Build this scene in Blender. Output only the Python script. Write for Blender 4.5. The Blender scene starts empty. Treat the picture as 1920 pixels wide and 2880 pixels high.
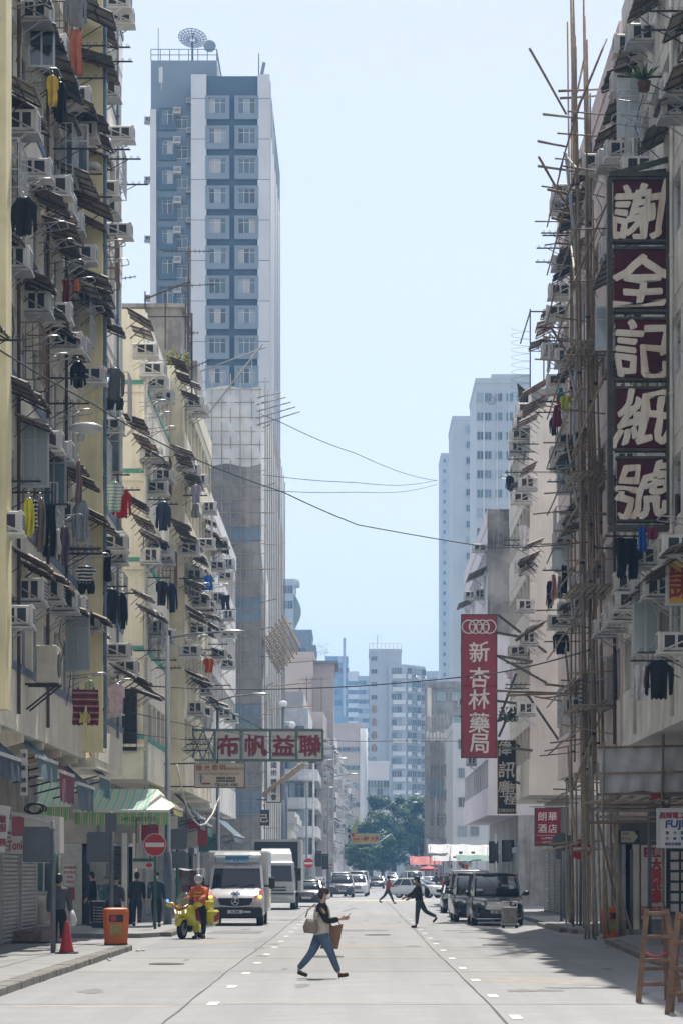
import bpy, bmesh, math, random
from mathutils import Vector, Matrix, Euler
R = random.Random(11)
SC = bpy.context.scene
COL = SC.collection
rad = math.radians
# ---------------------------------------------------------------- camera
F, U0, V0, EYE = 7900.0, 1005.0, 2453.0, 1.9        # lens in photo pixels, vanishing point of the street, eye height
cam_d = bpy.data.cameras.new('camera'); cam = bpy.data.objects.new('camera', cam_d); COL.objects.link(cam)
cam.location = (0, 0, EYE); cam.rotation_euler = (rad(90), 0, 0)
cam_d.sensor_fit = 'HORIZONTAL'; cam_d.sensor_width = 36; cam_d.lens = F / 1920 * 36
cam_d.shift_x = -(U0 - 960) / 1920; cam_d.shift_y = (V0 - 1440) / 1920
cam_d.clip_start = 0.5; cam_d.clip_end = 9000
SC.camera = cam
# ---------------------------------------------------------------- sky and sun (ahead and a little to the right)
SUN_EL, SUN_AZ = 57, 10
wd = bpy.data.worlds.new('World'); SC.world = wd; wd.use_nodes = True
wn = wd.node_tree; wn.nodes.clear()
sky = wn.nodes.new('ShaderNodeTexSky'); sky.sky_type = 'NISHITA'; sky.sun_disc = False
sky.sun_elevation = rad(SUN_EL); sky.sun_rotation = rad(SUN_AZ)
sky.air_density = 1.0; sky.dust_density = 0.3; sky.ozone_density = 1.0
veil = wn.nodes.new('ShaderNodeMix'); veil.data_type = 'RGBA'; veil.inputs[0].default_value = 0.74      # an even pale haze over the whole sky
veil.inputs[7].default_value = (3.0, 2.82, 2.85, 1)
bg = wn.nodes.new('ShaderNodeBackground'); bg.inputs[1].default_value = 0.15
wo = wn.nodes.new('ShaderNodeOutputWorld')
wn.links.new(sky.outputs[0], veil.inputs[6]); wn.links.new(veil.outputs[2], bg.inputs[0]); wn.links.new(bg.outputs[0], wo.inputs[0])
sl = bpy.data.lights.new('sun', 'SUN'); sl.energy = 3.6; sl.angle = rad(0.5); sl.color = (1, 0.94, 0.85)
sun = bpy.data.objects.new('sun', sl); COL.objects.link(sun)
_d = Vector((math.sin(rad(SUN_AZ)) * math.cos(rad(SUN_EL)), math.cos(rad(SUN_AZ)) * math.cos(rad(SUN_EL)), math.sin(rad(SUN_EL))))
sun.rotation_euler = _d.to_track_quat('Z', 'Y').to_euler(); sun.location = _d * 300
SC.view_settings.view_transform = 'Standard'; SC.view_settings.look = 'None'
SC.view_settings.exposure = 0.95; SC.view_settings.gamma = 1.0; SC.view_settings.use_curve_mapping = False
SC.render.engine = 'CYCLES'
cy = SC.cycles
cy.use_denoising = True; cy.max_bounces = 8; cy.diffuse_bounces = 6; cy.glossy_bounces = 2
cy.transmission_bounces = 3; cy.transparent_max_bounces = 10; cy.volume_bounces = 0; cy.caustics_reflective = False; cy.caustics_refractive = False
cy.sample_clamp_indirect = 4
# ---------------------------------------------------------------- helpers
def W(u, v, D): return Vector(((u - U0) * D / F, D, EYE + (V0 - v) * D / F))   # point seen at (u, v) at distance D
def DX(u, X): return F * X / (u - U0)                                           # distance at which a plane x = X is seen at u
def ZV(v, D): return EYE + (V0 - v) * D / F

class MB:
    """collects faces of one part"""
    def __init__(s): s.v = []; s.f = []; s.mi = []; s.m = 0; s.sm = []
    def add(s, vs, fs, smooth=False):
        n = len(s.v); s.v += [tuple(p) for p in vs]
        for f in fs: s.f.append([i + n for i in f]); s.mi.append(s.m); s.sm.append(smooth)
        return s
    def box(s, x0, x1, y0, y1, z0, z1):
        return s.add([(x0,y0,z0),(x1,y0,z0),(x1,y1,z0),(x0,y1,z0),(x0,y0,z1),(x1,y0,z1),(x1,y1,z1),(x0,y1,z1)],
              [(3,2,1,0),(4,5,6,7),(0,1,5,4),(1,2,6,5),(2,3,7,6),(3,0,4,7)])
    def cbox(s, c, d): return s.box(c[0]-d[0]/2, c[0]+d[0]/2, c[1]-d[1]/2, c[1]+d[1]/2, c[2]-d[2]/2, c[2]+d[2]/2)
    def bbox(s, x0, x1, y0, y1, z0, z1, b=0.02):
        """box with chamfered edges"""
        b = min(b, (x1-x0)*.45, (y1-y0)*.45, (z1-z0)*.45)
        bm = bmesh.new(); bmesh.ops.create_cube(bm, size=1)
        for v in bm.verts: v.co = ((x0+x1)/2+v.co.x*(x1-x0), (y0+y1)/2+v.co.y*(y1-y0), (z0+z1)/2+v.co.z*(z1-z0))
        bmesh.ops.bevel(bm, geom=bm.edges[:], offset=b, segments=1, affect='EDGES')
        bm.verts.index_update()
        s.add([v.co for v in bm.verts], [[v.index for v in f.verts] for f in bm.faces]); bm.free(); return s
    def bar(s, a, b, w, h=None):
        """square bar from a to b"""
        a = Vector(a); b = Vector(b); h = h or w; d = (b - a)
        if d.length < 1e-6: return s
        d.normalize(); up = Vector((0,0,1)) if abs(d.z) < .95 else Vector((0,1,0))
        x = d.cross(up).normalized() * (w/2); y = x.cross(d).normalized() * (h/2)
        return s.add([a-x-y, a+x-y, a+x+y, a-x+y, b-x-y, b+x-y, b+x+y, b-x+y],
              [(3,2,1,0),(4,5,6,7),(0,1,5,4),(1,2,6,5),(2,3,7,6),(3,0,4,7)])
    def tube(s, pts, r, n=6, smooth=True):
        """round tube along points; r a number or one per point"""
        pts = [Vector(p) for p in pts]; k = len(pts); rs = r if isinstance(r, (list, tuple)) else [r]*k
        vs = []; fs = []; prev = None
        for i, p in enumerate(pts):
            d = (pts[min(i+1,k-1)] - pts[max(i-1,0)]).normalized()
            if prev is None:
                up = Vector((0,0,1)) if abs(d.z) < .9 else Vector((0,1,0)); x = d.cross(up).normalized()
            else: x = (prev - d * prev.dot(d)).normalized()
            prev = x; y = d.cross(x)
            for j in range(n):
                t = 2*math.pi*j/n; vs.append(p + (x*math.cos(t) + y*math.sin(t)) * rs[i])
        for i in range(k-1):
            for j in range(n):
                fs.append((i*n+j, i*n+(j+1)%n, (i+1)*n+(j+1)%n, (i+1)*n+j))
        s.add(vs, fs, smooth)
        m = len(s.v) - len(vs); s.f.append([m+j for j in range(n)][::-1]); s.mi.append(s.m); s.sm.append(False)
        s.f.append([m+(k-1)*n+j for j in range(n)]); s.mi.append(s.m); s.sm.append(False)
        return s
    def cyl(s, a, b, r, n=8, r2=None): return s.tube([a, b], [r, r if r2 is None else r2], n)
    def prism(s, poly, x0, x1, ax='x'):
        """polygon of (a, b) pushed along an axis: ax x -> (y,z), y -> (x,z), z -> (x,y)"""
        def q(p, t): return (t,p[0],p[1]) if ax == 'x' else ((p[0],t,p[1]) if ax == 'y' else (p[0],p[1],t))
        n = len(poly); vs = [q(p,x0) for p in poly] + [q(p,x1) for p in poly]
        return s.add(vs, [list(range(n)), list(range(2*n-1,n-1,-1))] + [(i,i+n,(i+1)%n+n,(i+1)%n) for i in range(n)])
    def disc(s, c, r, y0, y1, n=24):
        """round plate facing -y"""
        return s.prism([(c[0]+r*math.cos(2*math.pi*i/n), c[1]+r*math.sin(2*math.pi*i/n)) for i in range(n)], y0, y1, 'y')
    def ell(s, c, r, nu=10, nv=7, rot=None):
        vs = []; fs = []; c = Vector(c)
        for i in range(nv+1):
            t = math.pi*i/nv
            for j in range(nu):
                a = 2*math.pi*j/nu; p = Vector((r[0]*math.sin(t)*math.cos(a), r[1]*math.sin(t)*math.sin(a), r[2]*math.cos(t)))
                if rot: p = rot @ p
                vs.append(c+p)
        for i in range(nv):
            for j in range(nu): fs.append((i*nu+j, (i+1)*nu+j, (i+1)*nu+(j+1)%nu, i*nu+(j+1)%nu))
        return s.add(vs, fs, True)
    def loft(s, rings, smooth=True, caps=True):
        n = len(rings[0]); vs = [p for r in rings for p in r]; fs = []
        for i in range(len(rings)-1):
            for j in range(n): fs.append((i*n+j, i*n+(j+1)%n, (i+1)*n+(j+1)%n, (i+1)*n+j))
        s.add(vs, fs, smooth)
        if caps:
            m = len(s.v)-len(vs); k = len(rings)
            s.f.append([m+j for j in range(n)][::-1]); s.mi.append(s.m); s.sm.append(False)
            s.f.append([m+(k-1)*n+j for j in range(n)]); s.mi.append(s.m); s.sm.append(False)
        return s
    def quad(s, a, b, c, d): return s.add([a,b,c,d], [(0,1,2,3)])
    def mesh(s, name):
        me = bpy.data.meshes.new(name); me.from_pydata(s.v, [], s.f)
        if s.m or any(s.mi): me.polygons.foreach_set('material_index', s.mi)
        me.polygons.foreach_set('use_smooth', s.sm); me.update(); return me

def fix(me):
    """face all normals outwards"""
    bm = bmesh.new(); bm.from_mesh(me); bmesh.ops.recalc_face_normals(bm, faces=bm.faces); bm.to_mesh(me); bm.free()

def wl(o):
    p = Vector((0,0,0))
    while o: p += o.location; o = o.parent
    return p
def put(name, me, parent=None, loc=(0,0,0), rot=None, scale=None, world=False):
    o = bpy.data.objects.new(name, me); COL.objects.link(o)
    o.parent = parent; o.location = Vector(loc) - (wl(parent) if world and parent else Vector((0,0,0)))
    if rot is not None: o.rotation_euler = rot
    if scale is not None: o.scale = scale
    return o
def ob(name, mb, mats, parent=None, loc=(0,0,0), rot=None, world=True, out=True):
    """one mesh object from a builder; by default its shape is given in world coordinates"""
    me = mb.mesh(name)
    if out: fix(me)
    for m in (mats if isinstance(mats, (list, tuple)) else [mats]): me.materials.append(m)
    return put(name, me, parent, loc, rot, None, world)
def msh(name, mb, mats, out=True):
    me = mb.mesh(name)
    if out: fix(me)
    for m in (mats if isinstance(mats, (list, tuple)) else [mats]): me.materials.append(m)
    return me
def tag(o, label, cat, group=None):
    o['label'] = label; o['category'] = cat
    if group: o['group'] = group
    return o
def thing(name, label, cat, loc=(0,0,0), rotz=0, group=None):
    o = bpy.data.objects.new(name, None); COL.objects.link(o); o.empty_display_size = .3
    o.location = loc; o.rotation_euler = (0,0,rotz); return tag(o, label, cat, group)
def struct(name, mb, mats, out=True):
    o = ob(name, mb, mats, out=out); o['kind'] = 'structure'; return o

# ---------------------------------------------------------------- materials
MT = {}
def mat(name, col=(.5,.5,.5), rough=.75, var=.12, scale=2.0, streak=0.0, dirt=(.12,.11,.10), metal=0.0, bump=0.0, fine=0.0, spec=.4, emit=0, alpha=1, coat=0, loc=False):
    """paint or stone with blotches, rain streaks and a fine grain"""
    if name in MT: return MT[name]
    m = bpy.data.materials.new(name); m.use_nodes = True; nt = m.node_tree; N = nt.nodes; L = nt.links
    b = N['Principled BSDF']; b.inputs['Roughness'].default_value = rough; b.inputs['Metallic'].default_value = metal
    b.inputs['Specular IOR Level'].default_value = spec
    if coat: b.inputs['Coat Weight'].default_value = coat; b.inputs['Coat Roughness'].default_value = .05
    if alpha < 1: b.inputs['Alpha'].default_value = alpha
    if emit: b.inputs['Emission Color'].default_value = (*col,1); b.inputs['Emission Strength'].default_value = emit
    b.inputs['Base Color'].default_value = (*col,1)
    src = None
    if var or streak or fine:
        if loc: g = N.new('ShaderNodeTexCoord').outputs['Object']
        else: g = N.new('ShaderNodeNewGeometry').outputs['Position']
        def noise(sc, vec=None, det=4, ro=.6):
            t = N.new('ShaderNodeTexNoise'); t.inputs['Scale'].default_value = sc; t.inputs['Detail'].default_value = det; t.inputs['Roughness'].default_value = ro
            L.new(vec or g, t.inputs['Vector']); return t.outputs['Fac']
        def mix(a, bcol, fac, blend='MIX'):
            x = N.new('ShaderNodeMix'); x.data_type = 'RGBA'; x.blend_type = blend
            if isinstance(a, tuple): x.inputs[6].default_value = (*a,1)
            else: L.new(a, x.inputs[6])
            if isinstance(bcol, tuple): x.inputs[7].default_value = (*bcol,1)
            else: L.new(bcol, x.inputs[7])
            L.new(fac, x.inputs[0]); return x.outputs[2]
        def ramp(f, a, bb, lo=0., hi=1.):
            r = N.new('ShaderNodeMapRange'); r.inputs[1].default_value = a; r.inputs[2].default_value = bb; r.inputs[3].default_value = lo; r.inputs[4].default_value = hi
            L.new(f, r.inputs[0]); return r.outputs[0]
        c = col
        if var:
            n1 = noise(scale)
            c = mix(tuple(x*(1-var*1.6) for x in col), tuple(min(1,x*(1+var)) for x in col), ramp(n1,.3,.7))
        if fine:
            n2 = noise(scale*14, det=2); c = mix(c, tuple(x*.55 for x in col), ramp(n2,.45,.75,0,fine))
        if streak:
            mp = N.new('ShaderNodeMapping'); mp.inputs['Scale'].default_value = (5,5,.25); L.new(g, mp.inputs['Vector'])
            n3 = noise(1.0, mp.outputs[0], 5, .65); c = mix(c, dirt, ramp(n3,.5,.78,0,streak))
            n4 = noise(.55, None, 5, .7); c = mix(c, dirt, ramp(n4,.55,.8,0,streak*.9))
        if not isinstance(c, tuple): L.new(c, b.inputs['Base Color'])
        if var: L.new(ramp(n1,.2,.8,max(0,rough-.1),min(1,rough+.1)), b.inputs['Roughness'])
        if bump:
            bp = N.new('ShaderNodeBump'); bp.inputs['Strength'].default_value = bump; bp.inputs['Distance'].default_value = .03
            L.new(noise(scale*6), bp.inputs['Height']); L.new(bp.outputs[0], b.inputs['Normal'])
    MT[name] = m; return m
def stripes(name, cols, axis=1, width=.12, rough=.8):
    """woven stripes along an axis of the object"""
    m = bpy.data.materials.new(name); m.use_nodes = True; nt = m.node_tree; N = nt.nodes; L = nt.links; b = N['Principled BSDF']; b.inputs['Roughness'].default_value = rough
    tc = N.new('ShaderNodeTexCoord'); sp = N.new('ShaderNodeSeparateXYZ'); L.new(tc.outputs['Object'], sp.inputs[0])
    a = N.new('ShaderNodeMath'); a.operation = 'DIVIDE'; L.new(sp.outputs[axis], a.inputs[0]); a.inputs[1].default_value = width
    f = N.new('ShaderNodeMath'); f.operation = 'FRACT'; L.new(a.outputs[0], f.inputs[0])
    r = N.new('ShaderNodeValToRGB'); r.color_ramp.interpolation = 'CONSTANT'; L.new(f.outputs[0], r.inputs[0])
    e = r.color_ramp.elements
    for i, (p, c) in enumerate(cols):
        x = e[i] if i < 2 else e.new(p); x.position = p; x.color = (*c,1)
    L.new(r.outputs[0], b.inputs['Base Color']); MT[name] = m; return m
def glass(name, col, rough=.06, spec=.8, metal=0.0):
    """window pane: dark room behind, sky in the reflection"""
    m = mat(name, col, rough, 0, metal=metal, spec=spec); b = m.node_tree.nodes['Principled BSDF']; b.inputs['Coat Weight'].default_value = .6; b.inputs['Coat Roughness'].default_value = .04; return m
# ---------------------------------------------------------------- lettering
def letters(text, size, mats=None, bold=0.0, ext=.004, shear=0, sx=1.0, warp=0.0):
    """mesh of a line of text, centred, in the x-z plane facing -y"""
    cu = bpy.data.curves.new('lettering', 'FONT'); cu.body = text; cu.size = size; cu.align_x = 'CENTER'; cu.align_y = 'CENTER'
    cu.extrude = ext; cu.resolution_u = 3; cu.shear = shear
    o = bpy.data.objects.new('lettering', cu); me = bpy.data.meshes.new_from_object(o)
    bpy.data.objects.remove(o); bpy.data.curves.remove(cu)
    vs = me.vertices
    if len(vs):
        xs = [v.co.x for v in vs]; ys = [v.co.y for v in vs]; cx = (min(xs)+max(xs))/2; cyy = (min(ys)+max(ys))/2
        for v in vs: v.co = ((v.co.x-cx)*sx, -v.co.z, v.co.y-cyy)
    if warp:      # the uneven hand of a brush
        p = R.uniform(0, 6); sz = size
        for v in vs: x, z = v.co.x/sz, v.co.z/sz; v.co.x += sz*warp*(math.sin(6*z+p)+.6*math.sin(13*z+9*x+p)); v.co.z += sz*warp*(1.2*math.sin(4.5*x+p*2)+.5*math.sin(15*x-7*z))+sz*warp*1.6*x
    if bold:      # heavier strokes: the outline again, shifted a little each way
        bm = bmesh.new(); bm.from_mesh(me); src = bm.verts[:]+bm.edges[:]+bm.faces[:]
        for i, (a, b) in enumerate(((1,0),(-1,0),(0,1),(0,-1),(.7,.7),(-.7,-.7),(.7,-.7),(-.7,.7))):
            d = bmesh.ops.duplicate(bm, geom=src)
            for v in d['geom']:
                if isinstance(v, bmesh.types.BMVert): v.co += Vector((a*bold, .0006*(i+1), b*bold))
        bm.to_mesh(me); bm.free()
    if mats:
        me.materials.clear(); me.materials.append(mats)
    return me
# ---------------------------------------------------------------- ground, road, pavements
m_road = mat('road_concrete', (.275,.277,.28), .82, .10, .35, streak=.0, fine=.25, bump=.05)
m_pave = mat('pavement_slab', (.26,.263,.262), .85, .14, .8, fine=.3)
m_kerb = mat('kerb_concrete', (.20,.19,.17), .9, .25, 3, fine=.4, bump=.2)
m_tar = mat('joint_tar', (.05,.05,.05), .8, .2, 4)
m_mark = mat('road_marking', (.58,.58,.56), .7, .12, 6, fine=.3)
m_yel = mat('yellow_marking', (.60,.47,.10), .7, .2, 5, fine=.4)
m_patch = mat('road_patch', (.19,.19,.19), .85, .35, 9, fine=.7)
m_far = mat('asphalt', (.16,.16,.16), .85, .15, .3, fine=.2)
road = struct('road', MB().box(-400, 400, -10, 2000, -.3, 0), m_road)
ms_ = [mat('slab_concrete_%d' % i, c, .82, .10, .9, streak=0, fine=.45, bump=.05) for i, c in enumerate([(.272,.276,.28),(.25,.254,.258),(.286,.288,.288),(.262,.264,.264)])]
for m_ in ms_+[m_road]:       # tyre wear along the lanes
    nt = m_.node_tree; b_ = nt.nodes['Principled BSDF']; src = b_.inputs['Base Color'].links[0].from_socket
    g_ = nt.nodes.new('ShaderNodeNewGeometry'); mp_ = nt.nodes.new('ShaderNodeMapping'); mp_.inputs['Scale'].default_value = (1.6,.045,1); nz_ = nt.nodes.new('ShaderNodeTexNoise'); nz_.inputs['Detail'].default_value = 6; nz_.inputs['Scale'].default_value = 1
    rg_ = nt.nodes.new('ShaderNodeMapRange'); rg_.inputs[1].default_value = .42; rg_.inputs[2].default_value = .72; rg_.inputs[4].default_value = .42; mx_ = nt.nodes.new('ShaderNodeMix'); mx_.data_type = 'RGBA'; mx_.inputs[7].default_value = (.165,.168,.172,1)
    nt.links.new(g_.outputs['Position'], mp_.inputs[0]); nt.links.new(mp_.outputs[0], nz_.inputs['Vector']); nt.links.new(nz_.outputs['Fac'], rg_.inputs[0]); nt.links.new(rg_.outputs[0], mx_.inputs[0]); nt.links.new(src, mx_.inputs[6]); nt.links.new(mx_.outputs[2], b_.inputs['Base Color'])
YJ = [20, 30, 40.2, 53.2, 61.5, 70.4, 80.3, 91.0, 104, 121, 140, 160, 180]
for ya, yb in zip(YJ, YJ[1:]):
    for xa, xb in ((-5.4,-2.45),(-2.45,1.86),(1.86,6.05)): ob('road_slab', MB().box(xa+.012, xb-.012, ya+.015, yb-.015, -.05, .003), R.choice(ms_), road)
def sheet(name, x0, x1, y0, y1, z, m, parent=None):
    return ob(name, MB().box(x0, x1, y0, y1, z-.003, z), m, parent)
def wavy(name, pts, w, z, m, parent):
    mb = MB(); vs = []; fs = []
    for i, (x, y) in enumerate(pts):
        d = Vector(pts[min(i+1,len(pts)-1)]) - Vector(pts[max(i-1,0)]); n = Vector((-d.y, d.x)).normalized() * w * R.uniform(.5,1.2)
        vs += [(x-n.x, y-n.y, z), (x+n.x, y+n.y, z)]
    for i in range(len(pts)-1): fs.append((2*i, 2*i+1, 2*i+3, 2*i+2))
    return ob(name, mb.add(vs, fs), m, parent, out=False)
for X in (-2.45, 1.86):          # long joints of the slabs
    wavy('expansion_joint', [(X + .022*math.sin(y*.13+X) + R.uniform(-.012,.012), y) for y in range(20, 190, 2)], .016, .006, m_tar, road)
for y in (40.2, 53.2, 61.5, 70.4, 80.3, 91.0, 104, 121, 140, 160):
    wavy('expansion_joint', [(x, y + R.uniform(-.05,.05)) for x in range(-6, 8)], .022, .006, m_tar, road)
for i, (x, y, L) in enumerate([(-3.4,52.6,3.2),(-3.1,53.9,2.6),(2.9,75,1.6),(3.8,57,1.2),(-4.2,66,1.5),(.3,58,.5),(1.2,47,.4)]):
    wavy('crack', [(x + L*j/8, y + R.uniform(-.1,.1)) for j in range(9)], .016, .007, m_tar, road)
for y in (188, 183):
    wavy('crack', [(-.6+.15*j-.02*(190-y), 133+j*3.5+.2*(188-y)) for j in range(5)], .03, .007, m_tar, road)
for (x0, x1, y0, y1) in [(2.35,3.3,44.3,45.2),(3.1,4.3,45.6,46.2),(3.2,4.5,87.0,88.2),(3.4,5.0,79.5,80.2),(2.7,3.9,90,90.8),(-4.6,-3.0,86,90),(-.6,1.0,89.5,92)]:
    mb = MB(); n = 9
    top = [(x0+(x1-x0)*i/n+R.uniform(-.05,.05), y1+R.uniform(-.25,.15)) for i in range(n+1)]; bot = [(x0+(x1-x0)*i/n+R.uniform(-.05,.05), y0+R.uniform(-.15,.25)) for i in range(n+1)]
    mb.add([(*p,.008) for p in bot+top], [(i,i+1,n+2+i,n+1+i) for i in range(n)])
    ob('tar_patch', mb, m_patch, road, out=False)
m_iron = mat('cast_iron', (.07,.068,.065), .6, .2, 9, metal=.4)
for (x, y, r) in [(-.7,62.5,.33),(3.6,72.5,.33),(.6,84,.33),(-3.9,57.5,.3)]:
    mh = ob('manhole_cover', MB().prism([(x+r*math.cos(i*.262),y+r*math.sin(i*.262)) for i in range(24)], -.02, .012, 'z'), m_iron, road)
    ob('manhole_rim', MB().tube([(x+(r+.05)*math.cos(i*.262),y+(r+.05)*math.sin(i*.262),.008) for i in range(25)], .02, 4), m_kerb, road)
m_stain2 = mat('oil_stain', (.15,.145,.14), .7, .3, 5, fine=.5); m_tan = mat('old_patch', (.30,.275,.245), .85, .2, 3, fine=.4)
def blotch(x, y, rx, ry, m, z):
    n = 18; ph = R.uniform(0,6); ob('road_stain', MB().add([(x+rx*(1+.25*math.sin(3*i*.349+ph)+R.uniform(-.12,.12))*math.cos(i*.349), y+ry*(1+.25*math.sin(2*i*.349+ph)+R.uniform(-.12,.12))*math.sin(i*.349), z) for i in range(n)], [list(range(n))]), m, road, out=False)
for i in range(26): blotch(R.uniform(-5,6), R.uniform(36,110), R.uniform(.06,.22), R.uniform(.2,1.2), m_stain2, .0045+.0001*i)
for (x, y, rx, ry) in [(-3.6,39.6,1.4,.35),(-1,40.7,1.6,.25),(3.2,49,1.0,1.4),(-.4,71,1.3,1.6),(-3.8,76,1.0,1.8),(.2,98,1.6,2.5)]: blotch(x, y, rx, ry, m_tan, .0042)
dash = msh('lane_mark', MB().box(-.075,.075,-.5,.5,.006,.010), m_mark)
for k in range(16): put('lane_mark', dash, road, (-2.07-.001*k, 40.3+6*k, 0))
for k in range(16): put('lane_mark', dash, road, (2.06, 30.4+6.2*k, 0))
for j in range(7): put('box_junction_mark', msh('box_junction_mark', MB().box(-.3,.3,-2.2,2.2,.004,.008), m_yel if j % 3 != 1 else m_mark), road, (-.4+j*.75, 186, 0), (0,0,rad(-38)))
# pavements with kerb stones
def pavement(name, poly, mname=m_pave):
    return struct(name, MB().prism(poly, -.2, .13, 'z'), mname)
KL, KR = -5.6, 6.45
pl1 = pavement('pavement_left_near', [(-30,5),(KL-.16,5),(KL-.16,67.6),(KL-.5,68.6),(KL-1.4,69.2),(-30,69.2)])
pl2 = pavement('pavement_left_far', [(-30,80.5),(KL-.6,80.5),(KL-.16,82),(KL-.16,188),(-30,188)])
pr1 = pavement('pavement_right_near', [(30,5),(KR-.35,5),(KR-.35,60),(KR+.16,74.5),(KR+.6,76),(30,76)])
pr2 = pavement('pavement_right_far', [(30,84.5),(KR+.9,84.5),(KR+.3,86),(KR+.16,90),(KR+.16,185),(30,185)])
pl3 = pavement('pavement_left_beyond', [(-40,212),(-5.6,212),(-2.6,330),(2.2,640),(-40,640)])
pr3 = pavement('pavement_right_beyond', [(40,214),(7.2,214),(10.5,420),(40,420)])
kb = MB().bbox(-.16,.16,-.44,.44,-.1,.135,.02); kme = msh('kerb_stone', kb, m_kerb)
for k in range(52):
    y = 22.5+.9*k
    if y < 68: put('kerb_stone', kme, pl1, (KL+R.uniform(-.01,.01), y, R.uniform(-.01,.006)), (0,0,R.uniform(-.01,.01)))
for k in range(6):
    t = rad(15*k+8); put('kerb_stone', kme, pl1, (KL-1.25+1.25*math.cos(t), 67.7+1.25*math.sin(t), 0), (0,0,t), (1,.42,1))
for k in range(60):
    y = 23+.9*k
    x = KR-.2 if y < 60 else KR-.2+.5*(y-60)/15
    if y < 75: put('kerb_stone', kme, pr1, (x+R.uniform(-.01,.01), y, R.uniform(-.01,.006)), (0,0,-.03 if y > 60 else 0))
for k in range(4):
    t = rad(160-22*k); put('kerb_stone', kme, pr1, (KR+1.3+1.0*math.cos(t), 75+1.0*math.sin(t), 0), (0,0,t), (1,.42,1))
for k in range(14): put('kerb_stone', kme, pr2, (KR+.02+(.25 if k < 2 else 0), 86.5+.9*k, 0))
for k in range(24): put('kerb_stone', kme, pl2, (KL, 82.6+.9*k, 0))
# paving joints near the camera
for k in range(14): wavy('paving_joint', [(KL-.2-x*.6, 46+1.7*k+R.uniform(-.02,.02)) for x in range(7)], .012, .134, m_tar, pl1)
for k in range(3): wavy('paving_joint', [(KL-1.0-1.1*k, 40+y*2) for y in range(15)], .012, .134, m_tar, pl1)
for k in range(3): wavy('paving_joint', [(KR+.9+.9*k, 40+y*2) for y in range(18)], .012, .134, m_tar, pr1)
# ---------------------------------------------------------------- kit of facade pieces (street front faces local -y)
m_ylw = mat('yellow_paint', (.84,.77,.47), .85, .10, .7, streak=.35, dirt=(.23,.21,.15))
m_ylw2 = mat('pale_yellow_paint', (.80,.75,.56), .85, .12, .8, streak=.5, dirt=(.18,.165,.13))
m_cream = mat('cream_paint', (.84,.79,.65), .85, .10, .8, streak=.4, dirt=(.22,.20,.16))
m_white = mat('old_white_paint', (.80,.79,.75), .85, .15, .9, streak=.55, dirt=(.17,.165,.15))
m_grey = mat('stained_concrete', (.36,.35,.335), .9, .25, .9, streak=.7, dirt=(.08,.08,.08))
m_pink = mat('faded_pink_paint', (.68,.58,.565), .85, .12, .8, streak=.4, dirt=(.2,.17,.16))
m_dark = mat('dark_room', (.02,.022,.025), .8, 0)
m_acw = mat('air_conditioner_casing', (.64,.635,.61), .5, .12, 3, streak=.35, dirt=(.25,.22,.17), loc=True)
m_acg = mat('air_conditioner_vent', (.035,.037,.04), .5, .1, 5)
m_steel = mat('galvanised_steel', (.42,.43,.44), .42, .15, 5, metal=.6)
m_rust = mat('rusty_iron', (.10,.07,.055), .8, .35, 4)
m_black = mat('black_iron', (.03,.03,.032), .6, .1, 4)
m_blueprt = mat('blue_grey_paint', (.15,.20,.29), .6, .15, 2)
m_alu = mat('aluminium_frame', (.42,.44,.46), .4, .1, 4, metal=.4)
m_brownfr = mat('brown_window_frame', (.09,.08,.075), .5, .1, 4)
m_sheet1 = mat('dark_corrugated_sheet', (.20,.185,.16), .8, .4, 2.2, streak=.5, dirt=(.03,.028,.025))
m_sheet2 = mat('grey_corrugated_sheet', (.42,.395,.36), .8, .25, 1.8, streak=.5, dirt=(.10,.085,.07))
m_sheet3 = mat('green_corrugated_sheet', (.10,.125,.11), .75, .3, 2, streak=.4, dirt=(.03,.03,.03))
m_sheet4 = mat('brown_corrugated_sheet', (.27,.215,.165), .8, .35, 2.0, streak=.5, dirt=(.07,.055,.045))
m_teal = mat('teal_band_paint', (.10,.34,.28), .7, .12, 2, streak=.2)
m_pipe = mat('blue_drainpipe', (.17,.24,.33), .5, .2, 2, streak=.3)
m_pipew = mat('white_drainpipe', (.58,.57,.52), .55, .15, 2, streak=.3)
m_wire = mat('black_cable', (.02,.02,.02), .7, 0)
GL = [glass('window_glass_dark', (.03,.04,.05)), glass('window_glass_blue', (.10,.15,.18)), glass('window_glass_pale', (.30,.36,.38), .15), glass('window_curtain', (.42,.41,.38), .3), glass('window_glass_green', (.06,.12,.11))]
_wc = {}
def window(parent, x, y, z, rz, w, h, n=3, fm=None, pane_bias=None, transom=True, name='window'):
    """frame with n lights; every pane is a piece of its own"""
    fm = fm or m_alu; key = (w, h, n, fm.name, transom)
    if key not in _wc:
        f = MB(); t = .05; zt = h*.72 if transom else h
        f.box(-w/2,w/2,-.04,.03,0,t).box(-w/2,w/2,-.04,.03,h-t,h)
        for i in range(n+1):
            xx = -w/2 + (w-t)*i/n; f.box(xx,xx+t,-.038,.028,t,h-t)
        if transom: f.box(-w/2,w/2,-.035,.025,zt-.02,zt+.02)
        pw = (w-t)/n - .01; pm = {}
        for g in GL: pm[g.name] = msh('pane', MB().box(-pw/2,pw/2,-.006,.006,.01,h-.02), g)
        _wc[key] = (msh('window', f, fm), pm, pw)
    fme, pm, pw = _wc[key]
    o = put(name, fme, parent, (x,y,z), (0,0,rz), None, True)
    for i in range(n):
        g = GL[R.choice(pane_bias or (0,0,0,1,1,2,3,4))]
        put('pane', pm[g.name], o, (-w/2+.025+(w-.05)*(i+.5)/n, .002+.003*(i%2), 0))
    return o
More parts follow.
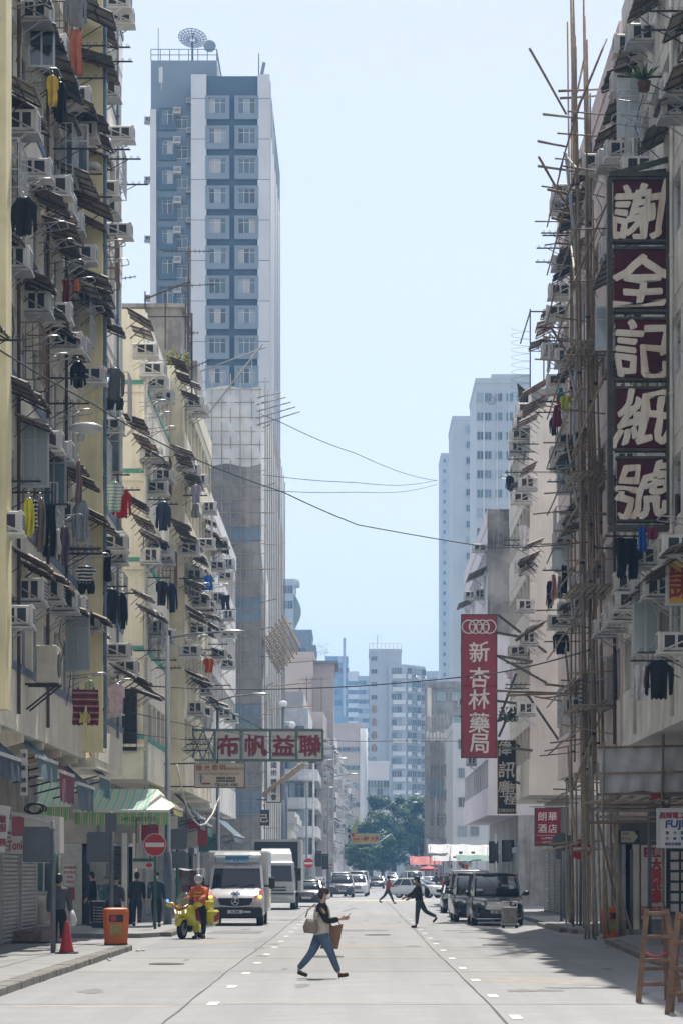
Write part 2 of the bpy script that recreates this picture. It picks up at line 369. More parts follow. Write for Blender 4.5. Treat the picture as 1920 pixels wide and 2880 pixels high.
def open_sash(parent, x, y, z, rz, w=.6, h=1.3, g=2):
    """casement standing open"""
    f = MB(); t = .05
    f.box(0,w,-.02,.02,0,t).box(0,w,-.02,.02,h-t,h).box(0,t,-.019,.019,t,h-t).box(w-t,w,-.019,.019,t,h-t)
    o = ob('open_casement', f, m_alu, parent, (x,y,z), (0,0,rz))
    f2 = MB().box(w/2-.02,w/2+.02,-.016,.016,t,h-t).box(t,w-t,-.017,.017,h*.68,h*.68+.035); ob('glazing_bar', f2, m_alu, o, world=False)
    ob('pane', MB().box(t,w-t,-.006,.006,t,h-t), GL[g], o, world=False); return o
# air conditioners in three builds
AC = []
for k, (w, o, h, mm) in enumerate([(.62,.62,.44,None), (.55,.70,.40,None), (.66,.55,.48,None)]):
    b = MB().bbox(-w/2,w/2,-o,.12,0,h,.025); b.bbox(-w/2-.012,w/2+.012,-o-.02,-o+.05,-.012,h+.012,.01)
    v = MB()
    for s in (-1, 1):
        xs = s*w/2
        for j in range(2):
            y0 = -o+.12+j*(o-.14)*.5; y1 = y0+(o-.14)*.5-.06
            v.box(min(xs,xs+s*.006),max(xs,xs+s*.006),y0,y1,.07,h-.07)
    for j in range(5): v.box(-w/2+.05,w/2-.05,-o-.024,-o-.018,.06+j*(h-.1)/5,.06+(j+.55)*(h-.1)/5)
    br = MB().bbox(-w/2-.06,w/2+.06,-o-.05,.12,-.075,-.02,.008)
    for s in (-1, 1):
        br.bar((s*(w/2+.045),-o-.02,-.03),(s*(w/2+.045),.1,h*.8),.03,.03)
        br.bar((s*(w/2+.03),-o*.7,-.06),(s*(w/2+.03),.12,-.45),.03,.03)
    AC.append((msh('air_conditioner', b, m_acw), msh('vent_grille', v, m_acg), msh('bracket', br, m_steel if k != 1 else m_acw)))
def ac(parent, x, y, z, rz, k=None, s=1.0):
    k = R.randrange(3) if k is None else k; a, v, br = AC[k]
    o = put('air_conditioner', a, parent, (x,y,z), (0,0,rz+R.uniform(-.03,.03)), (s,s,s*R.uniform(.92,1.08)), True)
    put('vent_grille', v, o); put('bracket', br, o); return o
def awning(parent, s, Xw, D0, D1, Zo, out=.95, rise=.5, m=None, frame=None, raf=.9):
    """lean-to sheet roof over a row of windows; s=+1 opens to +x"""
    m = m or m_sheet1; N = max(4, int((D1-D0)/.13)); vs = []; fs = []
    Xo = Xw + s*out
    for i in range(N+1):
        y = D0+(D1-D0)*i/N; dz = .03*(i % 2); e = R.uniform(-.09,.05) if i % 3 == 0 else 0; sag = R.uniform(-.015,.015)
        vs += [(Xw,y,Zo+rise+dz),(Xo+s*e,y,Zo+dz+sag-e*.4),(Xw,y,Zo+rise+dz-.012),(Xo+s*e,y,Zo+dz+sag-e*.4-.012)]
    for i in range(N):
        a, b = 4*i, 4*i+4
        fs += [(a,a+1,b+1,b),(a+2,b+2,b+3,a+3),(a+1,a+3,b+3,b+1),(a,b,b+2,a+2)]
    fs += [(0,2,3,1),(4*N,4*N+1,4*N+3,4*N+2)]
    aw = ob('awning', MB().add(vs, fs), m, parent)
    f = MB(); n = max(2, int(round((D1-D0)/raf)))
    for i in range(n+1):
        y = D0+.05+(D1-D0-.1)*i/n
        f.bar((Xw,y,Zo+rise-.04),(Xo-s*.04,y,Zo-.03),.025,.035)
        if i in (0, n): f.bar((Xw,y,Zo-.25),(Xw+s*out*.6,y,Zo+.12),.02,.02)
    for q in (.5, .97): f.bar((Xw+s*out*q,D0,Zo+rise*(1-q)-.03),(Xw+s*out*q,D1,Zo+rise*(1-q)-.03),.025,.025)
    ob('awning_frame', f, frame or m_rust, aw); return aw
def rack(parent, s, Xw, y, z, out=.8, L=.9, kind=0, m=None):
    """clothes drying racks: 0 rounded tube frame, 1 bar with rings"""
    b = MB()
    if kind == 0:
        r = .014; zt = .10
        p = [(Xw,y,z),(Xw+s*out*.8,y,z+zt),(Xw+s*out*.95,y+.04,z+zt*1.1),(Xw+s*out,y+.16,z+zt*1.1),(Xw+s*out,y+L-.16,z+zt*1.1),(Xw+s*out*.95,y+L-.04,z+zt*1.1),(Xw+s*out*.8,y+L,z+zt),(Xw,y+L,z)]
        b.tube(p, r, 5)
        for q in (.25,.5,.75): b.tube([(Xw+s*out*q,y,z+zt*q),(Xw+s*out*q,y+L,z+zt*q)], r*.8, 5)
        b.tube([(Xw,y,z-.3),(Xw+s*out*.8,y,z+zt)], r*.8, 4)
        return ob('drying_rack', b, m or m_steel, parent)
    b.box(min(Xw,Xw+s*out),max(Xw,Xw+s*out),y-.02,y+.02,z-.02,z+.02)
    b.bar((Xw,y,z-.38),(Xw+s*out*.65,y,z-.02),.02,.02)
    for q in range(5):
        x = Xw+s*out*(.2+.18*q); n = 6
        b.tube([(x+.035*math.cos(t*2*math.pi/n),y,z+.055+.035*math.sin(t*2*math.pi/n)) for t in range(n+1)], .007, 4)
    return ob('drying_rack', b, m or m_black, parent)
def downpipe(parent, x, y, z0, z1, r=.055, m=None, brk=3.1):
    b = MB().cyl((x,y,z0),(x,y,z1),r,8)
    z = z0+1
    while z < z1: b.cyl((x,y,z),(x,y,z+.08),r*1.3,8); z += brk
    return ob('drainpipe', b, m or m_pipe, parent)
def frontage(name, label, s, X, y0, y1, z0, nf, fh, m, modw=2.4, sill=1.3, head=2.65, gx=1.8, back=9, fm=None, base=None, panes=3, trim=None, ymin=None, gy1=None, bias=None, gy0=None):
    """street building: upper floors overhang the pavement, windows sit in recesses between piers"""
    root = thing(name, label, 'building', (X - s*back/2, (y0+y1)/2, 0))
    ztop = z0+nf*fh
    def bx(mb, a, b, *r): mb.box(min(a,b), max(a,b), *r); return mb
    core = MB(); bx(core, X-s*back, X-s*.34, y0, y1, z0+.001, ztop)
    ob('wall', core, m, root)
    g = MB(); bx(g, X-s*back, X-s*gx, (gy0 or y0)+.02, (gy1 or y1)-.02, 0, z0-.12); ob('ground_floor_wall', g, base or m_grey, root)
    sl = MB(); bx(sl, X-s*back, X+s*.02, y0-.01, y1+.01, z0-.16, z0); ob('canopy_slab', sl, m, root)
    n = max(1, int((y1-y0)/modw)); mw = (y1-y0)/n
    for i in range(nf):
        z = z0+i*fh
        b = MB(); bx(b, X-s*.339, X, y0, y1, z+.002, z+sill); ob('spandrel', b, m, root)
        if trim:
            b = MB(); bx(b, X, X+s*.035, y0, y1, z+sill-.16, z+sill+.01); ob('sill_band', b, trim, root)
        b = MB(); bx(b, X-s*.338, X-s*.02, y0, y1, z+head, z+fh+.001)
        for j in range(n+1):
            yy = min(max(y0+mw*j, y0+.12), y1-.12); bx(b, X-s*.337, X-s*.03, yy-.12, yy+.12, z+sill+.001, z+head-.001)
        ob('pier', b, m, root)
        for j in range(n):
            yc = y0+mw*(j+.5)
            if yc < (ymin or 0): continue
            window(root, X-s*.22, yc, z+sill, s*math.pi/2, round(mw-.28,2), head-sill, panes, fm, bias)
    p = MB(); bx(p, X-s*.34, X+s*.03, y0, y1, ztop+.002, ztop+.75); bx(p, X-s*back, X-s*.35, y0, y0+.2, ztop+.002, ztop+.75); bx(p, X-s*back, X-s*.35, y1-.2, y1, ztop+.002, ztop+.75)
    ob('parapet', p, m, root)
    return root
# ---------------------------------------------------------------- left side of the street
def Z1(x, y): return (x/2.24, y/2.24+1500)
def Z2(x, y): return (x/2.24, y/2.24+800)
def Z3(x, y): return (x/2.24, y/2.24)
def ac_at(root, s, X, pts, zf):
    for (x, y) in pts:
        u, v = zf(x, y); D = DX(u, X+s*.33); ac(root, X, D, ZV(v, D)-.2, s*math.pi/2)
def awn_at(root, s, X, lst, zf, out=.82):
    for (x0, y0, x1, *o) in lst:
        u0, v0 = zf(x0, y0); u1, _ = zf(x1, 0); q = o[1] if len(o) > 1 else out; D0 = DX(u0, X+s*q); D1 = DX(u1, X+s*q)
        n = max(1, int(round((D1-D0)/R.uniform(1.5,2.3)))); Z = ZV(v0, D0); base = o[0] if o else m_sheet1
        for i in range(n):
            a, b = D0+(D1-D0)*i/n, D0+(D1-D0)*(i+1)/n; qq = min(q, 1.05)*R.uniform(.62,.98)
            awning(root, s, X-s*.02, a+R.uniform(0,.25), b-R.uniform(-.05,.2), Z+R.uniform(-.06,.22), qq, qq*R.uniform(.3,.6), R.choice((base,base,m_sheet1,m_sheet2,m_sheet4)))
m_palewall = mat('pale_cream_paint', (.84,.80,.68), .85, .12, .8, streak=.45, dirt=(.2,.185,.15))
XA = -7.35
bA = frontage('tenement_building', 'tall yellow tenement at the left edge with blue drainpipes and many awnings', 1, XA, 44, 88, 5.1, 9, 3.1, m_palewall, 2.2, 1.3, 2.75, 1.35, 9, None, m_grey, 3, m_blueprt, 54, 76.5)
for (ya, yb, ex) in ((55.4,56.3,.42), (74.9,75.9,.56)):
    ob('pier', MB().box(XA-.3, XA+ex, ya, yb, 5.12, 34), m_ylw, bA)
for (x, y, mm) in ((XA+.3,56.42,m_pipe),(XA+.62,74.95,m_pipe),(XA+.12,56.45,m_pipew)): downpipe(bA, x, y, 5.2, 33.5, .05, mm)
for (z, y) in ((28.2,76.4),(14.9,76.2),(21.3,76.3)):      # swan necks and bends on the pipes
    ob('pipe_bend', MB().tube([(XA+.5,74.8,z),(XA+.62,75.3,z+.1),(XA+.62,y,z+.5),(XA+.1,y+.3,z+.6)], .055, 7), m_pipe, bA)
ob('vent_duct', MB().tube([(XA,72.4,ZV(455,72)),(XA+.62,72.4,ZV(455,72)),(XA+.68,72.4,ZV(455,72)-.08)], .11, 9), m_pipew, bA)
ac_at(bA, 1, XA, [(240,85),(345,305),(390,425),(475,610),(525,825),(155,785),(215,1060),(350,1180),(395,1305),(450,1405),(515,1600),(125,1645),(765,110),(690,575),(765,840),(670,1190),(705,1315),(750,1450),(745,10)], Z3)
ac_at(bA, 1, XA, [(260,130),(350,175),(420,355),(500,410),(575,570),(290,990),(380,1060),(430,1450),(25,1500),(695,890),(725,1630),(755,1710)], Z2)
ac_at(bA, 1, XA, [(220,380),(340,370),(415,440),(490,480),(560,560),(120,525),(740,60),(745,740),(795,840)], Z1)
awn_at(bA, 1, XA, [(230,510,400,m_sheet2),(320,-60,490,m_sheet3,.85),(450,410,605,m_sheet3,.9),(415,1245,605),(205,1480,395,m_sheet2),(745,-60,858,m_sheet2,1.3),(720,390,775,m_sheet1,1.0),(700,640,845,m_sheet1,1.3),(705,1075,855,m_sheet2,1.4),(735,1770,820,m_sheet1,1.2)], Z3)
awn_at(bA, 1, XA, [(330,-30,610),(10,230,90),(190,600,365,m_sheet1),(320,930,470,m_sheet3,.8),(500,1090,655,m_sheet1),(735,20,875,m_sheet1,1.25),(735,1450,825,m_sheet2,1.2)], Z2)
awn_at(bA, 1, XA, [(300,205,605,m_sheet2),(735,590,830,m_sheet2,1.2)], Z1)
for (x, y, L) in [(200,1150,.9),(290,1420,.8),(340,1530,.8),(400,1660,.8),(470,1770,.7),(240,455,.9),(665,1530,.9),(690,1650,.9),(150,-20,.8)]:
    u, v = Z3(x, y); D = DX(u+30, XA+.6); rack(bA, 1, XA, D, ZV(v, D), .8, L, 0)
for (x, y) in [(560,285),(560,345),(560,490),(490,935),(530,1095),(600,1240),(720,295),(735,385),(720,940),(790,1000),(840,1160)]:
    u, v = Z3(x, y); D = DX(u, XA+.6); rack(bA, 1, XA, D, ZV(v, D), 1.05, .9, 1)
for (x, y) in [(560,100),(400,590),(470,750),(150,1240),(230,1310),(330,1385),(540,1670),(560,1695),(740,1200),(810,1295),(20,350)]:
    u, v = Z2(x, y); D = DX(u, XA+.6); rack(bA, 1, XA, D, ZV(v, D), .95, .9, 1)
for (x, y) in [(330,460),(480,810),(420,1475),(560,160),(270,350)]:
    u, v = Z2(x, y); D = DX(u, XA+.5); rack(bA, 1, XA, D, ZV(v, D), .85, .8, 0)
for (x, y, k) in [(540,95,1),(540,130,1),(580,150,0),(710,335,1),(780,378,1),(560,905,0),(740,940,0),(680,1165,0)]:
    u, v = Z1(x, y); D = DX(u, XA+.55); rack(bA, 1, XA, D, ZV(v, D), .95, .8, k)
for (x, y, h, g) in [(425,870,1.6,2),(150,1420,0,0)]: 
    if h: u, v = Z1(x, y); D = DX(u, XA+.1); open_sash(bA, XA+.05, D, ZV(v, D), rad(-4), .62, 1.55, g)
for (zf, x, y, h, g) in [(Z2,150,1280,1.5,2),(Z2,275,1410,1.5,1),(Z3,190,420,1.3,0),(Z3,420,1130,1.4,1),(Z2,640,1190,1.3,1)]:
    u, v = zf(x, y); D = DX(u, XA+.1); open_sash(bA, XA+.05, D, ZV(v, D), rad(R.uniform(-12,10)), .6, h, g)
# outdoor unit on a bracket by the first floor
u, v = Z1(285, 940); D = DX(u, XA+.45); ou = ob('outdoor_unit', MB().bbox(XA+.25,XA+.72,D-.18,D+.75,ZV(v,D),ZV(v,D)+.82,.03), mat('beige_casing',(.50,.46,.37),.55,.12,3), bA)
ob('fan_grille', MB().prism([(D+.28+.3*math.cos(t*.4),ZV(v,D)+.42+.3*math.sin(t*.4)) for t in range(16)], XA+.721, XA+.74), m_acg, ou)
for yy in (D, D+.6): ob('bracket', MB().bar((XA,yy,ZV(v,D)-.04),(XA+.75,yy,ZV(v,D)-.04),.05,.05).bar((XA+.03,yy,ZV(v,D)-.6),(XA+.7,yy,ZV(v,D)-.06),.04,.04), m_black, ou)
for (a, b, sg) in [((0,0,8.6),(0,0,6.2),.0)]: pass
def cable(parent, pts, r=.012, m=None): return ob('cable', MB().tube(pts, r, 4), m or m_wire, parent)
for k in range(16):
    y = R.uniform(56, 87); z = 5.3+3.1*R.randrange(8)+R.uniform(0,2); zz = z+R.uniform(1.4,3)
    cable(bA, [(XA+.05+.25*math.sin(j*.9)**2*R.uniform(.2,.6), y+R.uniform(-.15,.15), z+(zz-z)*j/7) for j in range(8)], .011, R.choice([m_wire, m_pipew, m_rust]))
# the first-floor balcony box at the rounded end and its brackets
ob('balcony', MB().box(XA-.4, XA+.25, 76, 84, 4.75, 5.0).box(XA+.15, XA+.27, 75.95, 84.05, 4.98, 5.85), m_palewall, bA)
for y in (58, 62, 66, 70, 74): ob('beam', MB().prism([(XA-1.3,4.94),(XA-.05,4.94),(XA-.05,4.78),(XA-1.3,4.45)], y, y+.35, 'y'), m_cream, bA)
# ---- cream building with teal bands
XC = -7.22
bC = frontage('tenement_building', 'cream tenement with thin teal bands, second building on the left', 1, XC, 95, 108, 5.2, 5, 3.0, m_cream, 2.1, 1.35, 2.6, 1.5, 9, m_alu, m_grey, 2, m_teal)
for z in (6.55,9.55,12.55,15.55,18.55):
    ob('teal_band', MB().box(-16, XC+.03, 94.965, 95.0, z-.14, z), m_teal, bC); ob('cornice', MB().box(-16, XC+.08, 94.9, 95.05, z-.42, z-.32), m_cream, bC)
downpipe(bC, XC+.07, 94.92, 5, 20.8, .06, m_pipew)
ac_at(bC, 1, XC, [(920,410),(965,535),(990,620),(1030,700),(965,1070),(1040,1205),(990,1280),(1010,1660),(970,1720),(1060,1720)], Z2)
ac_at(bC, 1, XC, [(1015,605),(1065,655)], Z1)
awn_at(bC, 1, XC, [(960,240,1010,m_sheet2),(940,870,1090),(935,1390,1015),(1010,1560,1085,m_sheet2)], Z2)
awn_at(bC, 1, XC, [(985,430,1095,m_sheet2),(925,925,1090,m_sheet1,1.1)], Z1)
for (zf, x, y, k) in [(Z2,990,745,0),(Z2,1020,820,0),(Z2,1050,910,0),(Z2,1020,1355,1),(Z2,1070,1385,1),(Z1,1020,280,1),(Z1,1060,800,1),(Z1,1090,850,1),(Z1,960,740,1)]:
    u, v = zf(x, y); D = DX(u, XC+.6); rack(bC, 1, XC, D, ZV(v, D), .9, .8, k)
ob('grille_window', MB().box(-8.95,-7.45,94.94,94.99,6.0,8.1), m_dark, bC)
gb = MB()
for i in range(8): gb.box(-8.95+i*.21,-8.92+i*.21,94.9,94.93,6.0,8.1)
for i in range(6): gb.box(-8.95,-7.45,94.88,94.91,6.0+i*.41,6.03+i*.41)
ob('window_grille', gb, m_black, bC)
# ---- pale yellow building further on
XE = -6.65
bE = frontage('tenement_building', 'pale yellow stained tenement with weeds on its roof edge, third on the left', 1, XE, 108.3, 128, 5.2, 5, 3.1, m_ylw2, 2.4, 1.3, 2.65, 2.0, 9, m_alu, m_grey, 2)
ac_at(bE, 1, XE, [(1235,745),(1265,790),(1185,1125),(1225,1180),(1250,1230),(1195,1665),(1330,1410),(1300,1630)], Z2)
ac_at(bE, 1, XE, [(1195,100),(1235,270),(1265,430),(1245,610),(1200,740),(1310,985),(1240,1105),(1285,1130),(1300,460)], Z1)
awn_at(bE, 1, XE, [(1215,500,1290),(1220,1040,1320),(1215,1530,1300,m_sheet1)], Z2)
awn_at(bE, 1, XE, [(1300,140,1385),(1290,330,1400,m_sheet2),(1300,535,1390,m_sheet2),(1300,910,1365)], Z1)
for (zf, x, y, k) in [(Z2,1250,1330,1),(Z1,1230,285,1),(Z1,1260,330,0),(Z1,1280,380,0),(Z1,1310,735,1),(Z1,1330,770,1),(Z1,1250,655,0),(Z1,1290,1070,1),(Z1,1240,1300,1),(Z1,1270,1330,1),(Z1,1250,1370,1)]:
    u, v = zf(x, y); D = DX(u, XE+.6); rack(bE, 1, XE, D, ZV(v, D), .95, .9, k)
# ---- old white building
XG = -6.75
bG = frontage('tenement_building', 'weathered white tenement, fourth on the left, next to the netted scaffold', 1, XG, 128.4, 156, 5.0, 4, 3.4, m_white, 2.6, 1.3, 2.8, 2.0, 9, m_brownfr, m_grey, 2)
ac_at(bG, 1, XG, [(1385,1630),(1450,1765)], Z2)
ac_at(bG, 1, XG, [(1385,60),(1370,205),(1450,200),(1420,270),(1385,410),(1450,520),(1440,630),(1435,825),(1410,1130),(1455,1165),(1380,760)], Z1)
awn_at(bG, 1, XG, [(1395,1530,1470)], Z2)
awn_at(bG, 1, XG, [(1420,30,1465),(1440,745,1490),(1400,1060,1450),(1400,560,1440,m_sheet2)], Z1)
for (x, y, k) in [(1390,330,0),(1420,245,0),(1430,480,1),(1380,700,1),(1400,960,1)]:
    u, v = Z1(x, y); D = DX(u, XG+.6); rack(bG, 1, XG, D, ZV(v, D), 1.0, 1.0, k)
# roofs of the yellow pair: water tank house, mast with aerials, weeds
rb = MB().box(-10.5,-7.0,111.5,117,21.2,24.3).box(-10.7,-6.85,111.3,117.2,24.3,24.45)
ob('roof_house', rb, m_grey, bE)
ob('roof_house', MB().box(-8.3,-6.72,118,122,21.2,23.4), m_grey, bE)
rf = MB()
for x in (-8.4,-7.6,-6.8): rf.bar((x,111.2,22.6),(x,111.2,24.9),.05)
rf.bar((-8.4,111.2,24.6),(-6.6,111.2,25.3),.06).bar((-8.4,111.2,23.9),(-6.6,111.2,23.9),.05).bar((-6.7,111.2,21),(-6.7,111.2,25.2),.07)
ob('roof_frame', rf, m_rust, bE)
def aerial(parent, x, y, z0, z1, arms):
    b = MB().cyl((x,y,z0),(x,y,z1),.04,6)
    for (z, L, n, tilt) in arms:
        b.bar((x-L/2,y-.05,z-tilt),(x+L/2,y-.05,z+tilt),.03)
        for i in range(n):
            t = i/(n-1)-.5; h = .28-.2*abs(t); b.bar((x+L*t,y-.05-h,z+tilt*2*t),(x+L*t,y-.05+h,z+tilt*2*t),.015); b.bar((x+L*t,y-.05,z+tilt*2*t-h*.35),(x+L*t,y-.05,z+tilt*2*t+h*.35),.015)
    return ob('aerial', b, m_rust, parent)
aerial(bE, -6.85, 114, 20.5, 27.3, [(27.1,2.0,12,0),(25.7,2.2,8,.06)])
aerial(bE, -6.6, 112, 20.5, 24.2, [(22.0,1.6,14,.35),(23.4,.5,4,0)])
aerial(bC, -8.6, 100, 20.9, 23.4, [(23.0,1.4,9,.1)])
def weeds(parent, c, w, h, n, cols, seed=1):
    rr = random.Random(seed); b = MB()
    for i in range(n):
        p = Vector(c)+Vector((rr.uniform(-w,w), rr.uniform(-w,w)*.6, rr.uniform(0,h)*rr.uniform(.3,1))); a = Vector((rr.uniform(-1,1),rr.uniform(-1,1),rr.uniform(-.3,1))).normalized(); q = a.cross(Vector((rr.uniform(-1,1),rr.uniform(-1,1),rr.uniform(-1,1)))).normalized(); l = rr.uniform(.08,.2)
        b.m = rr.randrange(len(cols)); b.add([p, p+a*l*.5+q*l*.3, p+a*l, p+a*l*.5-q*l*.3], [(0,1,2,3)])
    b.m = 0; return ob('weeds', b, cols, parent, out=False)
m_weed = [mat('weed_green',(.10,.14,.03),.7,.2,3), mat('weed_yellow',(.34,.30,.05),.7,.2,3)]
weeds(bE, (-7.0,109,21.5), .45, .7, 260, m_weed, 3); weeds(bE, (-7.0,112,21.4), .3, .5, 80, [m_weed[0]], 4)
# ---- street level on the left
m_shut = mat('roller_shutter', (.36,.36,.35), .55, .12, 2, streak=.3, metal=.3)
m_shut2 = mat('dark_roller_shutter', (.20,.20,.20), .55, .15, 2, streak=.3, metal=.3)
def shutter(parent, p, w, h, rz, m=None):
    """roller shutter of separate slats"""
    root = put('roller_shutter', msh('roller_shutter', MB().box(-w/2-.06,-w/2,-.05,.06,0,h).box(w/2,w/2+.06,-.05,.06,0,h).box(-w/2-.06,w/2+.06,-.1,.2,h,h+.3), m_alu), parent, p, (0,0,rz), None, True)
    key = ('slat', round(w,2), (m or m_shut).name)
    if key not in _wc: _wc[key] = msh('slat', MB().prism([(0,0),(-.03,.03),(-.035,.075),(0,.1),(.02,.1),(.02,0)], -w/2, w/2), m or m_shut)
    for i in range(int(h/.105)): put('slat', _wc[key], root, (0,0,i*.105))
    return root
for y in (56.2, 59.6, 63, 66.4, 69.8): shutter(bA, (XA-1.3, y, .14), 3.0, 2.75, math.pi/2)
shutter(bA, (XA-1.3, 73.6, .14), 3.0, 2.75, math.pi/2)
ob('shop_step', MB().bbox(XA-1.3,XA-.55,70.5,76.5,.13,.42,.03), mat('brick_step',(.20,.14,.12),.9,.3,6), bA)
# open corner: recess below the far bay, shops that face the camera
sh = thing('corner_shop', 'takeaway shop with tiled pillar and bright counter under the striped awning', 'shop', (-9.5, 94.5, .13))
m_tile = mat('white_wall_tile', (.52,.52,.49), .3, .06, 5); m_panel = mat('shop_fascia', (.42,.39,.34), .6, .1, 2); m_wood = mat('shop_wood', (.33,.20,.10), .6, .2, 4)
m_warm = mat('lit_shop_wall', (.62,.52,.30), .6, .2, 3)
ob('back_wall', MB().box(-13,-9.86,94.86,94.94,.14,3.3), m_warm, sh)
ob('ceiling_lamp', MB().box(-10.9,-9.4,94.0,94.12,2.62,2.68), mat('lamp_tube',(1,.97,.9),.5,0,emit=6), sh)
ob('fascia', MB().box(-13,-8.75,93.9,94.85,2.85,3.65), m_panel, sh)
for (a, b) in ((-11.1,-10.0),(-12.3,-11.15)): ob('shop_window', MB().box(a,b,94.1,94.13,1.25,2.6), GL[4], sh)
wf = MB()
for x in (-12.3,-11.12,-10.5,-9.92): wf.box(x-.03,x+.03,94.02,94.1,1.2,2.62)
wf.box(-12.4,-9.9,94.02,94.1,1.16,1.25); ob('window_frame', wf, m_alu, sh)
ob('counter', MB().box(-12.4,-9.9,93.9,94.8,.14,1.12), m_tile, sh); ob('cabinet', MB().bbox(-11.2,-10.75,93.5,93.88,.14,1.0,.02), m_wood, sh)
pil = ob('pillar', MB().box(-9.88,-9.2,93.85,94.8,.14,2.84), m_tile, sh)
tl = MB()
for i in range(13): tl.box(-9.88,-9.2,93.842,93.85,.2+i*.2,.206+i*.2)
ob('tile_joint', tl, m_grey, pil)
m_paper = mat('paper', (.62,.60,.57), .8, .08, 4); m_red = mat('sign_red', (.34,.035,.045), .6, .12, 3); m_redpaint = mat('printed_red', (.45,.05,.06), .7, .1, 3)
pst = ob('poster', MB().box(-9.78,-9.42,93.825,93.84,1.45,2.15), m_paper, sh)
for i, t in enumerate(['特價優惠','即日推出','套餐','送飲品']): put('lettering', letters(t, .1, m_redpaint), pst, (-9.6, 93.82, 2.05-.16*i), None, None, True)
ob('notice', MB().box(-9.77,-9.45,93.825,93.84,.95,1.38), m_red, sh)
ob('glass_door', MB().box(-9.16,-8.95,93.9,93.94,.14,2.7), GL[0], sh)
ob('side_wall', MB().box(-8.95,-8.4,93.95,94.9,.14,2.84), m_grey, sh)
# narrow doorways on the end wall, next to the awning
dw = thing('closed_shop', 'closed shop front with narrow shutters and pale pillars under the striped awning', 'shop', (-7.9, 94.6, .13))
shutter(dw, (-8.12, 94.55, .14), .34, 2.7, 0, m_shut2)
ob('pillar', MB().box(-7.9,-7.72,94.2,94.9,.14,3.2), m_white, dw); ob('door', MB().box(-7.7,-7.55,94.6,94.7,.14,2.75), m_dark, dw); ob('pillar', MB().box(-7.54,-7.44,94.25,94.9,.14,3.2), m_cream, dw)
ob('fascia', MB().box(-8.4,-7.3,94.3,94.9,2.86,3.5), m_panel, dw)
for k in range(7):      # shops further along, seen edge on
    y = 97+8.2*k; shutter(bC if k < 2 else (bE if k < 4 else bG), ((XC-1.45) if k < 2 else (XE-1.95), y+1.6, .14), 2.8, 2.7, math.pi/2, m_shut2 if k % 2 else m_shut)
# striped awnings
GR, TE, WH, RD = (.22,.40,.28), (.17,.36,.32), (.50,.52,.48), (.40,.20,.17)
m_strf = stripes('striped_awning_cloth', [(0,TE),(.42,WH),(.50,RD),(.58,WH),(.64,GR),(.92,WH)], 0, .26)
m_strv = stripes('striped_valance_cloth', [(0,(.22,.43,.20)),(.40,(.62,.60,.40)),(.50,(.50,.12,.06)),(.62,(.62,.60,.40)),(.70,(.22,.43,.20))], 0, .26)
m_bar = mat('white_bar', (.66,.66,.64), .4, .06, 4)
def cloth_awning(label, x0, x1, yb, yf, zt, zf_, val, m, mv, endcap=None):
    t = thing('striped_awning', label, 'awning', ((x0+x1)/2, yb, zf_))
    n = max(6, int((x1-x0)/.2)); vs = []; fs = []; ins = .55
    for i in range(n+1):
        q = i/n; x = x0+(x1-x0)*q; xb = x0+(x1-x0)*q*(1 if not endcap else .8)
        for k in range(5):
            w = k/4; vs.append((xb+(x-xb)*w, yb+(yf-yb)*w, zt+(zf_-zt)*w-.1*math.sin(math.pi*w)))
    for i in range(n):
        for k in range(4): fs.append((i*5+k,i*5+k+1,i*5+k+6,i*5+k+5))
    ob('canopy', MB().add(vs,fs), m, t, out=False)
    if endcap:
        xb = x0+(x1-x0)*.8
        ob('end_cloth', MB().add([(xb,yb,zt),(xb+.0,yb-.05,zt-.01),(x1-.75,yf-.02,zf_+.03),(x1,yf,zf_+.03),(x1-.02,yb,zf_+.25)],[(0,2,3,4)]), endcap, t, out=False)
    ob('front_bar', MB().box(x0-.02,x1+.02,yf-.06,yf+.02,zf_-.05,zf_+.03), m_bar, t)
    n = int((x1-x0)/.09); vs = []; fs = []
    for i in range(n+1):
        x = x0+(x1-x0)*i/n; yy = yf-.03+.02*math.sin(i*1.9); vs += [(x,yy,zf_-.05),(x,yy-.03+.03*math.sin(i*1.3),zf_-val-.04*abs(math.sin(i*.55)))]
    for i in range(n): fs.append((2*i,2*i+1,2*i+3,2*i+2))
    ob('valance', MB().add(vs,fs), mv, t, out=False)
    for x in (x0+.3, x1-.3): ob('arm', MB().bar((x,yb,zf_-.1),(x,yf,zf_-.03),.04), m_black, t)
    return t
a2 = cloth_awning('wide green striped awning with one end coloured pale as if sunlit over the corner shops', -9.2, -6.12, 94.85, 91.2, 4.7, 3.88, .42, m_strf, m_strv, mat('sunlit_awning_cloth',(.66,.66,.58),.8,.06,3))  # pale end cloth: sunlight on the awning's right end put into its colour
put('lettering', letters('24h 23815755', .2, m_black), a2, (-7.1, 91.07, 3.62), None, None, True)
cloth_awning('small green striped awning beside the yellow building, partly behind a signboard', -10.75, -9.2, 92.5, 90.0, 4.85, 4.03, .45, m_strf, m_strv)
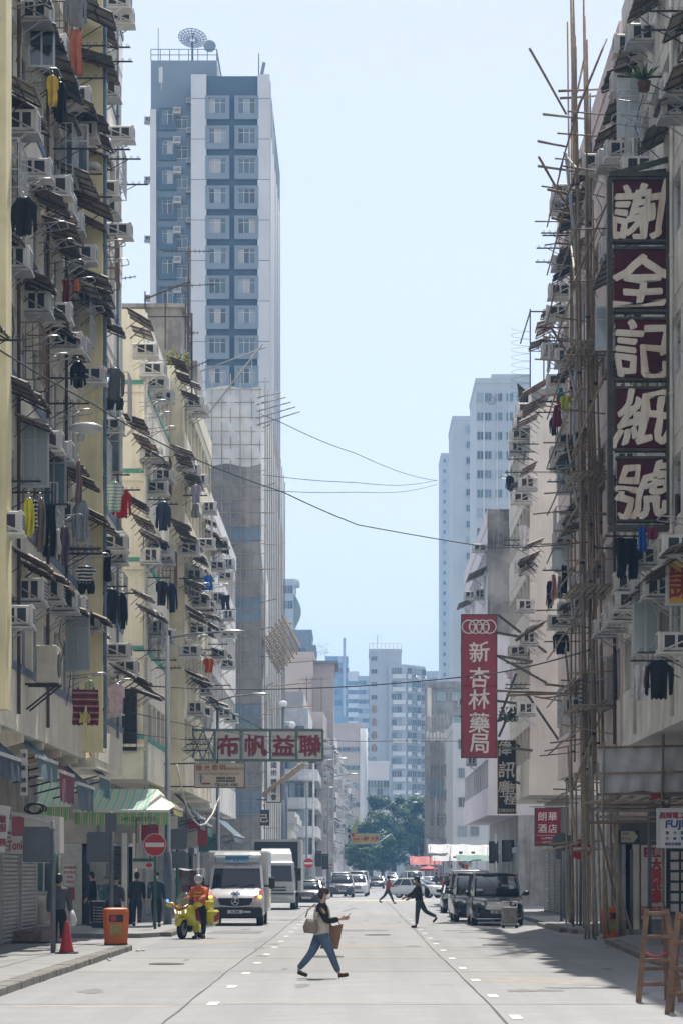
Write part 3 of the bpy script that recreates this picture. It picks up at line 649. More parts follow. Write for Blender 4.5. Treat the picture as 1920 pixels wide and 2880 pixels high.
# plain cloth awnings under the yellow building
def drop_awning(label, D0, D1, z, c, val=.5, X=-7.2):
    t = thing('cloth_awning', label, 'awning', (X-.6, (D0+D1)/2, z), 0, 'plain cloth awnings under the yellow building'); c1 = mat('awning_cloth_%02d' % int(z*10+c[2]*99), c, .85, .15, 3, streak=.35, dirt=tuple(x*.45 for x in c))
    vs = []; fs = []; n = 8
    for i in range(n+1):
        y = D0+(D1-D0)*i/n; vs += [(X-1.1,y,z+1.0),(X-.55,y,z+.47),(X,y,z+.02*math.sin(i*2)),(X+.02,y,z-.05),(X+.05+.03*math.sin(i*3),y,z-val+.04*math.sin(i*2.3))]
    for i in range(n):
        for k in (0,1,3): fs.append((5*i+k,5*i+k+1,5*i+k+6,5*i+k+5))
    ob('canopy', MB().add(vs,fs), c1, t, out=False)
    ob('front_bar', MB().box(X-.05,X+.04,D0,D1,z-.06,z+.02), m_bar, t)
    for yy in (D0+.1, D1-.1): ob('arm', MB().bar((X-1.1,yy,z-.3),(X,yy,z-.02),.04), m_black, t)
    return t
drop_awning('dark blue cloth awning cut off by the left edge of the picture', 55.8, 60.0, 4.3, (.06,.09,.13))
drop_awning('pale teal blue cloth awning, second from the left edge', 63.1, 67.3, 4.52, (.13,.22,.25))
drop_awning('faded maroon cloth awning between two blue ones', 67.6, 71.2, 4.35, (.22,.07,.10), .75)
drop_awning('slate blue cloth awning right of the maroon one', 72.0, 76.6, 4.2, (.11,.16,.20), .7)
drop_awning('short teal cloth awning at the rounded balcony end', 78.2, 81.5, 4.6, (.08,.20,.20), .6)

drop_awning('faded lime yellow cloth awning left of the cream lightbox sign', 100.5, 106, 4.25, (.34,.33,.10), .3, -6.6)
drop_awning('green striped looking cloth awning under the pale yellow building', 112, 116, 4.1, (.06,.22,.15), .5, -6.3)
drop_awning('short dark green cloth awning farther under the pale yellow building', 118, 121.5, 3.9, (.05,.16,.12), .5, -6.3)
drop_awning('long grey shop canopy under the weathered white building', 134, 146, 3.7, (.26,.26,.25), .35, -5.9)
for k, (y, z, w, h, mm, lab) in enumerate([(99,3.0,.9,.7,m_red,'small red hanging shop board under the cream building'),(111,3.1,.8,1.0,m_paper,'pale hanging shop board under the pale yellow building'),(123,3.0,.9,.8,m_panel,'tan hanging shop board under the pale yellow building'),(131,3.1,.9,1.2,m_red,'dark red hanging shop board under the weathered white building'),(140,2.9,.9,.9,m_teal,'teal hanging shop board under the weathered white building')]):
    t = thing('hanging_shop_board', lab, 'sign', (-7.6, y, z)); ob('panel', MB().box(-7.9,-7.9+w,y,y+.1,z,z+h), mm, t); ob('rod', MB().bar((-7.5,y+.05,z+h),(-7.5,y+.05,4.9),.03), m_black, t)
# ---------------------------------------------------------------- right side of the street
def crop(x0, y0, k): return lambda x, y: (x0+x/k, y0+y/k)
Q5, Q1, Q2, Q3, Q4 = crop(1640,0,4.704), crop(1380,1000,4.704), crop(1380,1500,4.704), crop(1640,1440,4.704), crop(1640,1900,4.704)
QA, QB = crop(1400,0,2.94), crop(1400,700,2.94)
m_rwall = mat('grey_cream_paint', (.75,.73,.69), .85, .15, .8, streak=.7, dirt=(.16,.15,.14))
m_lav = mat('lavender_white_paint', (.68,.655,.69), .85, .08, .7, streak=.25, dirt=(.25,.24,.25))
XR = 7.1
r1 = frontage('tenement_building', 'grey cream tenement at the right edge behind the tall red sign', -1, XR, 44, 75.3, 5.37, 6, 3.15, m_rwall, 2.2, 1.3, 2.7, 1.7, 9, None, m_grey, 3, None, 56)
r1b = frontage('tenement_building', 'faded pink tenement behind the bamboo scaffold on the right', -1, XR, 76, 99.5, 5.3, 6, 3.15, m_pink, 2.3, 1.3, 2.7, 1.7, 9, None, m_grey, 3, gy0=86.35)
ac_at(r1, -1, XR, [(740,470),(600,600),(560,1110),(1240,1150),(1190,1440)], Q5)
for (y, z) in [(66.5,15.9),(70,15.6),(68,18.8),(72,12.2),(71,9.0),(73.5,18.6),(67,9.2),(68.5,12.5)]: ac(r1, XR, y, z, -math.pi/2)
for (y, z) in [(66,11.2),(70.5,17.4),(67,14.4)]: awning(r1, -1, XR+.02, y, y+4.2, z, .9, .45, R.choice([m_sheet1,m_sheet2]))
ac_at(r1b, -1, XR, [(480,1990),(150,2150),(300,2130)], Q5)
ac_at(r1b, -1, XR, [(505,1700),(520,1600),(920,2070),(540,2170)], QA)
ac_at(r1b, -1, XR, [(510,350),(490,520),(430,840),(530,910),(490,1090)], QB)
ac_at(r1b, -1, XR, [(980,1130),(930,1290),(880,1430),(980,2300)], Q1)
ac_at(r1b, -1, XR, [(940,90),(1010,1020),(900,1170),(1040,2300)], Q2)
ac_at(r1, -1, XR, [(950,1020),(750,1060),(620,1180),(520,1330),(400,1450),(280,1540)], Q3)
awn_at(r1, -1, XR, [(1317,300,850,mat('tan_corrugated_sheet',(.30,.25,.18),.8,.2,2,streak=.3)),(620,-60,505,m_sheet1),(410,600,210,m_sheet2),(730,1730,590,m_sheet1)], Q5)
awn_at(r1b, -1, XR, [(270,1440,100,m_sheet1)], Q5)
awn_at(r1b, -1, XR, [(560,1460,415,m_sheet1)], QA)
awn_at(r1b, -1, XR, [(500,0,410,m_sheet3),(330,520,225,m_sheet2),(555,880,445,m_sheet1)], QB)
awn_at(r1b, -1, XR, [(1000,1030,800,m_sheet1),(1040,1850,870,m_sheet1),(960,2130,810,m_sheet2)], Q1)
awn_at(r1b, -1, XR, [(940,930,830,m_sheet1)], Q2)
awn_at(r1, -1, XR, [(1130,430,390,m_sheet1,1.0)], Q3)
for (zf, x, y, k, b) in [(Q5,1060,390,1,r1),(Q5,1050,140,1,r1),(Q5,780,1010,1,r1),(Q5,640,1240,0,r1),(Q5,560,1560,0,r1),(QA,480,1925,1,r1b),(QA,490,1945,1,r1b),(QA,440,2050,1,r1b),(QA,430,2165,1,r1b),(QB,450,650,1,r1b),(QB,460,760,1,r1b),(QB,490,1260,1,r1b),(Q1,820,610,1,r1b),(Q1,800,750,1,r1b),(Q1,950,1670,1,r1b),(Q1,940,1500,1,r1b),(Q2,880,490,1,r1b),(Q3,560,320,1,r1),(Q3,420,480,1,r1),(Q3,1020,1860,1,r1),(Q3,920,1970,1,r1)]:
    u, v = zf(x, y); D = DX(u, XR-.6); rack(b, -1, XR, D, ZV(v, D), 1.1 if k else .9, .9, k)
for (zf, x, y, h, g, b) in [(Q5,470,1820,1.5,2,r1),(Q3,680,1880,1.75,2,r1),(Q1,890,1850,1.4,1,r1b),(Q2,830,480,1.2,2,r1b),(QB,820,840,1.2,2,r1)]:
    u, v = zf(x, y); D = DX(u, XR-.6); open_sash(b, XR-.66, D, ZV(v, D), rad(R.uniform(-8,8)), .62, h, g)
for k in range(9):
    y = R.uniform(60, 104); z = 5.6+3.15*R.randrange(6)+R.uniform(0,2); zz = z+R.uniform(1.4,3)
    cable(r1 if y < 75 else r1b, [(XR-.05-.2*math.sin(j*.9)**2, y+R.uniform(-.15,.15), z+(zz-z)*j/7) for j in range(8)], .011, R.choice([m_wire, m_pipew]))
# end wall of the near right building, wires on it, and the corner shop front below
# pot plant on the rack, high up
u, v = Q5(800, 1130); D = DX(u, XR-.6); pp = thing('potted_plant', 'spiky potted plant on a window rack high on the right building', 'plant', (XR-.6, D, ZV(v, D)))
ob('pot', MB().tube([(0,0,-.12),(0,0,.1)], [.12,.16], 10), mat('clay_pot',(.12,.06,.04),.8,.2,4), pp, world=False)
pb = MB()
for i in range(26):
    a = R.uniform(0,6.28); l = R.uniform(.35,.65); t = R.uniform(.2,1.1); d = Vector((math.cos(a)*math.sin(t), math.sin(a)*math.sin(t), math.cos(t))); q = Vector((-math.sin(a), math.cos(a), 0))*.02
    pb.add([Vector((0,0,.1))-q, Vector((0,0,.1))+q, Vector((0,0,.1))+d*l*.7+q, Vector((0,0,.1))+d*l-Vector((0,0,.1))], [(0,1,2,3)])
ob('leaf_tuft', pb, mat('plant_green',(.05,.10,.035),.6,.2,4), pp, world=False, out=False)
for i_, z in enumerate((8.6,20.9,6.6)): ac(r1, XR, 59.2+.35*(i_ % 3), z, -math.pi/2)
for z in (19.7,): awning(r1, -1, XR+.02, 58.3, 60.2, z, .6, .3, m_sheet2)
for (y, z) in [(58.4,9.2)]: rack(r1, -1, XR, y, z, .8, .9, 0)
m_cage = mat('white_window_cage', (.50,.52,.52), .5, .15, 4); m_cage2 = mat('rusty_window_cage', (.20,.13,.09), .8, .3, 4)
def cage(parent, s, X, y, z, L=1.5, h=1.25, out=.45, m=None):
    b = MB(); Xo = X+s*out
    for zz in (z, z+h*.5, z+h): b.bar((X,y,zz),(Xo,y,zz),.025).bar((Xo,y,zz),(Xo,y+L,zz),.025).bar((X,y+L,zz),(Xo,y+L,zz),.025)
    for k in range(7): b.bar((Xo,y+L*k/6,z),(Xo,y+L*k/6,z+h),.018)
    for k in range(3): b.bar((X+s*out*k/3,y,z),(X+s*out*k/3,y,z+h),.018)
    return ob('window_cage', b, m or R.choice([m_cage,m_cage,m_cage2]), parent)
for (y, z) in [(57.2,15.6),(61,12.6),(64.5,9.6),(68,18.8),(71,9.5),(66.5,21.9),(72.5,15.7),(77.5,12.6),(80,18.8),(83,9.5),(79,24.9),(84.5,15.7),(82.5,22)]: cage(bA, 1, XA, y, z)
for (y, z) in [(97,9.6),(101,15.6),(104,12.6),(98.5,18.6)]: cage(bC, 1, XC, y, z)
for (y, z) in [(110,12.7),(114,9.6),(119,15.8),(123,6.5),(126,12.7)]: cage(bE, 1, XE, y, z)
for (y, z) in [(66,6.7),(70,12.9),(72.5,16),(68.5,19.2)]: cage(r1, -1, XR, y, z)
for (y, z) in [(79,6.7),(82,13),(86,9.8),(90,16.1),(94,12.9),(97,19.3),(84.5,19.3),(92,6.7)]: cage(r1b, -1, XR, y, z)
for (y, z0_) in [(60.5,5.3),(66.2,5.3),(70.4,8.4),(79.4,5.3),(85.5,5.3)]: downpipe(bA, XA+.06, y, z0_, 33, .04, R.choice([m_pipew,m_rust,m_pipe]))
for y in (63, 71.5): downpipe(r1, XR-.06, y, 5.4, 24, .045, m_pipew)
for y in (77, 85, 93): downpipe(r1b, XR-.06, y, 5.4, 24, .045, R.choice([m_pipew,m_rust]))
# ---- cream building with the blank end wall
r2 = frontage('tenement_building', 'cream building with a tall blank end wall facing down the street, right side', -1, 6.9, 113, 128, 5.15, 5, 3.1, mat('grey_cream_render', (.79,.755,.68), .85, .08, .6, streak=.22, dirt=(.35,.33,.29)), 2.4, 1.3, 2.65, 1.6, 9, m_alu, m_grey, 2)
m_cem = mat('cement_render', (.27,.27,.265), .9, .2, 2, streak=.2)
pt = MB(); xs = [7.0+.16*i for i in range(19)]; vs = [(x,112.97,21.35) for x in xs]+[(x,112.97,20.9-.25*math.sin(i*.9)-R.uniform(0,.25)) for i,x in enumerate(xs)]
ob('render_patch', pt.add(vs, [(i,i+1,20+i,19+i) for i in range(18)]), m_cem, r2, out=False)
ob('wall_joint', MB().box(6.92,15,112.975,113.0,17.98,18.02).box(6.92,15,112.975,113.0,11.98,12.03), m_cem, r2)
ac_at(r2, -1, 6.9, [(460,700),(390,880),(375,1060),(320,1230),(460,1700),(400,1880)], Q1)
ac_at(r2, -1, 6.9, [(450,430),(430,960),(470,1400),(350,1560),(440,2330)], Q2)
awn_at(r2, -1, 6.9, [(395,530,255,m_sheet2,1.0),(330,1560,175,m_sheet1)], Q1)
awn_at(r2, -1, 6.9, [(400,230,265,m_sheet2),(330,430,262,m_sheet1),(430,1270,265,m_sheet1)], Q2)
for (zf, x, y, k) in [(Q1,420,1170,1),(Q1,380,1275,1),(Q1,350,1370,1),(Q1,310,1545,1),(Q1,260,1620,0),(Q2,300,90,1),(Q2,290,160,1),(Q2,300,930,0),(Q2,330,1720,1),(Q2,320,2005,1),(Q2,310,2055,1)]:
    u, v = zf(x, y); D = DX(u, 6.3); rack(r2, -1, 6.9, D, ZV(v, D), 1.0, .9, k)
# roof cage with coiled wire
rc = MB()
for x in (6.95,7.5,8.1,8.8):
    rc.bar((x,113.2,21.4),(x,113.2,24.6),.05)
rc.bar((6.95,113.2,24.5),(9.5,113.2,24.5),.05).bar((6.95,113.2,22.9),(9.5,113.2,22.9),.03).bar((6.95,113.2,24.5),(6.95,120,24.5),.05)
ob('roof_cage', rc, m_black, r2)
ob('barbed_coil', MB().tube([(6.55+.38*math.cos(t*.55), 113.1+.2*math.sin(t*.55), 21.0+t*.026) for t in range(110)], .006, 4), m_rust, r2)
ob('torn_net', MB().add([(6.4,113,21.6),(7.2,113,20.9),(6.75,113.2,20.1),(6.55,113,20.5),(6.9,113.1,21.2)], [(0,4,3),(4,1,2),(4,2,3)]), m_black, r2, out=False)
wf = weeds(r2, (6.6,121,ZV(2030,121)), .5, .6, 320, [mat('hanging_plant',(.06,.09,.04),.7,.3,3)], 9); wf.name = 'balcony_plant'
# ---- third right building with stained wall
r3 = frontage('tenement_building', 'old right hand building with a grey water stained end wall above lavender paint', -1, 6.75, 146, 178, 5.0, 4, 3.75, m_lav, 2.6, 1.3, 2.8, 1.6, 9, m_alu, m_grey, 2)
m_stain = mat('stained_old_render', (.20,.19,.18), .95, .7, .45, streak=.7, dirt=(.46,.44,.42), bump=.2)
ob('stained_wall', MB().box(6.74,15.7,145.9,145.98,14.3,20.75), m_stain, r3)
for (y, z) in [(148,18.8),(150,16.5),(153,13.5),(156,11),(150,9.5),(160,17.5),(165,14.8),(160,8),(170,12)]: ac(r3, 6.75, y, z, -math.pi/2)
for (y, z) in [(147,16.9),(151,13.0),(157,10.2),(162,16.8)]: awning(r3, -1, 6.77, y, y+4, z+.6, .95, .45, m_sheet2)
# street level on the right
for y in (88, 91.3, 94.8): shutter(r1b, (XR+1.65, y, .14), 2.8, 2.75, -math.pi/2, m_shut2)
for y in (115, 118.4, 121.8, 125.2): shutter(r2, (8.45, y, .14), 2.8, 2.75, -math.pi/2, m_shut)
m_gshut = mat('green_shutter', (.16,.24,.21), .5, .1, 2)
for y in (148, 152, 156, 160, 164): shutter(r3, (8.3, y, .14), 2.8, 2.75, -math.pi/2, m_gshut)
cs = thing('corner_shop', 'property agency front with a tall white signboard behind the bamboo poles', 'shop', (9.4, 86.6, .13))
ob('end_wall', MB().box(7.9,14,86.3,86.6,.14,5.1), m_grey, cs); ob('fascia', MB().box(8.0,13,85.9,86.3,2.75,3.45), mat('shop_fascia_dark',(.10,.10,.10),.5,.1,3), cs)
ob('pillar', MB().box(7.95,8.2,85.95,86.29,.14,2.74), mat('steel_pillar',(.40,.40,.41),.3,.1,3,metal=.5), cs); ob('pillar', MB().box(8.42,8.62,85.95,86.29,.14,2.74), m_cream, cs)
ob('doorway', MB().box(8.2,8.42,86.2,86.29,.14,2.74), m_dark, cs)
sgn = ob('signboard', MB().box(8.66,9.42,85.75,85.88,.45,2.72), mat('sign_white',(.58,.57,.54),.5,.06,4), cs)
ob('sign_header', MB().box(8.74,9.34,85.73,85.748,2.35,2.65), m_red, sgn); put('lettering', letters('大興', .26, mat('sign_cream_letter',(.6,.58,.52),.5,0)), sgn, (9.04,85.72,2.5), None, None, True)
for i, t in enumerate('大興地產'): put('lettering', letters(t, .40, m_redpaint, bold=.02, sx=1.2), sgn, (9.12,85.74,2.12-.32*i), None, None, True)
put('lettering', letters('專營', .14, m_redpaint), sgn, (9.05,85.74,.98), None, None, True)
for i in range(4): put('lettering', letters('買賣\n租務\n樓宇', .11, m_redpaint), sgn, (8.75+.19*i,85.74,.7), None, None, True)
ob('poster_panel', MB().box(9.5,11.2,86.0,86.25,.6,2.6), mat('blue_notice',(.05,.06,.08),.3,.1,3), cs)
pc = MB()
for i in range(5):
    for j in range(6): pc.box(9.58+i*.33,9.83+i*.33,85.98,85.998,.68+j*.32,.92+j*.32)
ob('price_card', pc, m_paper, cs)['kind'] = 'stuff'
for (a, b, z0, z1, mm) in [(8.0,8.9,3.5,4.3,m_pink),(8.95,9.4,3.5,4.4,m_red),(9.5,11,3.5,4.2,m_paper)]: ob('shop_sign', MB().box(a,b,85.85,85.95,z0,z1), mm, cs)
# ---- bamboo scaffold
m_bam = [mat('bamboo_tan',(.34,.265,.17),.6,.2,3,fine=.2), mat('bamboo_grey',(.29,.265,.22),.7,.2,3,fine=.2), mat('bamboo_brown',(.22,.155,.095),.6,.2,3,fine=.2)]
m_tie = mat('black_tie', (.02,.02,.02), .6, 0)
def pole(parent, a, b, r=.045, name='bamboo_pole', m=None):
    a = Vector(a); b = Vector(b); L = (b-a).length; n = max(2, int(L/.42)); pts = []; rs = []; bend = Vector((R.uniform(-1,1),R.uniform(-1,1),0))*L*.004
    for i in range(n+1):
        t = i/n; p = a.lerp(b, t)+bend*math.sin(math.pi*t); tp = 1-.25*t
        if 0 < i < n:
            d = (b-a)/L*.012; pts += [p-d*2, p-d, p+d, p+d*2]; rs += [r*tp, r*tp*1.13, r*tp*1.13, r*tp]
        else: pts.append(p); rs.append(r*tp)
    return ob(name, MB().tube(pts, rs, 6), m or R.choice(m_bam), parent, out=False)
def standard(parent, p0, p1, r=.05):
    """upright line of lapped poles"""
    p0 = Vector(p0); p1 = Vector(p1); L = (p1-p0).length; n = max(1, round(L/5.6))
    for i in range(n):
        a = p0.lerp(p1, max(0, i/n-.02)); b = p0.lerp(p1, min(1, (i+1)/n+.14)); o = Vector((.07*(i % 2), .05*(i % 2), 0)); j = Vector((R.uniform(-.05,.05), 0, 0))
        pole(parent, a+o, b+o+j, r)
        if i: t = MB().tube([a+Vector((.03,0,.3)), a+Vector((.03,0,.36))], .065, 6); ob('tie', t, m_tie, parent)
sf = thing('bamboo_scaffold', 'tall bamboo scaffold standing at the right kerb from the ground to the roof', 'scaffold', (6.4, 80, 0))
stds = [(1646,1612,-30,79),(1656,1604,-150,79.5),(1673,1640,300,78.2),(1668,1650,110,80),(1690,1635,-120,82),(1700,1660,560,79),(1722,1672,900,80.5),(1612,1598,60,90),(1622,1610,230,92),(1640,1615,100,88),(1655,1628,420,95),(1660,1640,700,98),(1735,1716,1280,76.5),(1592,1596,520,97),(1606,1604,330,96),(1648,1644,240,84),(1696,1690,1000,80.8)]
for (ub, ut, vt, D) in stds:
    b = W(ub, V0+F*EYE/D-1, D); t = W(ut, vt, D+1.5); b.z = .0 if b.x < 6.9 else .13; standard(sf, b, t, .034)
for (u0, v0, u1, v1, D0, D1) in [(1676,2290,1752,2641,77,77.5),(1705,2380,1776,2638,78.5,79),(1712,2200,1758,2635,77.8,78),(1700,2450,1712,2640,79,79.3),(1655,2100,1678,2651,77.6,77.4)]:   # raking feet
    p, q = W(u0,v0,D0), W(u1,v1,D1); q.z = .13; pole(sf, q, p, .045)
for (u0, v0, u1, v1) in [(1488,134,1592,321),(1526,320,1690,338),(1512,396,1594,412),(1514,439,1600,590),(1512,466,1690,492),(1539,532,1640,552),(1550,612,1690,640),(1545,915,1605,1010),(1570,255,1690,250),(1575,275,1690,268),(1560,683,1690,690),(1650,130,1622,260)]:
    D = R.uniform(84,87); pole(sf, W(u0,v0,D), W(u1,v1,D+.6), .042)
for (ul, vl, D) in [(1575,262,86),(1590,690,86)]: pass
z = 2.6; i = 0
while z < 24:       # ledgers along the front and putlogs back to the wall
    pole(sf, (6.05+.01*(i % 3),76.4,z+.1), (6.0,83.5,z), .03); pole(sf, (6.02,82.5,z+.05), (6.1,90.5,z-.05), .03)
    for y in (77.2, 79.8, 82.5, 86, 89.5):
        if R.random() < .8: pole(sf, (5.72+R.uniform(-.15,.1),y,z+R.uniform(-.15,.25)), (7.05,y+.2,z+R.uniform(-.1,.2)), .026)
    if i % 2 == 0: pole(sf, (6.05,77+R.uniform(0,3),z), (6.4,84+R.uniform(0,4),z+3.1), .042)
    if i % 3 == 1: pole(sf, (5.95,78,z), (7.0,79,z+2.6), .038)
    z += 1.55; i += 1
for (zd, y0, y1) in [(ZV(1000,80),78.6,82.5),(ZV(1355,80),78.4,82.2),(ZV(1665,79),77.6,81.5),(ZV(2000,79),77.4,80.5)]:     # decks
    for j in range(7): pole(sf, (6.05+.16*j,y0-.2,zd), (6.05+.16*j,y1+.2,zd+.05), .035)
    for j in range(8): y = y0+(y1-y0)*j/7; pole(sf, (5.95,y,zd+.07), (7.1,y,zd+.07), .03)
for (u0, v0, u1, v1) in [(1395,1943,1608,1952),(1423,1956,1610,1950),(1533,1925,1600,1932),(1587,1948,1665,1875),(1592,1955,1660,1890),(1600,1960,1672,1885)]: pole(sf, W(u0,v0,86), W(u1,v1,86.5), .045, m=m_bam[0])
for k in range(10): pole(sf, W(1588+k*3,1955-k*2,86+.1*k), W(1652+k*2,1885-k,86.4+.1*k), .03, m=m_bam[0])
ob('rope_coil', MB().tube([(6.2+.12*math.cos(t),78.4+.05*math.sin(t*3),7.2-.02*t+.1*math.sin(t)) for t in range(40)], .012, 4), m_tie, sf)
# grey service conduit running up among the poles
ob('conduit', MB().tube([W(1590,430,84),W(1607,600,84),W(1622,760,84),W(1628,900,84),W(1618,1050,84),W(1612,1200,84),W(1630,1400,84),W(1640,1700,83),W(1632,2000,83)], .05, 7), mat('grey_conduit',(.33,.37,.42),.4,.1,3), sf)
# working platform with the white sheet, under the overhang
pf = thing('scaffold_platform', 'bamboo work platform wrapped in white sheeting under the right hand overhang', 'platform', (6.9, 68, 3.2))
n, mvs, mfs = 26, [], []
for i in range(n+1):
    for k in range(7):
        x = 5.78+3.4*i/n; zz = 4.92-.04*math.sin(i*.6)-1.12*k/6
        mvs.append((x, 67.2+.05*math.sin(i*1.7+k)+.04*math.sin(i*.8-k*1.3)+R.uniform(-.02,.02), zz))
for i in range(n):
    for k in range(6): mfs.append((i*7+k,i*7+k+1,i*7+k+8,i*7+k+7))
sb = MB().add(mvs, mfs, True); ob('plastic_sheet', sb, mat('white_sheeting',(.50,.51,.52),.5,.1,2,streak=.2), pf, out=False)
for zz in (4.9, 4.28, 3.78): pole(pf, (5.7,67.05,zz-.03), (9.3,67.05,zz+.04), .035)
for x in (5.84, 7.25, 8.6): pole(pf, (x,67.0,3.3), (x+.04,67.0,5.0), .035)
for i in range(20): x = 5.9+.17*i; pole(pf, (x,66.7+R.uniform(-.2,.2),3.62+R.uniform(-.04,.1)), (x+R.uniform(-.1,.1),72,3.66), .04)
for zz in (3.5, 3.38, 3.22, 3.1): pole(pf, (5.75,67.1+R.uniform(0,.4),zz), (9.3,67.2,zz+R.uniform(-.04,.04)), .042)
for zz in (3.15, 3.5): pole(pf, (5.8,71,zz), (9.3,71.5,zz), .042)
for (x, xb) in ((7.32,7.45),(8.5,8.9),(8.9,9.3)): pole(pf, (x,67.3,5.3), (xb,68.5,.14), .045)
ob('hanger_rod', MB().cyl((7.98,66.2,5.3),(8.0,66.2,2.9),.04,7).bar((8.0,66.2,3.55),(8.4,66.2,3.15),.05), m_black, pf)
# ---------------------------------------------------------------- netted building across the junction
def bambox(parent, a, b, r=.05, m=None): return ob('bamboo_pole', MB().tube([a, b], r, 5), m or m_bam[1], parent, out=False)
m_net = mat('scaffold_net', (.30,.265,.225), .9, .2, .8, streak=.35, dirt=(.2,.18,.16))
nb = m_net.node_tree; b_ = nb.nodes['Principled BSDF']
def see_thru(m, base, amp, sc):
    nt = m.node_tree; b = nt.nodes['Principled BSDF']; g = nt.nodes.new('ShaderNodeNewGeometry'); t = nt.nodes.new('ShaderNodeTexNoise'); t.inputs['Scale'].default_value = sc; nt.links.new(g.outputs['Position'], t.inputs['Vector'])
    r = nt.nodes.new('ShaderNodeMapRange'); r.inputs[1].default_value = .3; r.inputs[2].default_value = .7; r.inputs[3].default_value = base-amp; r.inputs[4].default_value = base+amp; nt.links.new(t.outputs['Fac'], r.inputs[0]); nt.links.new(r.outputs[0], b.inputs['Alpha'])
see_thru(m_net, .62, .2, .5)
m_netb = mat('blue_net_band', (.17,.24,.29), .9, .15, .8); see_thru(m_netb, .8, .1, .7)
m_netw = mat('white_net_sheet', (.82,.81,.78), .8, .12, .5, streak=.25, dirt=(.4,.38,.35)); see_thru(m_netw, .74, .12, .4)
nt_ = thing('scaffolded_building', 'building wrapped in brown scaffold netting across the junction on the left', 'building', (-12, 212, 0))
NX, NY = -7.0, 205
ob('wall', MB().box(-26, NX-1.2, NY+1.4, 262, 0, 36.2), m_grey, nt_)
for i in range(11):
    for j in range(3): window(nt_, NX-2.3-1.75*j, NY+1.36, 3.2+3.05*i, 0, 1.2, 1.5, 2, None, (0,0,1))
def netsheet(x0, x1, y, z0, z1, m, amp=.1, nx=22, nz=6):
    vs = []; fs = []
    for i in range(nx+1):
        for k in range(nz+1):
            t = k/nz; vs.append((x0+(x1-x0)*i/nx, y+amp*math.sin(i*1.3+k*.7)*math.sin(math.pi*t)+R.uniform(-.03,.03), z0+(z1-z0)*t+(.12*math.sin(i*.9) if k in (0,nz) else 0)))
    for i in range(nx):
        for k in range(nz): fs.append((i*(nz+1)+k,(i+1)*(nz+1)+k,(i+1)*(nz+1)+k+1,i*(nz+1)+k+1))
    return MB().add(vs, fs, True)
lv = [(.5,6,m_net),(6,7.8,m_netb),(7.8,12.6,m_net),(12.6,14.3,m_netb),(14.3,20.2,m_net),(20.2,22,m_netb),(22,26,m_net),(26,27.2,m_netb),(27.2,31.6,m_net)]
for (a, b, mm) in lv: ob('net_panel', netsheet(-16, NX, NY, a, b, mm), mm, nt_, out=False)
for (a, b) in ((31.6,33.2),(33.2,35.2),(35.2,37.3)): ob('net_panel', netsheet(-16, NX, NY-.05, a, b, m_netw, .2), m_netw, nt_, out=False)
for i in range(13): bambox(nt_, (NX-.05-.72*i, NY-.12, 0), (NX-.05-.72*i+R.uniform(-.1,.1), NY-.1, 37.5+R.uniform(0,2.5)), .035)
for i in range(37): bambox(nt_, (-16, NY-.15, i+1.1), (NX+R.uniform(.05,.5), NY-.15, i+1.1+R.uniform(-.1,.1)), .026, R.choice(m_bam))
bambox(nt_, (-15,NY-.3,30), (-6.9,NY-.3,40.4), .06); bambox(nt_, (-12,NY-.3,38.2), (-6.6,NY-.3,40.2), .05)
for k in range(5): bambox(nt_, (NX-.3,NY-.2,36.5-.5*k), (NX+1.4+.35*k,NY+.5,37.0-.35*k), .05)
# its flank, hung with white sheets
for k in range(7):
    y0 = NY+.1+8*k; vs = []; fs = []
    for i in range(9):
        for q in range(13): vs.append((NX+.12*math.sin(i*1.1+q*.5)+R.uniform(-.04,.04)+(.25 if k == 0 and 4 < q < 8 else 0), y0+8*i/8, 3.5+(33.5 if k < 5 else 30)*q/12))
    for i in range(8):
        for q in range(12): fs.append((i*13+q,(i+1)*13+q,(i+1)*13+q+1,i*13+q+1))
    ob('net_panel', MB().add(vs, fs, True), m_netw, nt_, out=False)
for k in range(12): bambox(nt_, (NX+.25,NY+5*k,0), (NX+.3,NY+5*k,38), .05)
for k in range(16): bambox(nt_, (NX-.2,NY+R.uniform(0,6),3+2.1*k), (NX+.6+R.uniform(0,.5),NY+R.uniform(0,4),3.1+2.1*k), .04, m_bam[2])
def fan(label, c, w, d, tilt, n=12, pl=True, bv=(0,1,0)):
    """catch fan of bamboo jutting over the street"""
    t = thing('catch_fan', label, 'scaffold', c); 
    def P(a, b): return (c[0]+a*math.cos(tilt)+b*bv[0], c[1]+b*bv[1], c[2]+a*math.sin(tilt)+b*bv[2])
    for i in range(n): q = d*i/(n-1); bambox(t, P(0,q), P(w,q), .055, m_bam[0])
    for i in range(7): q = w*(.08+.14*i); bambox(t, P(q,-.3), P(q,d+.3), .045, m_bam[2])
    if pl: ob('bamboo_mat', MB().add([P(.1,.1),P(w*.8,.1),P(w*.8,d-.1),P(.1,d-.1)],[(0,1,2,3)]), m_bam[0], t, out=False)
    return t
fan('tilted bamboo catch fan high on the white netting at left', (NX+.0, 206, ZV(1812,206)), 2.7, 2.6, rad(50), 15, False, (.42,.5,-.78))
fan('brown matted bamboo catch fan low on the netting, behind the red lettered sign', (-6.4, 186, 7.0), 3.4, 7, rad(38), 10)
for (u0,v0,u1,v1) in [(770,1868,886,1858),(765,1930,878,1920),(755,1995,880,1985),(795,1760,818,1768),(790,1745,822,1755),(830,2135,880,2160),(835,2150,885,2150),(800,1790,826,1800)]: bambox(nt_, W(u0,v0,212), W(u1,v1,209), .05, m_bam[0])
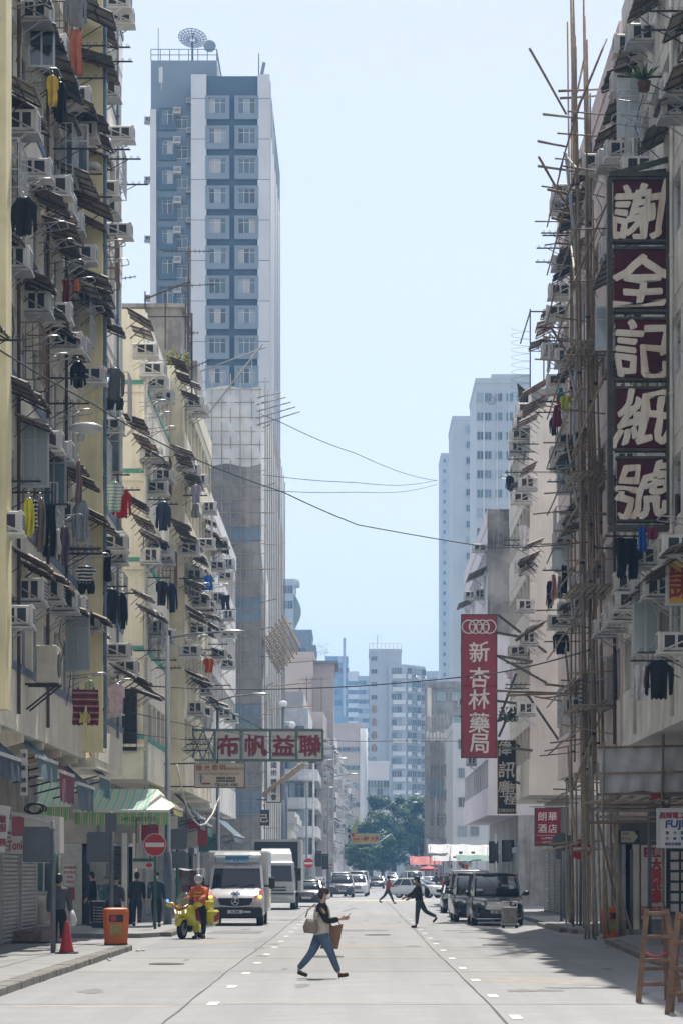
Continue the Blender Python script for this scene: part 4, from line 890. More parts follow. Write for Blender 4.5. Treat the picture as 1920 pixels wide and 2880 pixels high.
# ---------------------------------------------------------------- blue grey residential tower
m_tw = mat('tower_blue_paint', (.10,.15,.20), .8, .06, .3); m_twl = mat('tower_pale_paint', (.66,.68,.69), .8, .05, .3); m_twm = mat('tower_mid_paint', (.25,.31,.36), .8, .06, .3)
kT = F/263.
def TX(u): return (u-U0)/kT
def TZ(v): return EYE+(V0-v)/kT
tw = thing('residential_tower', 'tall blue grey apartment tower with two columns of bay windows and roof dish', 'building', (-13, 280, 0))
ob('wall', MB().box(TX(540), TX(757), 263, 300, 0, TZ(213)), m_tw, tw)
ob('wall', MB().box(TX(421), TX(539), 264.5, 300, 0, TZ(300)), m_twm, tw)
ob('roof_block', MB().box(TX(419), TX(606), 265.5, 285, TZ(300), TZ(147)).box(TX(540), TX(630), 266, 284, TZ(212), TZ(196)), m_twm, tw)
for (a, b, y) in ((538,581,262.6),(725,759,262.6)): ob('pale_strip', MB().box(TX(a), TX(b), y, 263.02, 0, TZ(211)), m_twl, tw)
ob('pale_strip', MB().box(TX(420), TX(437), 264.1, 264.52, 0, TZ(297)), m_twl, tw)
for i in range(6):      # stepped fins down the flank
    ob('flank_fin', MB().box(TX(757)-.3, TX(759)+.02-.03*i, 265+6*i, 266.4+6*i, 0, TZ(211)-.7*i), m_twl, tw)
    for j in range(5): ob('flank_pipe', MB().cyl((TX(759)-.05,267.3+6*i+.8*j,0),(TX(759)-.05,267.3+6*i+.8*j,72),.07,5), m_twl, tw) if j % 2 else None
gj = MB()
for i in range(26):
    z = TZ(280)-i*84.3/kT*1.35
    gj.box(TX(538),TX(581),262.59,262.61,z,z+.05); gj.box(TX(725),TX(759),262.59,262.61,z,z+.05)
ob('wall_joint', gj, m_tw, tw)
fl = 84.35/kT
bayf = {}
def bay(name, x, z, w, h, dep, m, y, n):
    key = (w, h, dep)
    if key not in bayf:
        f = MB(); t = .32
        f.box(-w/2-t,-w/2,-dep,0,-.55,h+.22).box(w/2,w/2+t,-dep,0,-.55,h+.22).box(-w/2,w/2,-dep,0,h,h+.22).box(-w/2,w/2,-dep,0,-.55,0)
        bayf[key] = f
    o = ob(name, bayf[key], m, tw, (x, y, z)) if (key, 'm') not in bayf else put(name, bayf[(key,'m')], tw, (x,y,z), None, None, True)
    bayf[(key,'m')] = o.data
    window(o, x, y-dep*.35, z, 0, w, h, n, m_twl, (0,0,1,1,2,3,4)); return o
for i in range(23):
    z = TZ(320)-i*fl
    if z < 36: break
    for u in (612, 693): bay('bay_window', TX(u)+.03*(u>650), z, 1.62, 1.42, .4, m_twm, 262.99, 3)
    bay('bay_window', TX(469), z-.62, 1.0, 1.35, .3, m_tw, 264.49, 2)
    window(tw, TX(509), 264.46, z-1.0, 0, 1.1, 1.2, 2, m_twl, (0,1,1,4)); ac(tw, TX(497), 264.45, z+.35, 0, 1, 1.2)
    ac(tw, TX(533), 264.45, z+1.35, 0, 0, 1.0)
    if i % 2 == 0: ac(tw, TX(421), 266, z, -math.pi/2, 0, 1.1)
# roof: railing, dish, aerial panels
rl = MB(); x0, x1, zt = TX(419), TX(606), TZ(147)
for y in (265.6, 284):
    for i in range(8): x = x0+(x1-x0)*i/7; rl.cyl((x,y,zt),(x,y,zt+1.1),.04,5)
    for z in (.55, 1.08): rl.cyl((x0,y,zt+z),(x1,y,zt+z),.04,5)
for z in (.55,1.08): rl.cyl((x1,265.6,zt+z),(x1,284,zt+z),.04,5)
ob('railing', rl, m_tw, tw)
dc = Vector((TX(541)*270/263, 270, ZV(112,270))); ds = MB(); ax = Vector((.15,-.75,.5)).normalized(); ex = ax.cross(Vector((0,0,1))).normalized(); ey = ex.cross(ax)
vs = []; rings = 5; seg = 20
for r in range(rings+1):
    q = 1.38*r/rings
    for j in range(seg): t = 2*math.pi*j/seg; vs.append(dc+(ex*math.cos(t)+ey*math.sin(t))*q+ax*(.28*(q/1.38)**2))
for j in range(seg): ds.tube([vs[r*seg+j] for r in range(1,rings+1)], .03, 4)
for r in (2,3,4,5): ds.tube([vs[r*seg+j % seg] for j in range(seg+1)], .03, 4)
ds.tube([dc+ax*.02, dc+ax*.75], .04, 5).ell(dc+ax*.8, (.1,.1,.1), 6, 4).cyl((dc.x,dc.y+.4,zt),(dc.x,dc.y,dc.z-.1),.1,6)
ob('dish_aerial', ds, m_tw, tw)
fv = []; ff = []
for r in range(rings):
    for j in range(seg): ff.append((r*seg+j,r*seg+(j+1)%seg,(r+1)*seg+(j+1)%seg,(r+1)*seg+j))
m_mesh = mat('dish_mesh', (.15,.18,.22), .7, 0); m_mesh.node_tree.nodes['Principled BSDF'].inputs['Alpha'].default_value = .35
ob('dish_mesh', MB().add([p-ax*.03 for p in vs], ff, True), m_mesh, tw, out=False)
ob('small_dish', MB().ell((TX(590)*268/263,268,ZV(128,268)), (.6,.25,.6), 12, 6), m_twm, tw)
ob('whip_aerial', MB().cyl((TX(439),266,zt),(TX(439),266,TZ(50)),.035,5), m_tw, tw)
ob('panel_aerial', MB().box(TX(445),TX(455),264,264.3,TZ(222),TZ(180)).cyl((TX(452),264.3,TZ(240)),(TX(452),264.3,TZ(175)),.05,5), m_twl, tw)
ob('panel_aerial', MB().cyl((TX(727),264,TZ(211)),(TX(727),264,TZ(140)),.06,5).bar((TX(734),264,TZ(207)),(TX(742),264,TZ(166)),.3,.25), m_twm, tw)
# ---------------------------------------------------------------- generic far block with built windows
_fw = {}
def farwin(parent, x, y, z, w, h, rz=0, fm=None):
    key = (round(w,2), round(h,2), fm.name if fm else '')
    if key not in _fw:
        f = MB(); t = .07
        f.box(-w/2,w/2,-.08,.02,0,t).box(-w/2,w/2,-.08,.02,h-t,h).box(-w/2,-w/2+t,-.078,.02,t,h-t).box(w/2-t,w/2,-.078,.02,t,h-t).box(-.03,.03,-.07,.02,t,h-t)
        _fw[key] = (msh('window', f, fm or m_alu), [msh('pane', MB().box(-w/2+t,w/2-t,-.02,.0,t,h-t), g) for g in GL])
    fme, ps = _fw[key]; o = put('window', fme, parent, (x,y,z), (0,0,rz), None, True); put('pane', R.choice([ps[0],ps[0],ps[1],ps[4],ps[2]]), o); return o
def block(name, label, u0, u1, vtop, D, dep, m, cols, fl, z0=3, w=1.2, h=1.4, roof=None, side=0, skip=None):
    """far building given by its front face; side = +1/-1 adds windows on that flank"""
    k = F/D; x0, x1, zt = (u0-U0)/k, (u1-U0)/k, ZV(vtop, D)
    t = thing(name, label, 'building', ((x0+x1)/2, D+dep/2, 0))
    ob('wall', MB().box(x0, x1, D, D+dep, 0, zt), m, t)
    ob('parapet', MB().box(x0-.1, x1+.1, D-.1, D+.25, zt, zt+.8).box(x0-.1, x0+.2, D+.25, D+dep, zt, zt+.8).box(x1-.2, x1+.1, D+.25, D+dep, zt, zt+.8), m, t)
    z = z0
    while z+h < zt-.5:
        for c in cols:
            if skip and skip(c, z): continue
            farwin(t, x0+(x1-x0)*c, D-.02, z, w, h)
        z += fl
    return t, x0, x1, zt
m_b1 = mat('far_beige', (.58,.50,.45), .85, .06, .3); m_b2 = mat('far_grey', (.54,.53,.50), .85, .08, .3); m_b3 = mat('far_blue_grey', (.50,.54,.56), .85, .06, .2); m_b4 = mat('far_white', (.74,.74,.73), .85, .05, .2); m_b5 = mat('far_dark', (.24,.27,.30), .8, .08, .2); m_or = mat('far_orange_band', (.38,.24,.15), .85, .06, .3)
# low cream building with a cornice after the junction
lw = thing('low_building', 'low cream building with heavy white cornice just past the junction on the left', 'building', (-10, 275, 0))
ob('wall', MB().box(-20,-6.2,266,288,0,7.6), m_cream, lw); ob('cornice', MB().box(-20,-5.7,265.6,288.3,6.5,7.1).box(-20,-5.9,265.8,288.2,7.1,7.6).box(-20,-5.95,265.85,288.1,5.9,6.5), mat('white_cornice',(.60,.59,.56),.8,.06,1), lw)
for i in range(6): farwin(lw, -6.19, 268+3.4*i, 3.6, 1.6, 1.6, math.pi/2)
for i in range(4): farwin(lw, -7.6-2.2*i, 265.98, 3.4, 1.4, 1.7)
# corner tenement with curved balconies, then a long row behind it
kW = F/300.
wt = thing('corner_tenement', 'white tenement with rounded corner balconies beyond the junction on the left', 'building', (-8, 305, 0))
WX0, WX1 = -14, (893-U0)/kW
ob('wall', MB().box(WX0, WX1-1.0, 300.9, 330, 0, ZV(1990,300)), m_white, wt)
for i in range(8):
    z = 2.6+3.05*i
    if z > 17.5: break
    poly = [(WX0,300)]+[(WX1-2+2*math.sin(rad(a)), 302-2*math.cos(rad(a))) for a in range(0,91,15)]+[(WX1,331),(WX0,331)]
    ob('balcony', MB().prism(poly, z, z+1.15, 'z'), m_white, wt)
    ob('floor_slab', MB().prism([(p[0]+(.12 if p[0]>WX1-2.1 else 0), p[1]-.1) for p in poly], z-.12, z-.01, 'z'), m_b2, wt)
    for j in range(5): window(wt, WX1-2.2-1.75*j, 300.5, z+1.16, 0, 1.6, 1.6, 3, None, (0,0,1,2))
    for j in range(11): window(wt, WX1-.55, 304+2.4*j, z+1.16, math.pi/2, 2.0, 1.6, 2, m_brownfr, (0,0,1))
ob('roof_room', MB().box(WX0, WX1-1.5, 301.5, 325, ZV(1990,300), ZV(1985,300)+1.6), m_b2, wt)
kr = thing('tenement_row', 'long row of hazy tenements crowded with awnings at the far left of the street', 'building', (-6, 400, 0))
rowpts = [(331,-3.95,17.5),(362,-3.3,16.6),(395,-2.7,15.4),(430,-2.1,14.4),(470,-1.4,13.4),(520,-.9,12.4)]
ms = [m_b1,m_white,m_pink,m_b2,m_cream]
def Yrow(y): return -3.95+3.05*(y-331)/189
for (y0, xa, h0), (y1, xb, h1), mm in zip(rowpts, rowpts[1:], ms):
    ob('house_wall', MB().prism([(xa-.1,y0),(xb-.1,y1-.1),(xb-9,y1-.1),(xa-9,y0)], 0, h0+3.2+R.uniform(-.5,.8), 'z'), mm, kr)
for i in range(230):
    y = 331+189*R.random()**1.3; X = Yrow(y); z = 3.2+3.05*R.randrange(5)+R.uniform(.1,1.5); c = R.random()
    if c < .45: put('air_conditioner', AC[0][0], kr, (X,y,z), (0,0,math.pi/2), (1.2,1.2,1.2), True)
    elif c < .75:
        key = 'smallawn%d' % R.randrange(3)
        if key not in _wc: _wc[key] = msh('awning', MB().prism([(0,.6),(-1.0,.1),(-1.0,.05),(0,.55)], -1.6, 1.6), [m_sheet1,m_sheet2,m_sheet3][int(key[-1])])
        put('awning', _wc[key], kr, (X,y,z+1.0), (0,0,math.pi/2), None, True)
    else:
        key = 'baywin%d' % R.randrange(4)
        if key not in _wc: _wc[key] = msh('window_cage', MB().box(-1.1,1.1,-.6,.1,0,1.7), [m_b2,m_b4,m_pink,GL[1]][int(key[-1])])
        put('window_cage', _wc[key], kr, (X,y,z-.3), (0,0,math.pi/2), None, True)
for i in range(40):
    y = 335+4.6*i; z = 3.4
    for q in range(5): farwin(kr, Yrow(y)-.09, y, z+3.05*q, 2.2, 1.5, math.pi/2, m_brownfr)
# beige blocks behind it
t, a, b, z = block('apartment_block', 'plain beige block with a roof garden behind the white corner tenement', 800, 880, 1852, 345, 20, m_b1, (), 3)
t2, a, b, z = block('apartment_block', 'narrow beige slab with a flat overhanging roof right of the roof garden block', 879, 938, 1885, 350, 14, m_b1, (), 3)
ob('roof_slab', MB().box(a-.6,b+.6,349,365,z+.8,z+1.1), m_b5, t2)
weeds(t, ((885-U0)/(F/346),346,ZV(1850,346)), 1.6, 2.2, 300, [mat('roof_garden_green',(.05,.08,.035),.7,.2,2)], 5)
for x in (-6.2,-5.5,-4.4): aerial(t, x, 344.5, ZV(1990,345)-6, ZV(1905,345), [(ZV(1912,345),2.4,7,.1)])
block('apartment_block', 'flat topped pale block low behind the white tenement roof', 812, 862, 2000, 330, 8, m_cream, (), 3)
# hazy towers left of centre
t, a, b, z = block('office_tower', 'blue grey tower with a curved fin rising behind the netting at left', 790, 826, 1640, 620, 25, m_b3, (.3,.7), 3.4, 60, 1.4, 1.8)
k = F/620.; fb = MB(); fv = [((826+20*math.sin(math.pi*i/16)-U0)/k, ZV(1668+95*i/16*1.05, 620)) for i in range(17)]
fb.prism([((824-U0)/k, ZV(1668,620))]+fv+[((824-U0)/k, ZV(1768,620))], 621, 624, 'y'); ob('curved_fin', fb, mat('pale_green_glass',(.28,.32,.24),.4,.1,.2), t)
ob('roof_drum', MB().cyl(((815-U0)/k,630,z),((815-U0)/k,630,z+1.8),2.0,14), m_b3, t)
block('office_tower', 'dark blue stepped tower below the curved fin tower', 815, 876, 1782, 600, 20, m_b5, (.15,.4,.65,.9), 3.2, 42, 1.2, 1.5)
block('office_tower', 'low dark blue annex of the stepped tower', 860, 887, 1825, 590, 20, m_b5, (.3,.7), 3.2, 38, 1, 1.4)
t, a, b, z = block('glass_tower', 'pale hazy glass tower under a thin spire in the far distance', 915, 978, 1852, 1050, 25, mat('far_blue_glass',(.22,.34,.42),.25,.1,.1), (.2,.5,.8), 4, 60, 4, 2.2)
k = F/1050.; ob('spire', MB().box((964-U0)/k,(972-U0)/k,1049,1052,60,ZV(1795,1050)).box((950-U0)/k,(966-U0)/k,1049,1052,z-1.5,z+.5), m_b3, t)
block('apartment_block', 'hazy pale slab right of the spire tower', 978, 1008, 1895, 1000, 20, m_b4, (.25,.75), 3.2, 30, 2, 1.5)
block('apartment_block', 'hazy grey slab just left of the stepped grey block', 1006, 1042, 1908, 950, 20, m_b3, (.2,.5,.8), 3.2, 30, 1.6, 1.5)
t, a, b, z = block('school_building', 'beige block with a pale column and long window strips left of the trees', 936, 1020, 2046, 535, 16, m_b1, (), 3)
ob('column', MB().cyl(((1022-U0)*535/F,534.5,0),((1022-U0)*535/F,534.5,ZV(2050,535)),.75,12), m_b4, t)
for i in range(6):
    zz = ZV(2115,535)-i*3.5
    if zz > 2:
        for j in range(3): farwin(t, b-.9-1.75*j-.5, 534.9, zz, 1.7, .9)
t, a, b, z = block('annex_building', 'white boxy annex with a glass front above the trees', 1021, 1093, 2152, 560, 14, m_b4, (), 3)
for i in range(4):
    for j in range(4): farwin(t, a+.75+1.27*j, 559.9, ZV(2222,560)-.6-1.5*i+1.0, 1.25, 1.45)
ob('roof_tank', MB().box((1022-U0)*560/F,(1058-U0)*560/F,561,566,z,z+1.4), m_b5, t)
# stepped grey apartment block in the middle distance
kK = F/600.
kb_, a, b, z = block('apartment_block', 'blue grey stepped apartment block standing above the trees at the street end', 1038, 1128, 1836, 600, 18, m_b3, (.15,), 2.75, 14, 1.3, 1.0)
ob('roof_house', MB().box((1083-U0)/kK,(1128-U0)/kK,601,612,z,z+.7), m_b5, kb_)
rl = MB()
for i in range(9): x = a+(b-a)*i/8; rl.cyl((x,600.3,z+.8),(x,600.3,z+2),.06,4)
rl.cyl((a,600.3,z+2),(b,600.3,z+2),.06,4); ob('railing', rl, m_b4, kb_)
aerial(kb_, (1060-U0)/kK, 601, z, z+3.8, [(z+3.6,2.2,5,.1),(z+3,1.6,5,0)])
for i in range(9):
    if i > 2: ob('orange_band', MB().box((1046-U0)/kK,(1057-U0)/kK,599.88,599.98,ZV(1985,600)-2.75*(i-3)*1.0-1.6,ZV(1985,600)-2.75*(i-3)), m_or, kb_)
XK0, XK1 = (1092-U0)/kK, (1197-U0)/kK; zk = ZV(1870,600)
ob('wing_wall', MB().prism([(XK0,599.2),((1140-U0)/kK,599.2),(XK1,606),(XK1,618),(XK0,618)], 0, zk, 'z'), m_b3, kb_)
for i in range(14):
    zz = zk-2.0-2.75*i
    if zz < 6: break
    ob('balcony_band', MB().box((1104-U0)/kK,(1140-U0)/kK,598.7,599.2,zz-1.0,zz-.1), m_b4, kb_)
    for u in (1107, 1122): farwin(kb_, (u-U0)/kK, 599.1, zz, 1.0, 1.3)
    for q in range(4):
        f0 = .08+.24*q; x = (1140-U0)/kK+(XK1-(1140-U0)/kK)*f0; y = 599.2+6.8*f0
        farwin(kb_, x+.5, y-.15, zz, .95, 1.35, .95-math.pi*.5+.62)
        ob('balcony', MB().box(x+.05,x+.95,y-.75,y+.4,zz-1.0,zz-.15), m_b4, kb_) if q % 2 == 0 else ac(kb_, x+.5, y, zz-.6, 0, 0, 1.2)
block('apartment_block', 'small hazy blue block low right of the stepped grey block', 1196, 1232, 1895, 900, 15, m_b3, (.3,.7), 3, 30, 1.4, 1.2)
# ---------------------------------------------------------------- far right: old house, netted block, white block, towers
t, a, b, z = block('old_house', 'old stained house with green window frames above the netted block on the right', 1200, 1305, 1935, 352, 14, m_grey, (), 3)
for i in range(2):
    for u in (1240, 1282): window(t, (u-U0)*352/F, 351.9, ZV(1973+70*i,352), 0, 1.2, 1.2, 3, mat('green_frame',(.20,.33,.28),.6,.1,3), (2,2,3))
ob('side_strip', MB().box((1200-U0)*352/F,(1212-U0)*352/F,351.8,352.02,0,z), m_cream, t)
tn = thing('scaffolded_building', 'small block wrapped in grey scaffold netting at the far right end of the street', 'building', (9.8, 335, 0))
x0, x1 = (1196-U0)*330/F, (1278-U0)*330/F
ob('wall', MB().box(x0+.6,x1,331,345,0,ZV(2050,330)), m_b2, tn)
for i in range(6):
    for j in range(2): farwin(tn, x0+1.1+1.4*j, 330.9, 1.5+2.9*i, 1.1, 1.5)
for (v0, v1, mm) in [(2363,2240,m_net),(2240,2190,m_netb),(2190,2085,m_net),(2085,2060,m_netw),(2060,2018,m_net)]: ob('net_panel', netsheet(x0, x1-1.2, 330, ZV(v0,330), ZV(v1,330), mm, .08, 14, 4), mm, tn, out=False)
for i in range(7): bambox(tn, (x0+.42*i,329.8,0), (x0+.42*i,329.8,ZV(2010,330)), .05)
for i in range(8): bambox(tn, (x0-.2,329.75,1.5+2.3*i), (x1-1,329.75,1.5+2.3*i), .045)
t, a, b, z = block('white_block', 'plain white block with few small windows right of the netted block', 1272, 1372, 2055, 300, 22, m_b4, (.28,.62), 3.1, 2.6, .95, 1.1, skip=lambda c, z: c > .5 and int(z) % 2 == 0)
t, a, b, z = block('residential_tower', 'slim hazy tower with small balconies, leftmost of the right hand towers', 1240, 1276, 1282, 800, 25, m_b3, (), 3)
for i in range(34): 
    zz = z-2-2.9*i
    if zz > 20: put('balcony', msh('balcony', MB().box(-.5,.5,-.8,.8,0,1.3), m_b4) if i == 0 else _wc['tb'], t, (b+.1, 799.6, zz), None, None, True); _wc['tb'] = t.children[-1].data; farwin(t, a+.9, 799.9, zz, .7, 1.1)
t, a, b, z = block('residential_tower', 'blue hazy tower behind the slim one, middle of the right hand towers', 1272, 1345, 1182, 520, 22, m_b3, (), 3)
for i in range(30):
    zz = z-2.2-2.95*i
    if zz > 12:
        for c in (.62,.9): farwin(t, a+(b-a)*c, 519.9, zz, 1.0, 1.3)
        if i % 2 == 0: ac(t, a+(b-a)*.76, 519.95, zz, 0, 0, 1.2)
t, a, b, z = block('residential_tower', 'pale blue tower with an emblem near its roof, rightmost of the right hand towers', 1338, 1490, 1078, 430, 24, m_b3, (.08,.22,.42,.62,.82), 2.95, 12, 1.1, 1.3)
ob('roof_house', MB().box(a+2.4,b,431,448,z,z+1.6), m_b3, t)
ob('emblem', MB().tube([(a+2.3+.6*math.cos(q*.314),429.85,z-2.6+.6*math.sin(q*.314)) for q in range(21)], .07, 5), m_or, t)
for x in (a+1.2, a+3.2, a+5): ob('drainpipe', MB().cyl((x,429.9,5),(x,429.9,z-1),.09,5), m_b4, t)
# ---------------------------------------------------------------- trees at the end of the street
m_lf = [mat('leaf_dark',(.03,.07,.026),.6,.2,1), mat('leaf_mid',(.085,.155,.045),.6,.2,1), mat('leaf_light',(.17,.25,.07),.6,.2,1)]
m_bark = mat('bark',(.09,.075,.06),.9,.3,3,bump=.3)
def tree(label, x, y, H, rx, rz, n, seed, lf=.42, zc=.62):
    rr = random.Random(seed); t = thing('street_tree', label, 'tree', (x,y,0))
    tr = MB().tube([(0,0,0),(.1,0,H*.22),(-.1,.1,H*.45),(.1,0,H*.7)], [H*.035,H*.026,H*.018,H*.006], 8)
    tips = []
    for i in range(11):
        a = i*2.4+rr.uniform(-.3,.3); zb = H*rr.uniform(.18,.5); L = rx*rr.uniform(.6,.95); e = rr.uniform(.25,.9)
        p = [(0,0,zb),(math.cos(a)*L*.4,math.sin(a)*L*.4,zb+L*e*.5),(math.cos(a)*L,math.sin(a)*L,zb+L*e)]; tr.tube(p,[H*.014,H*.009,H*.003],5); tips.append(Vector(p[2]))
    ob('trunk', tr, m_bark, t, world=False)
    cl = []
    while len(cl) < 46:
        p = Vector((rr.uniform(-1,1),rr.uniform(-1,1),rr.uniform(-1,1)))
        if .35 < p.length < 1: cl.append((Vector((p.x*rx,p.y*rx,H*zc+p.z*rz)), rx*rr.uniform(.16,.33)))
    b = MB(); vs = []; fs = []; mi = []
    for i in range(n):
        c, r = cl[rr.randrange(len(cl))]; d = Vector((rr.gauss(0,1),rr.gauss(0,1),rr.gauss(0,1))).normalized(); p = c+d*r*rr.uniform(.55,1.05)
        nn = (d+Vector((rr.uniform(-.6,.6),rr.uniform(-.6,.6),rr.uniform(-.2,.8)))).normalized(); q = nn.cross(Vector((rr.uniform(-1,1),rr.uniform(-1,1),rr.uniform(-1,1)))).normalized(); w = nn.cross(q); l = lf*rr.uniform(.6,1.2)
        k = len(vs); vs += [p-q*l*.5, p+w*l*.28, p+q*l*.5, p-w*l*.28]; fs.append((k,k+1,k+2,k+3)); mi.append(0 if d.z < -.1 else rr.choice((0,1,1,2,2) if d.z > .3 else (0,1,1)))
    b.v = vs; b.f = fs; b.mi = mi; b.sm = [False]*len(fs)
    ob('crown', b, m_lf, t, world=False, out=False); return t
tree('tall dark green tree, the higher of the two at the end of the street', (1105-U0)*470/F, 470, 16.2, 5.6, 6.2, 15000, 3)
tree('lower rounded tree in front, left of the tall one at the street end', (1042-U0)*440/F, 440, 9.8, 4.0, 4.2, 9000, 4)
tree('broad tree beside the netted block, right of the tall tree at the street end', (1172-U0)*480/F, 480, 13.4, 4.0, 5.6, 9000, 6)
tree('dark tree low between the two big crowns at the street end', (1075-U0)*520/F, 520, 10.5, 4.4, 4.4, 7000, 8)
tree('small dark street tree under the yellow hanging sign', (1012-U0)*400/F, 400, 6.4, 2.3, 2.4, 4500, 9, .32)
# ---------------------------------------------------------------- signs
m_maroon = mat('maroon_enamel', (.075,.009,.013), .6, .2, 1.5, streak=.35, dirt=(.035,.008,.008), spec=.15)
m_rustwhite = mat('rust_run_white', (.72,.67,.58), .55, .1, 2, streak=.75, dirt=(.42,.20,.09))
m_oldframe = mat('old_sign_frame', (.07,.065,.05), .7, .3, 3)
m_wlet = mat('white_lettering', (.66,.65,.62), .5, .05, 3); m_blet = mat('black_lettering', (.02,.02,.02), .5, 0)
m_dred = mat('deep_red_lettering', (.25,.018,.04), .5, .1, 3); m_blue = mat('blue_lettering', (.02,.06,.24), .5, .05, 3)
m_signred = mat('sign_board_red', (.27,.035,.05), .5, .1, 1.2, streak=.15); m_cardw = mat('sign_board_white', (.55,.54,.51), .55, .08, 1.5, streak=.3, dirt=(.34,.27,.18))
def board(name, label, u0, u1, v0, v1, D, th, m, frame=None, fw=.05, group=None, cat='sign'):
    a, b = W(u0, v1, D), W(u1, v0, D); t = thing(name, label, cat, ((a.x+b.x)/2, D, a.z), 0, group)
    ob('panel', MB().box(a.x, b.x, D, D+th, a.z, b.z), m, t)
    if frame: ob('frame', MB().box(a.x-fw,a.x,D-.02,D+th+.02,a.z-fw,b.z+fw).box(b.x,b.x+fw,D-.02,D+th+.02,a.z-fw,b.z+fw).box(a.x,b.x,D-.02,D+th+.02,b.z,b.z+fw).box(a.x,b.x,D-.02,D+th+.02,a.z-fw,a.z), frame, t)
    return t
def word(t, text, u, v, D, h, m, bold=0, sx=1, shear=0):
    """h: height of the letters in photo pixels"""
    k = F/D; p = W(u, v, D-.012); put('lettering', letters(text, h/k*1.08, m, bold*.5/k, .004, shear, sx, .02 if bold > .9 else 0), t, p, None, None, True)
# tall maroon sign, five panels on one frame
SD = 64.0
t = thing('vertical_shop_sign', 'tall weathered maroon sign with five rust streaked white characters', 'sign', (6.5, SD, 10))
for i, (c, v0, v1) in enumerate(zip('謝全記紙號', (507,703,901,1096,1293), (670,867,1060,1258,1458))):
    du = i*2.2; a, b = W(1726+du, v1, SD), W(1878+du, v0, SD); p = ob('panel', MB().box(a.x,b.x,SD,SD+.12,a.z,b.z), m_maroon, t)
    put('lettering', letters(c, 1.38, m_rustwhite, .03, .012, .10, .98, .035), p, W(1802+du, (v0+v1)/2, SD-.02), None, None, True)
    for q in (a.z-.08, b.z+.02): ob('crossbar', MB().box(a.x-.02,b.x+.02,SD-.03,SD+.3,q,q+.06), m_oldframe, t)
for u in (1716, 1880): a, b = W(u,1472,SD), W(u-2,498,SD); ob('upright', MB().bar((a.x,SD+.1,a.z),(b.x,SD+.1,b.z),.11,.3), m_oldframe, t)
a = W(1797,496,SD); ob('top_cap', MB().box(W(1712,0,SD).x,W(1892,0,SD).x,SD-.08,SD+.42,a.z,a.z+.1), m_oldframe, t)
b = W(1800,1476,SD); ob('bottom_beam', MB().box(W(1712,0,SD).x,8.6,SD-.06,SD+.38,b.z-.12,b.z), m_oldframe, t)
ob('stay', MB().bar(W(1716,492,SD),W(1935,432,SD+.4),.14,.12).bar(W(1800,487,SD+.3),W(1935,470,SD+1),.08,.08), mat('mossy_timber',(.10,.11,.08),.9,.3,3), t)
t = board('shop_sign', 'yellow sign with a dark red character cut by the right edge', 1881, 1960, 1576, 1696, 60, .18, mat('yellow_enamel',(.62,.36,.03),.4,.08,2), m_alu, .06)
word(t, '謙', 1918, 1640, 60, 88, m_dred, 3)
t = board('shop_sign', 'dark red sign sliver at the right edge beside the tall maroon sign', 1906, 1990, 1395, 1470, 62.5, .2, m_maroon, m_oldframe)
t = board('shop_sign', 'white sign with red and blue lettering hanging at the right edge', 1851, 1975, 2278, 2382, 58, .12, m_cardw, m_alu, .03)
for c, u in zip('昌輝電工', (1862,1880,1899,1918)): word(t, c, u, 2294, 58, 18, m_dred, .8)
word(t, 'FUJI', 1896, 2321, 58, 26, m_blue, 2.2, 1.15)
for c, u, v in [('磁',1876,2343),('力',1897,2343),('繼',1918,2343),('六',1876,2359),('綠',1897,2359),('電',1918,2359)]: word(t, c, u, v, 58, 9, m_blue, .4)
word(t, '設計及製造', 1892, 2374, 58, 8.5, m_blue, .4)
ob('hanger', MB().bar(W(1880,2276,58.05),W(1885,2230,58.05),.04), m_black, t)
t = board('hotel_sign', 'crimson hotel sign with white characters hanging at the right shop row', 1505, 1573, 2275, 2378, 105, .18, mat('crimson_board',(.24,.012,.045),.45,.08,2), m_oldframe, .03)
for c, u, v in [('朗',1524,2297),('華',1553,2297),('酒',1524,2331),('店',1553,2331)]: word(t, c, u, v, 105, 25, m_wlet, .5)
word(t, 'LUMINE', 1540, 2358, 105, 8.5, m_wlet, .2, 1.1); word(t, 'HOTEL', 1540, 2370, 105, 8.5, m_wlet, .2, 1.1)
ob('line', MB().box(W(1507,0,105).x,W(1571,0,105).x,104.98,104.996,ZV(2350.6,105),ZV(2349.6,105)), m_wlet, t)
ob('hanger_bar', MB().bar(W(1487,2270,105.1),W(1600,2268,105.1),.05), m_steel, t)
# long red sign over the road
D = 110.
t = board('vertical_shop_sign', 'long red vertical sign with linked ring emblem and five white characters', 1298, 1395, 1730, 2130, D, .22, m_signred, m_oldframe, .035)
for c, v in zip('新杏林藥局', (1833,1905,1966,2034,2091)): word(t, c, 1347, v, D, 56, m_wlet, 1.6)
for i in range(4):
    c = W(1317+19.5*i, 1763, D-.02); ob('emblem_ring', MB().tube([(c.x+.26*math.cos(q*.262),c.y,c.z+.26*math.sin(q*.262)) for q in range(25)], .026, 5), m_wlet, t)
for i in range(3): c = W(1327+19.5*i, 1763, D-.02); ob('emblem_mark', MB().tube([(c.x+.09,c.y,c.z+.09),(c.x+.09,c.y,c.z-.09),(c.x-.09,c.y,c.z-.09),(c.x-.09,c.y,c.z+.09),(c.x+.09,c.y,c.z+.09)], .02, 4), m_wlet, t)
ob('seam', MB().box(W(1299,0,D).x,W(1394,0,D).x,D-.006,D-.001,ZV(1931,D),ZV(1929,D)), m_maroon, t)
sa = MB()
for v in (1780,1845,1972,2102): sa.bar(W(1398,v,D+.1),(7.0,D+3,ZV(v,D+.1)),.09)
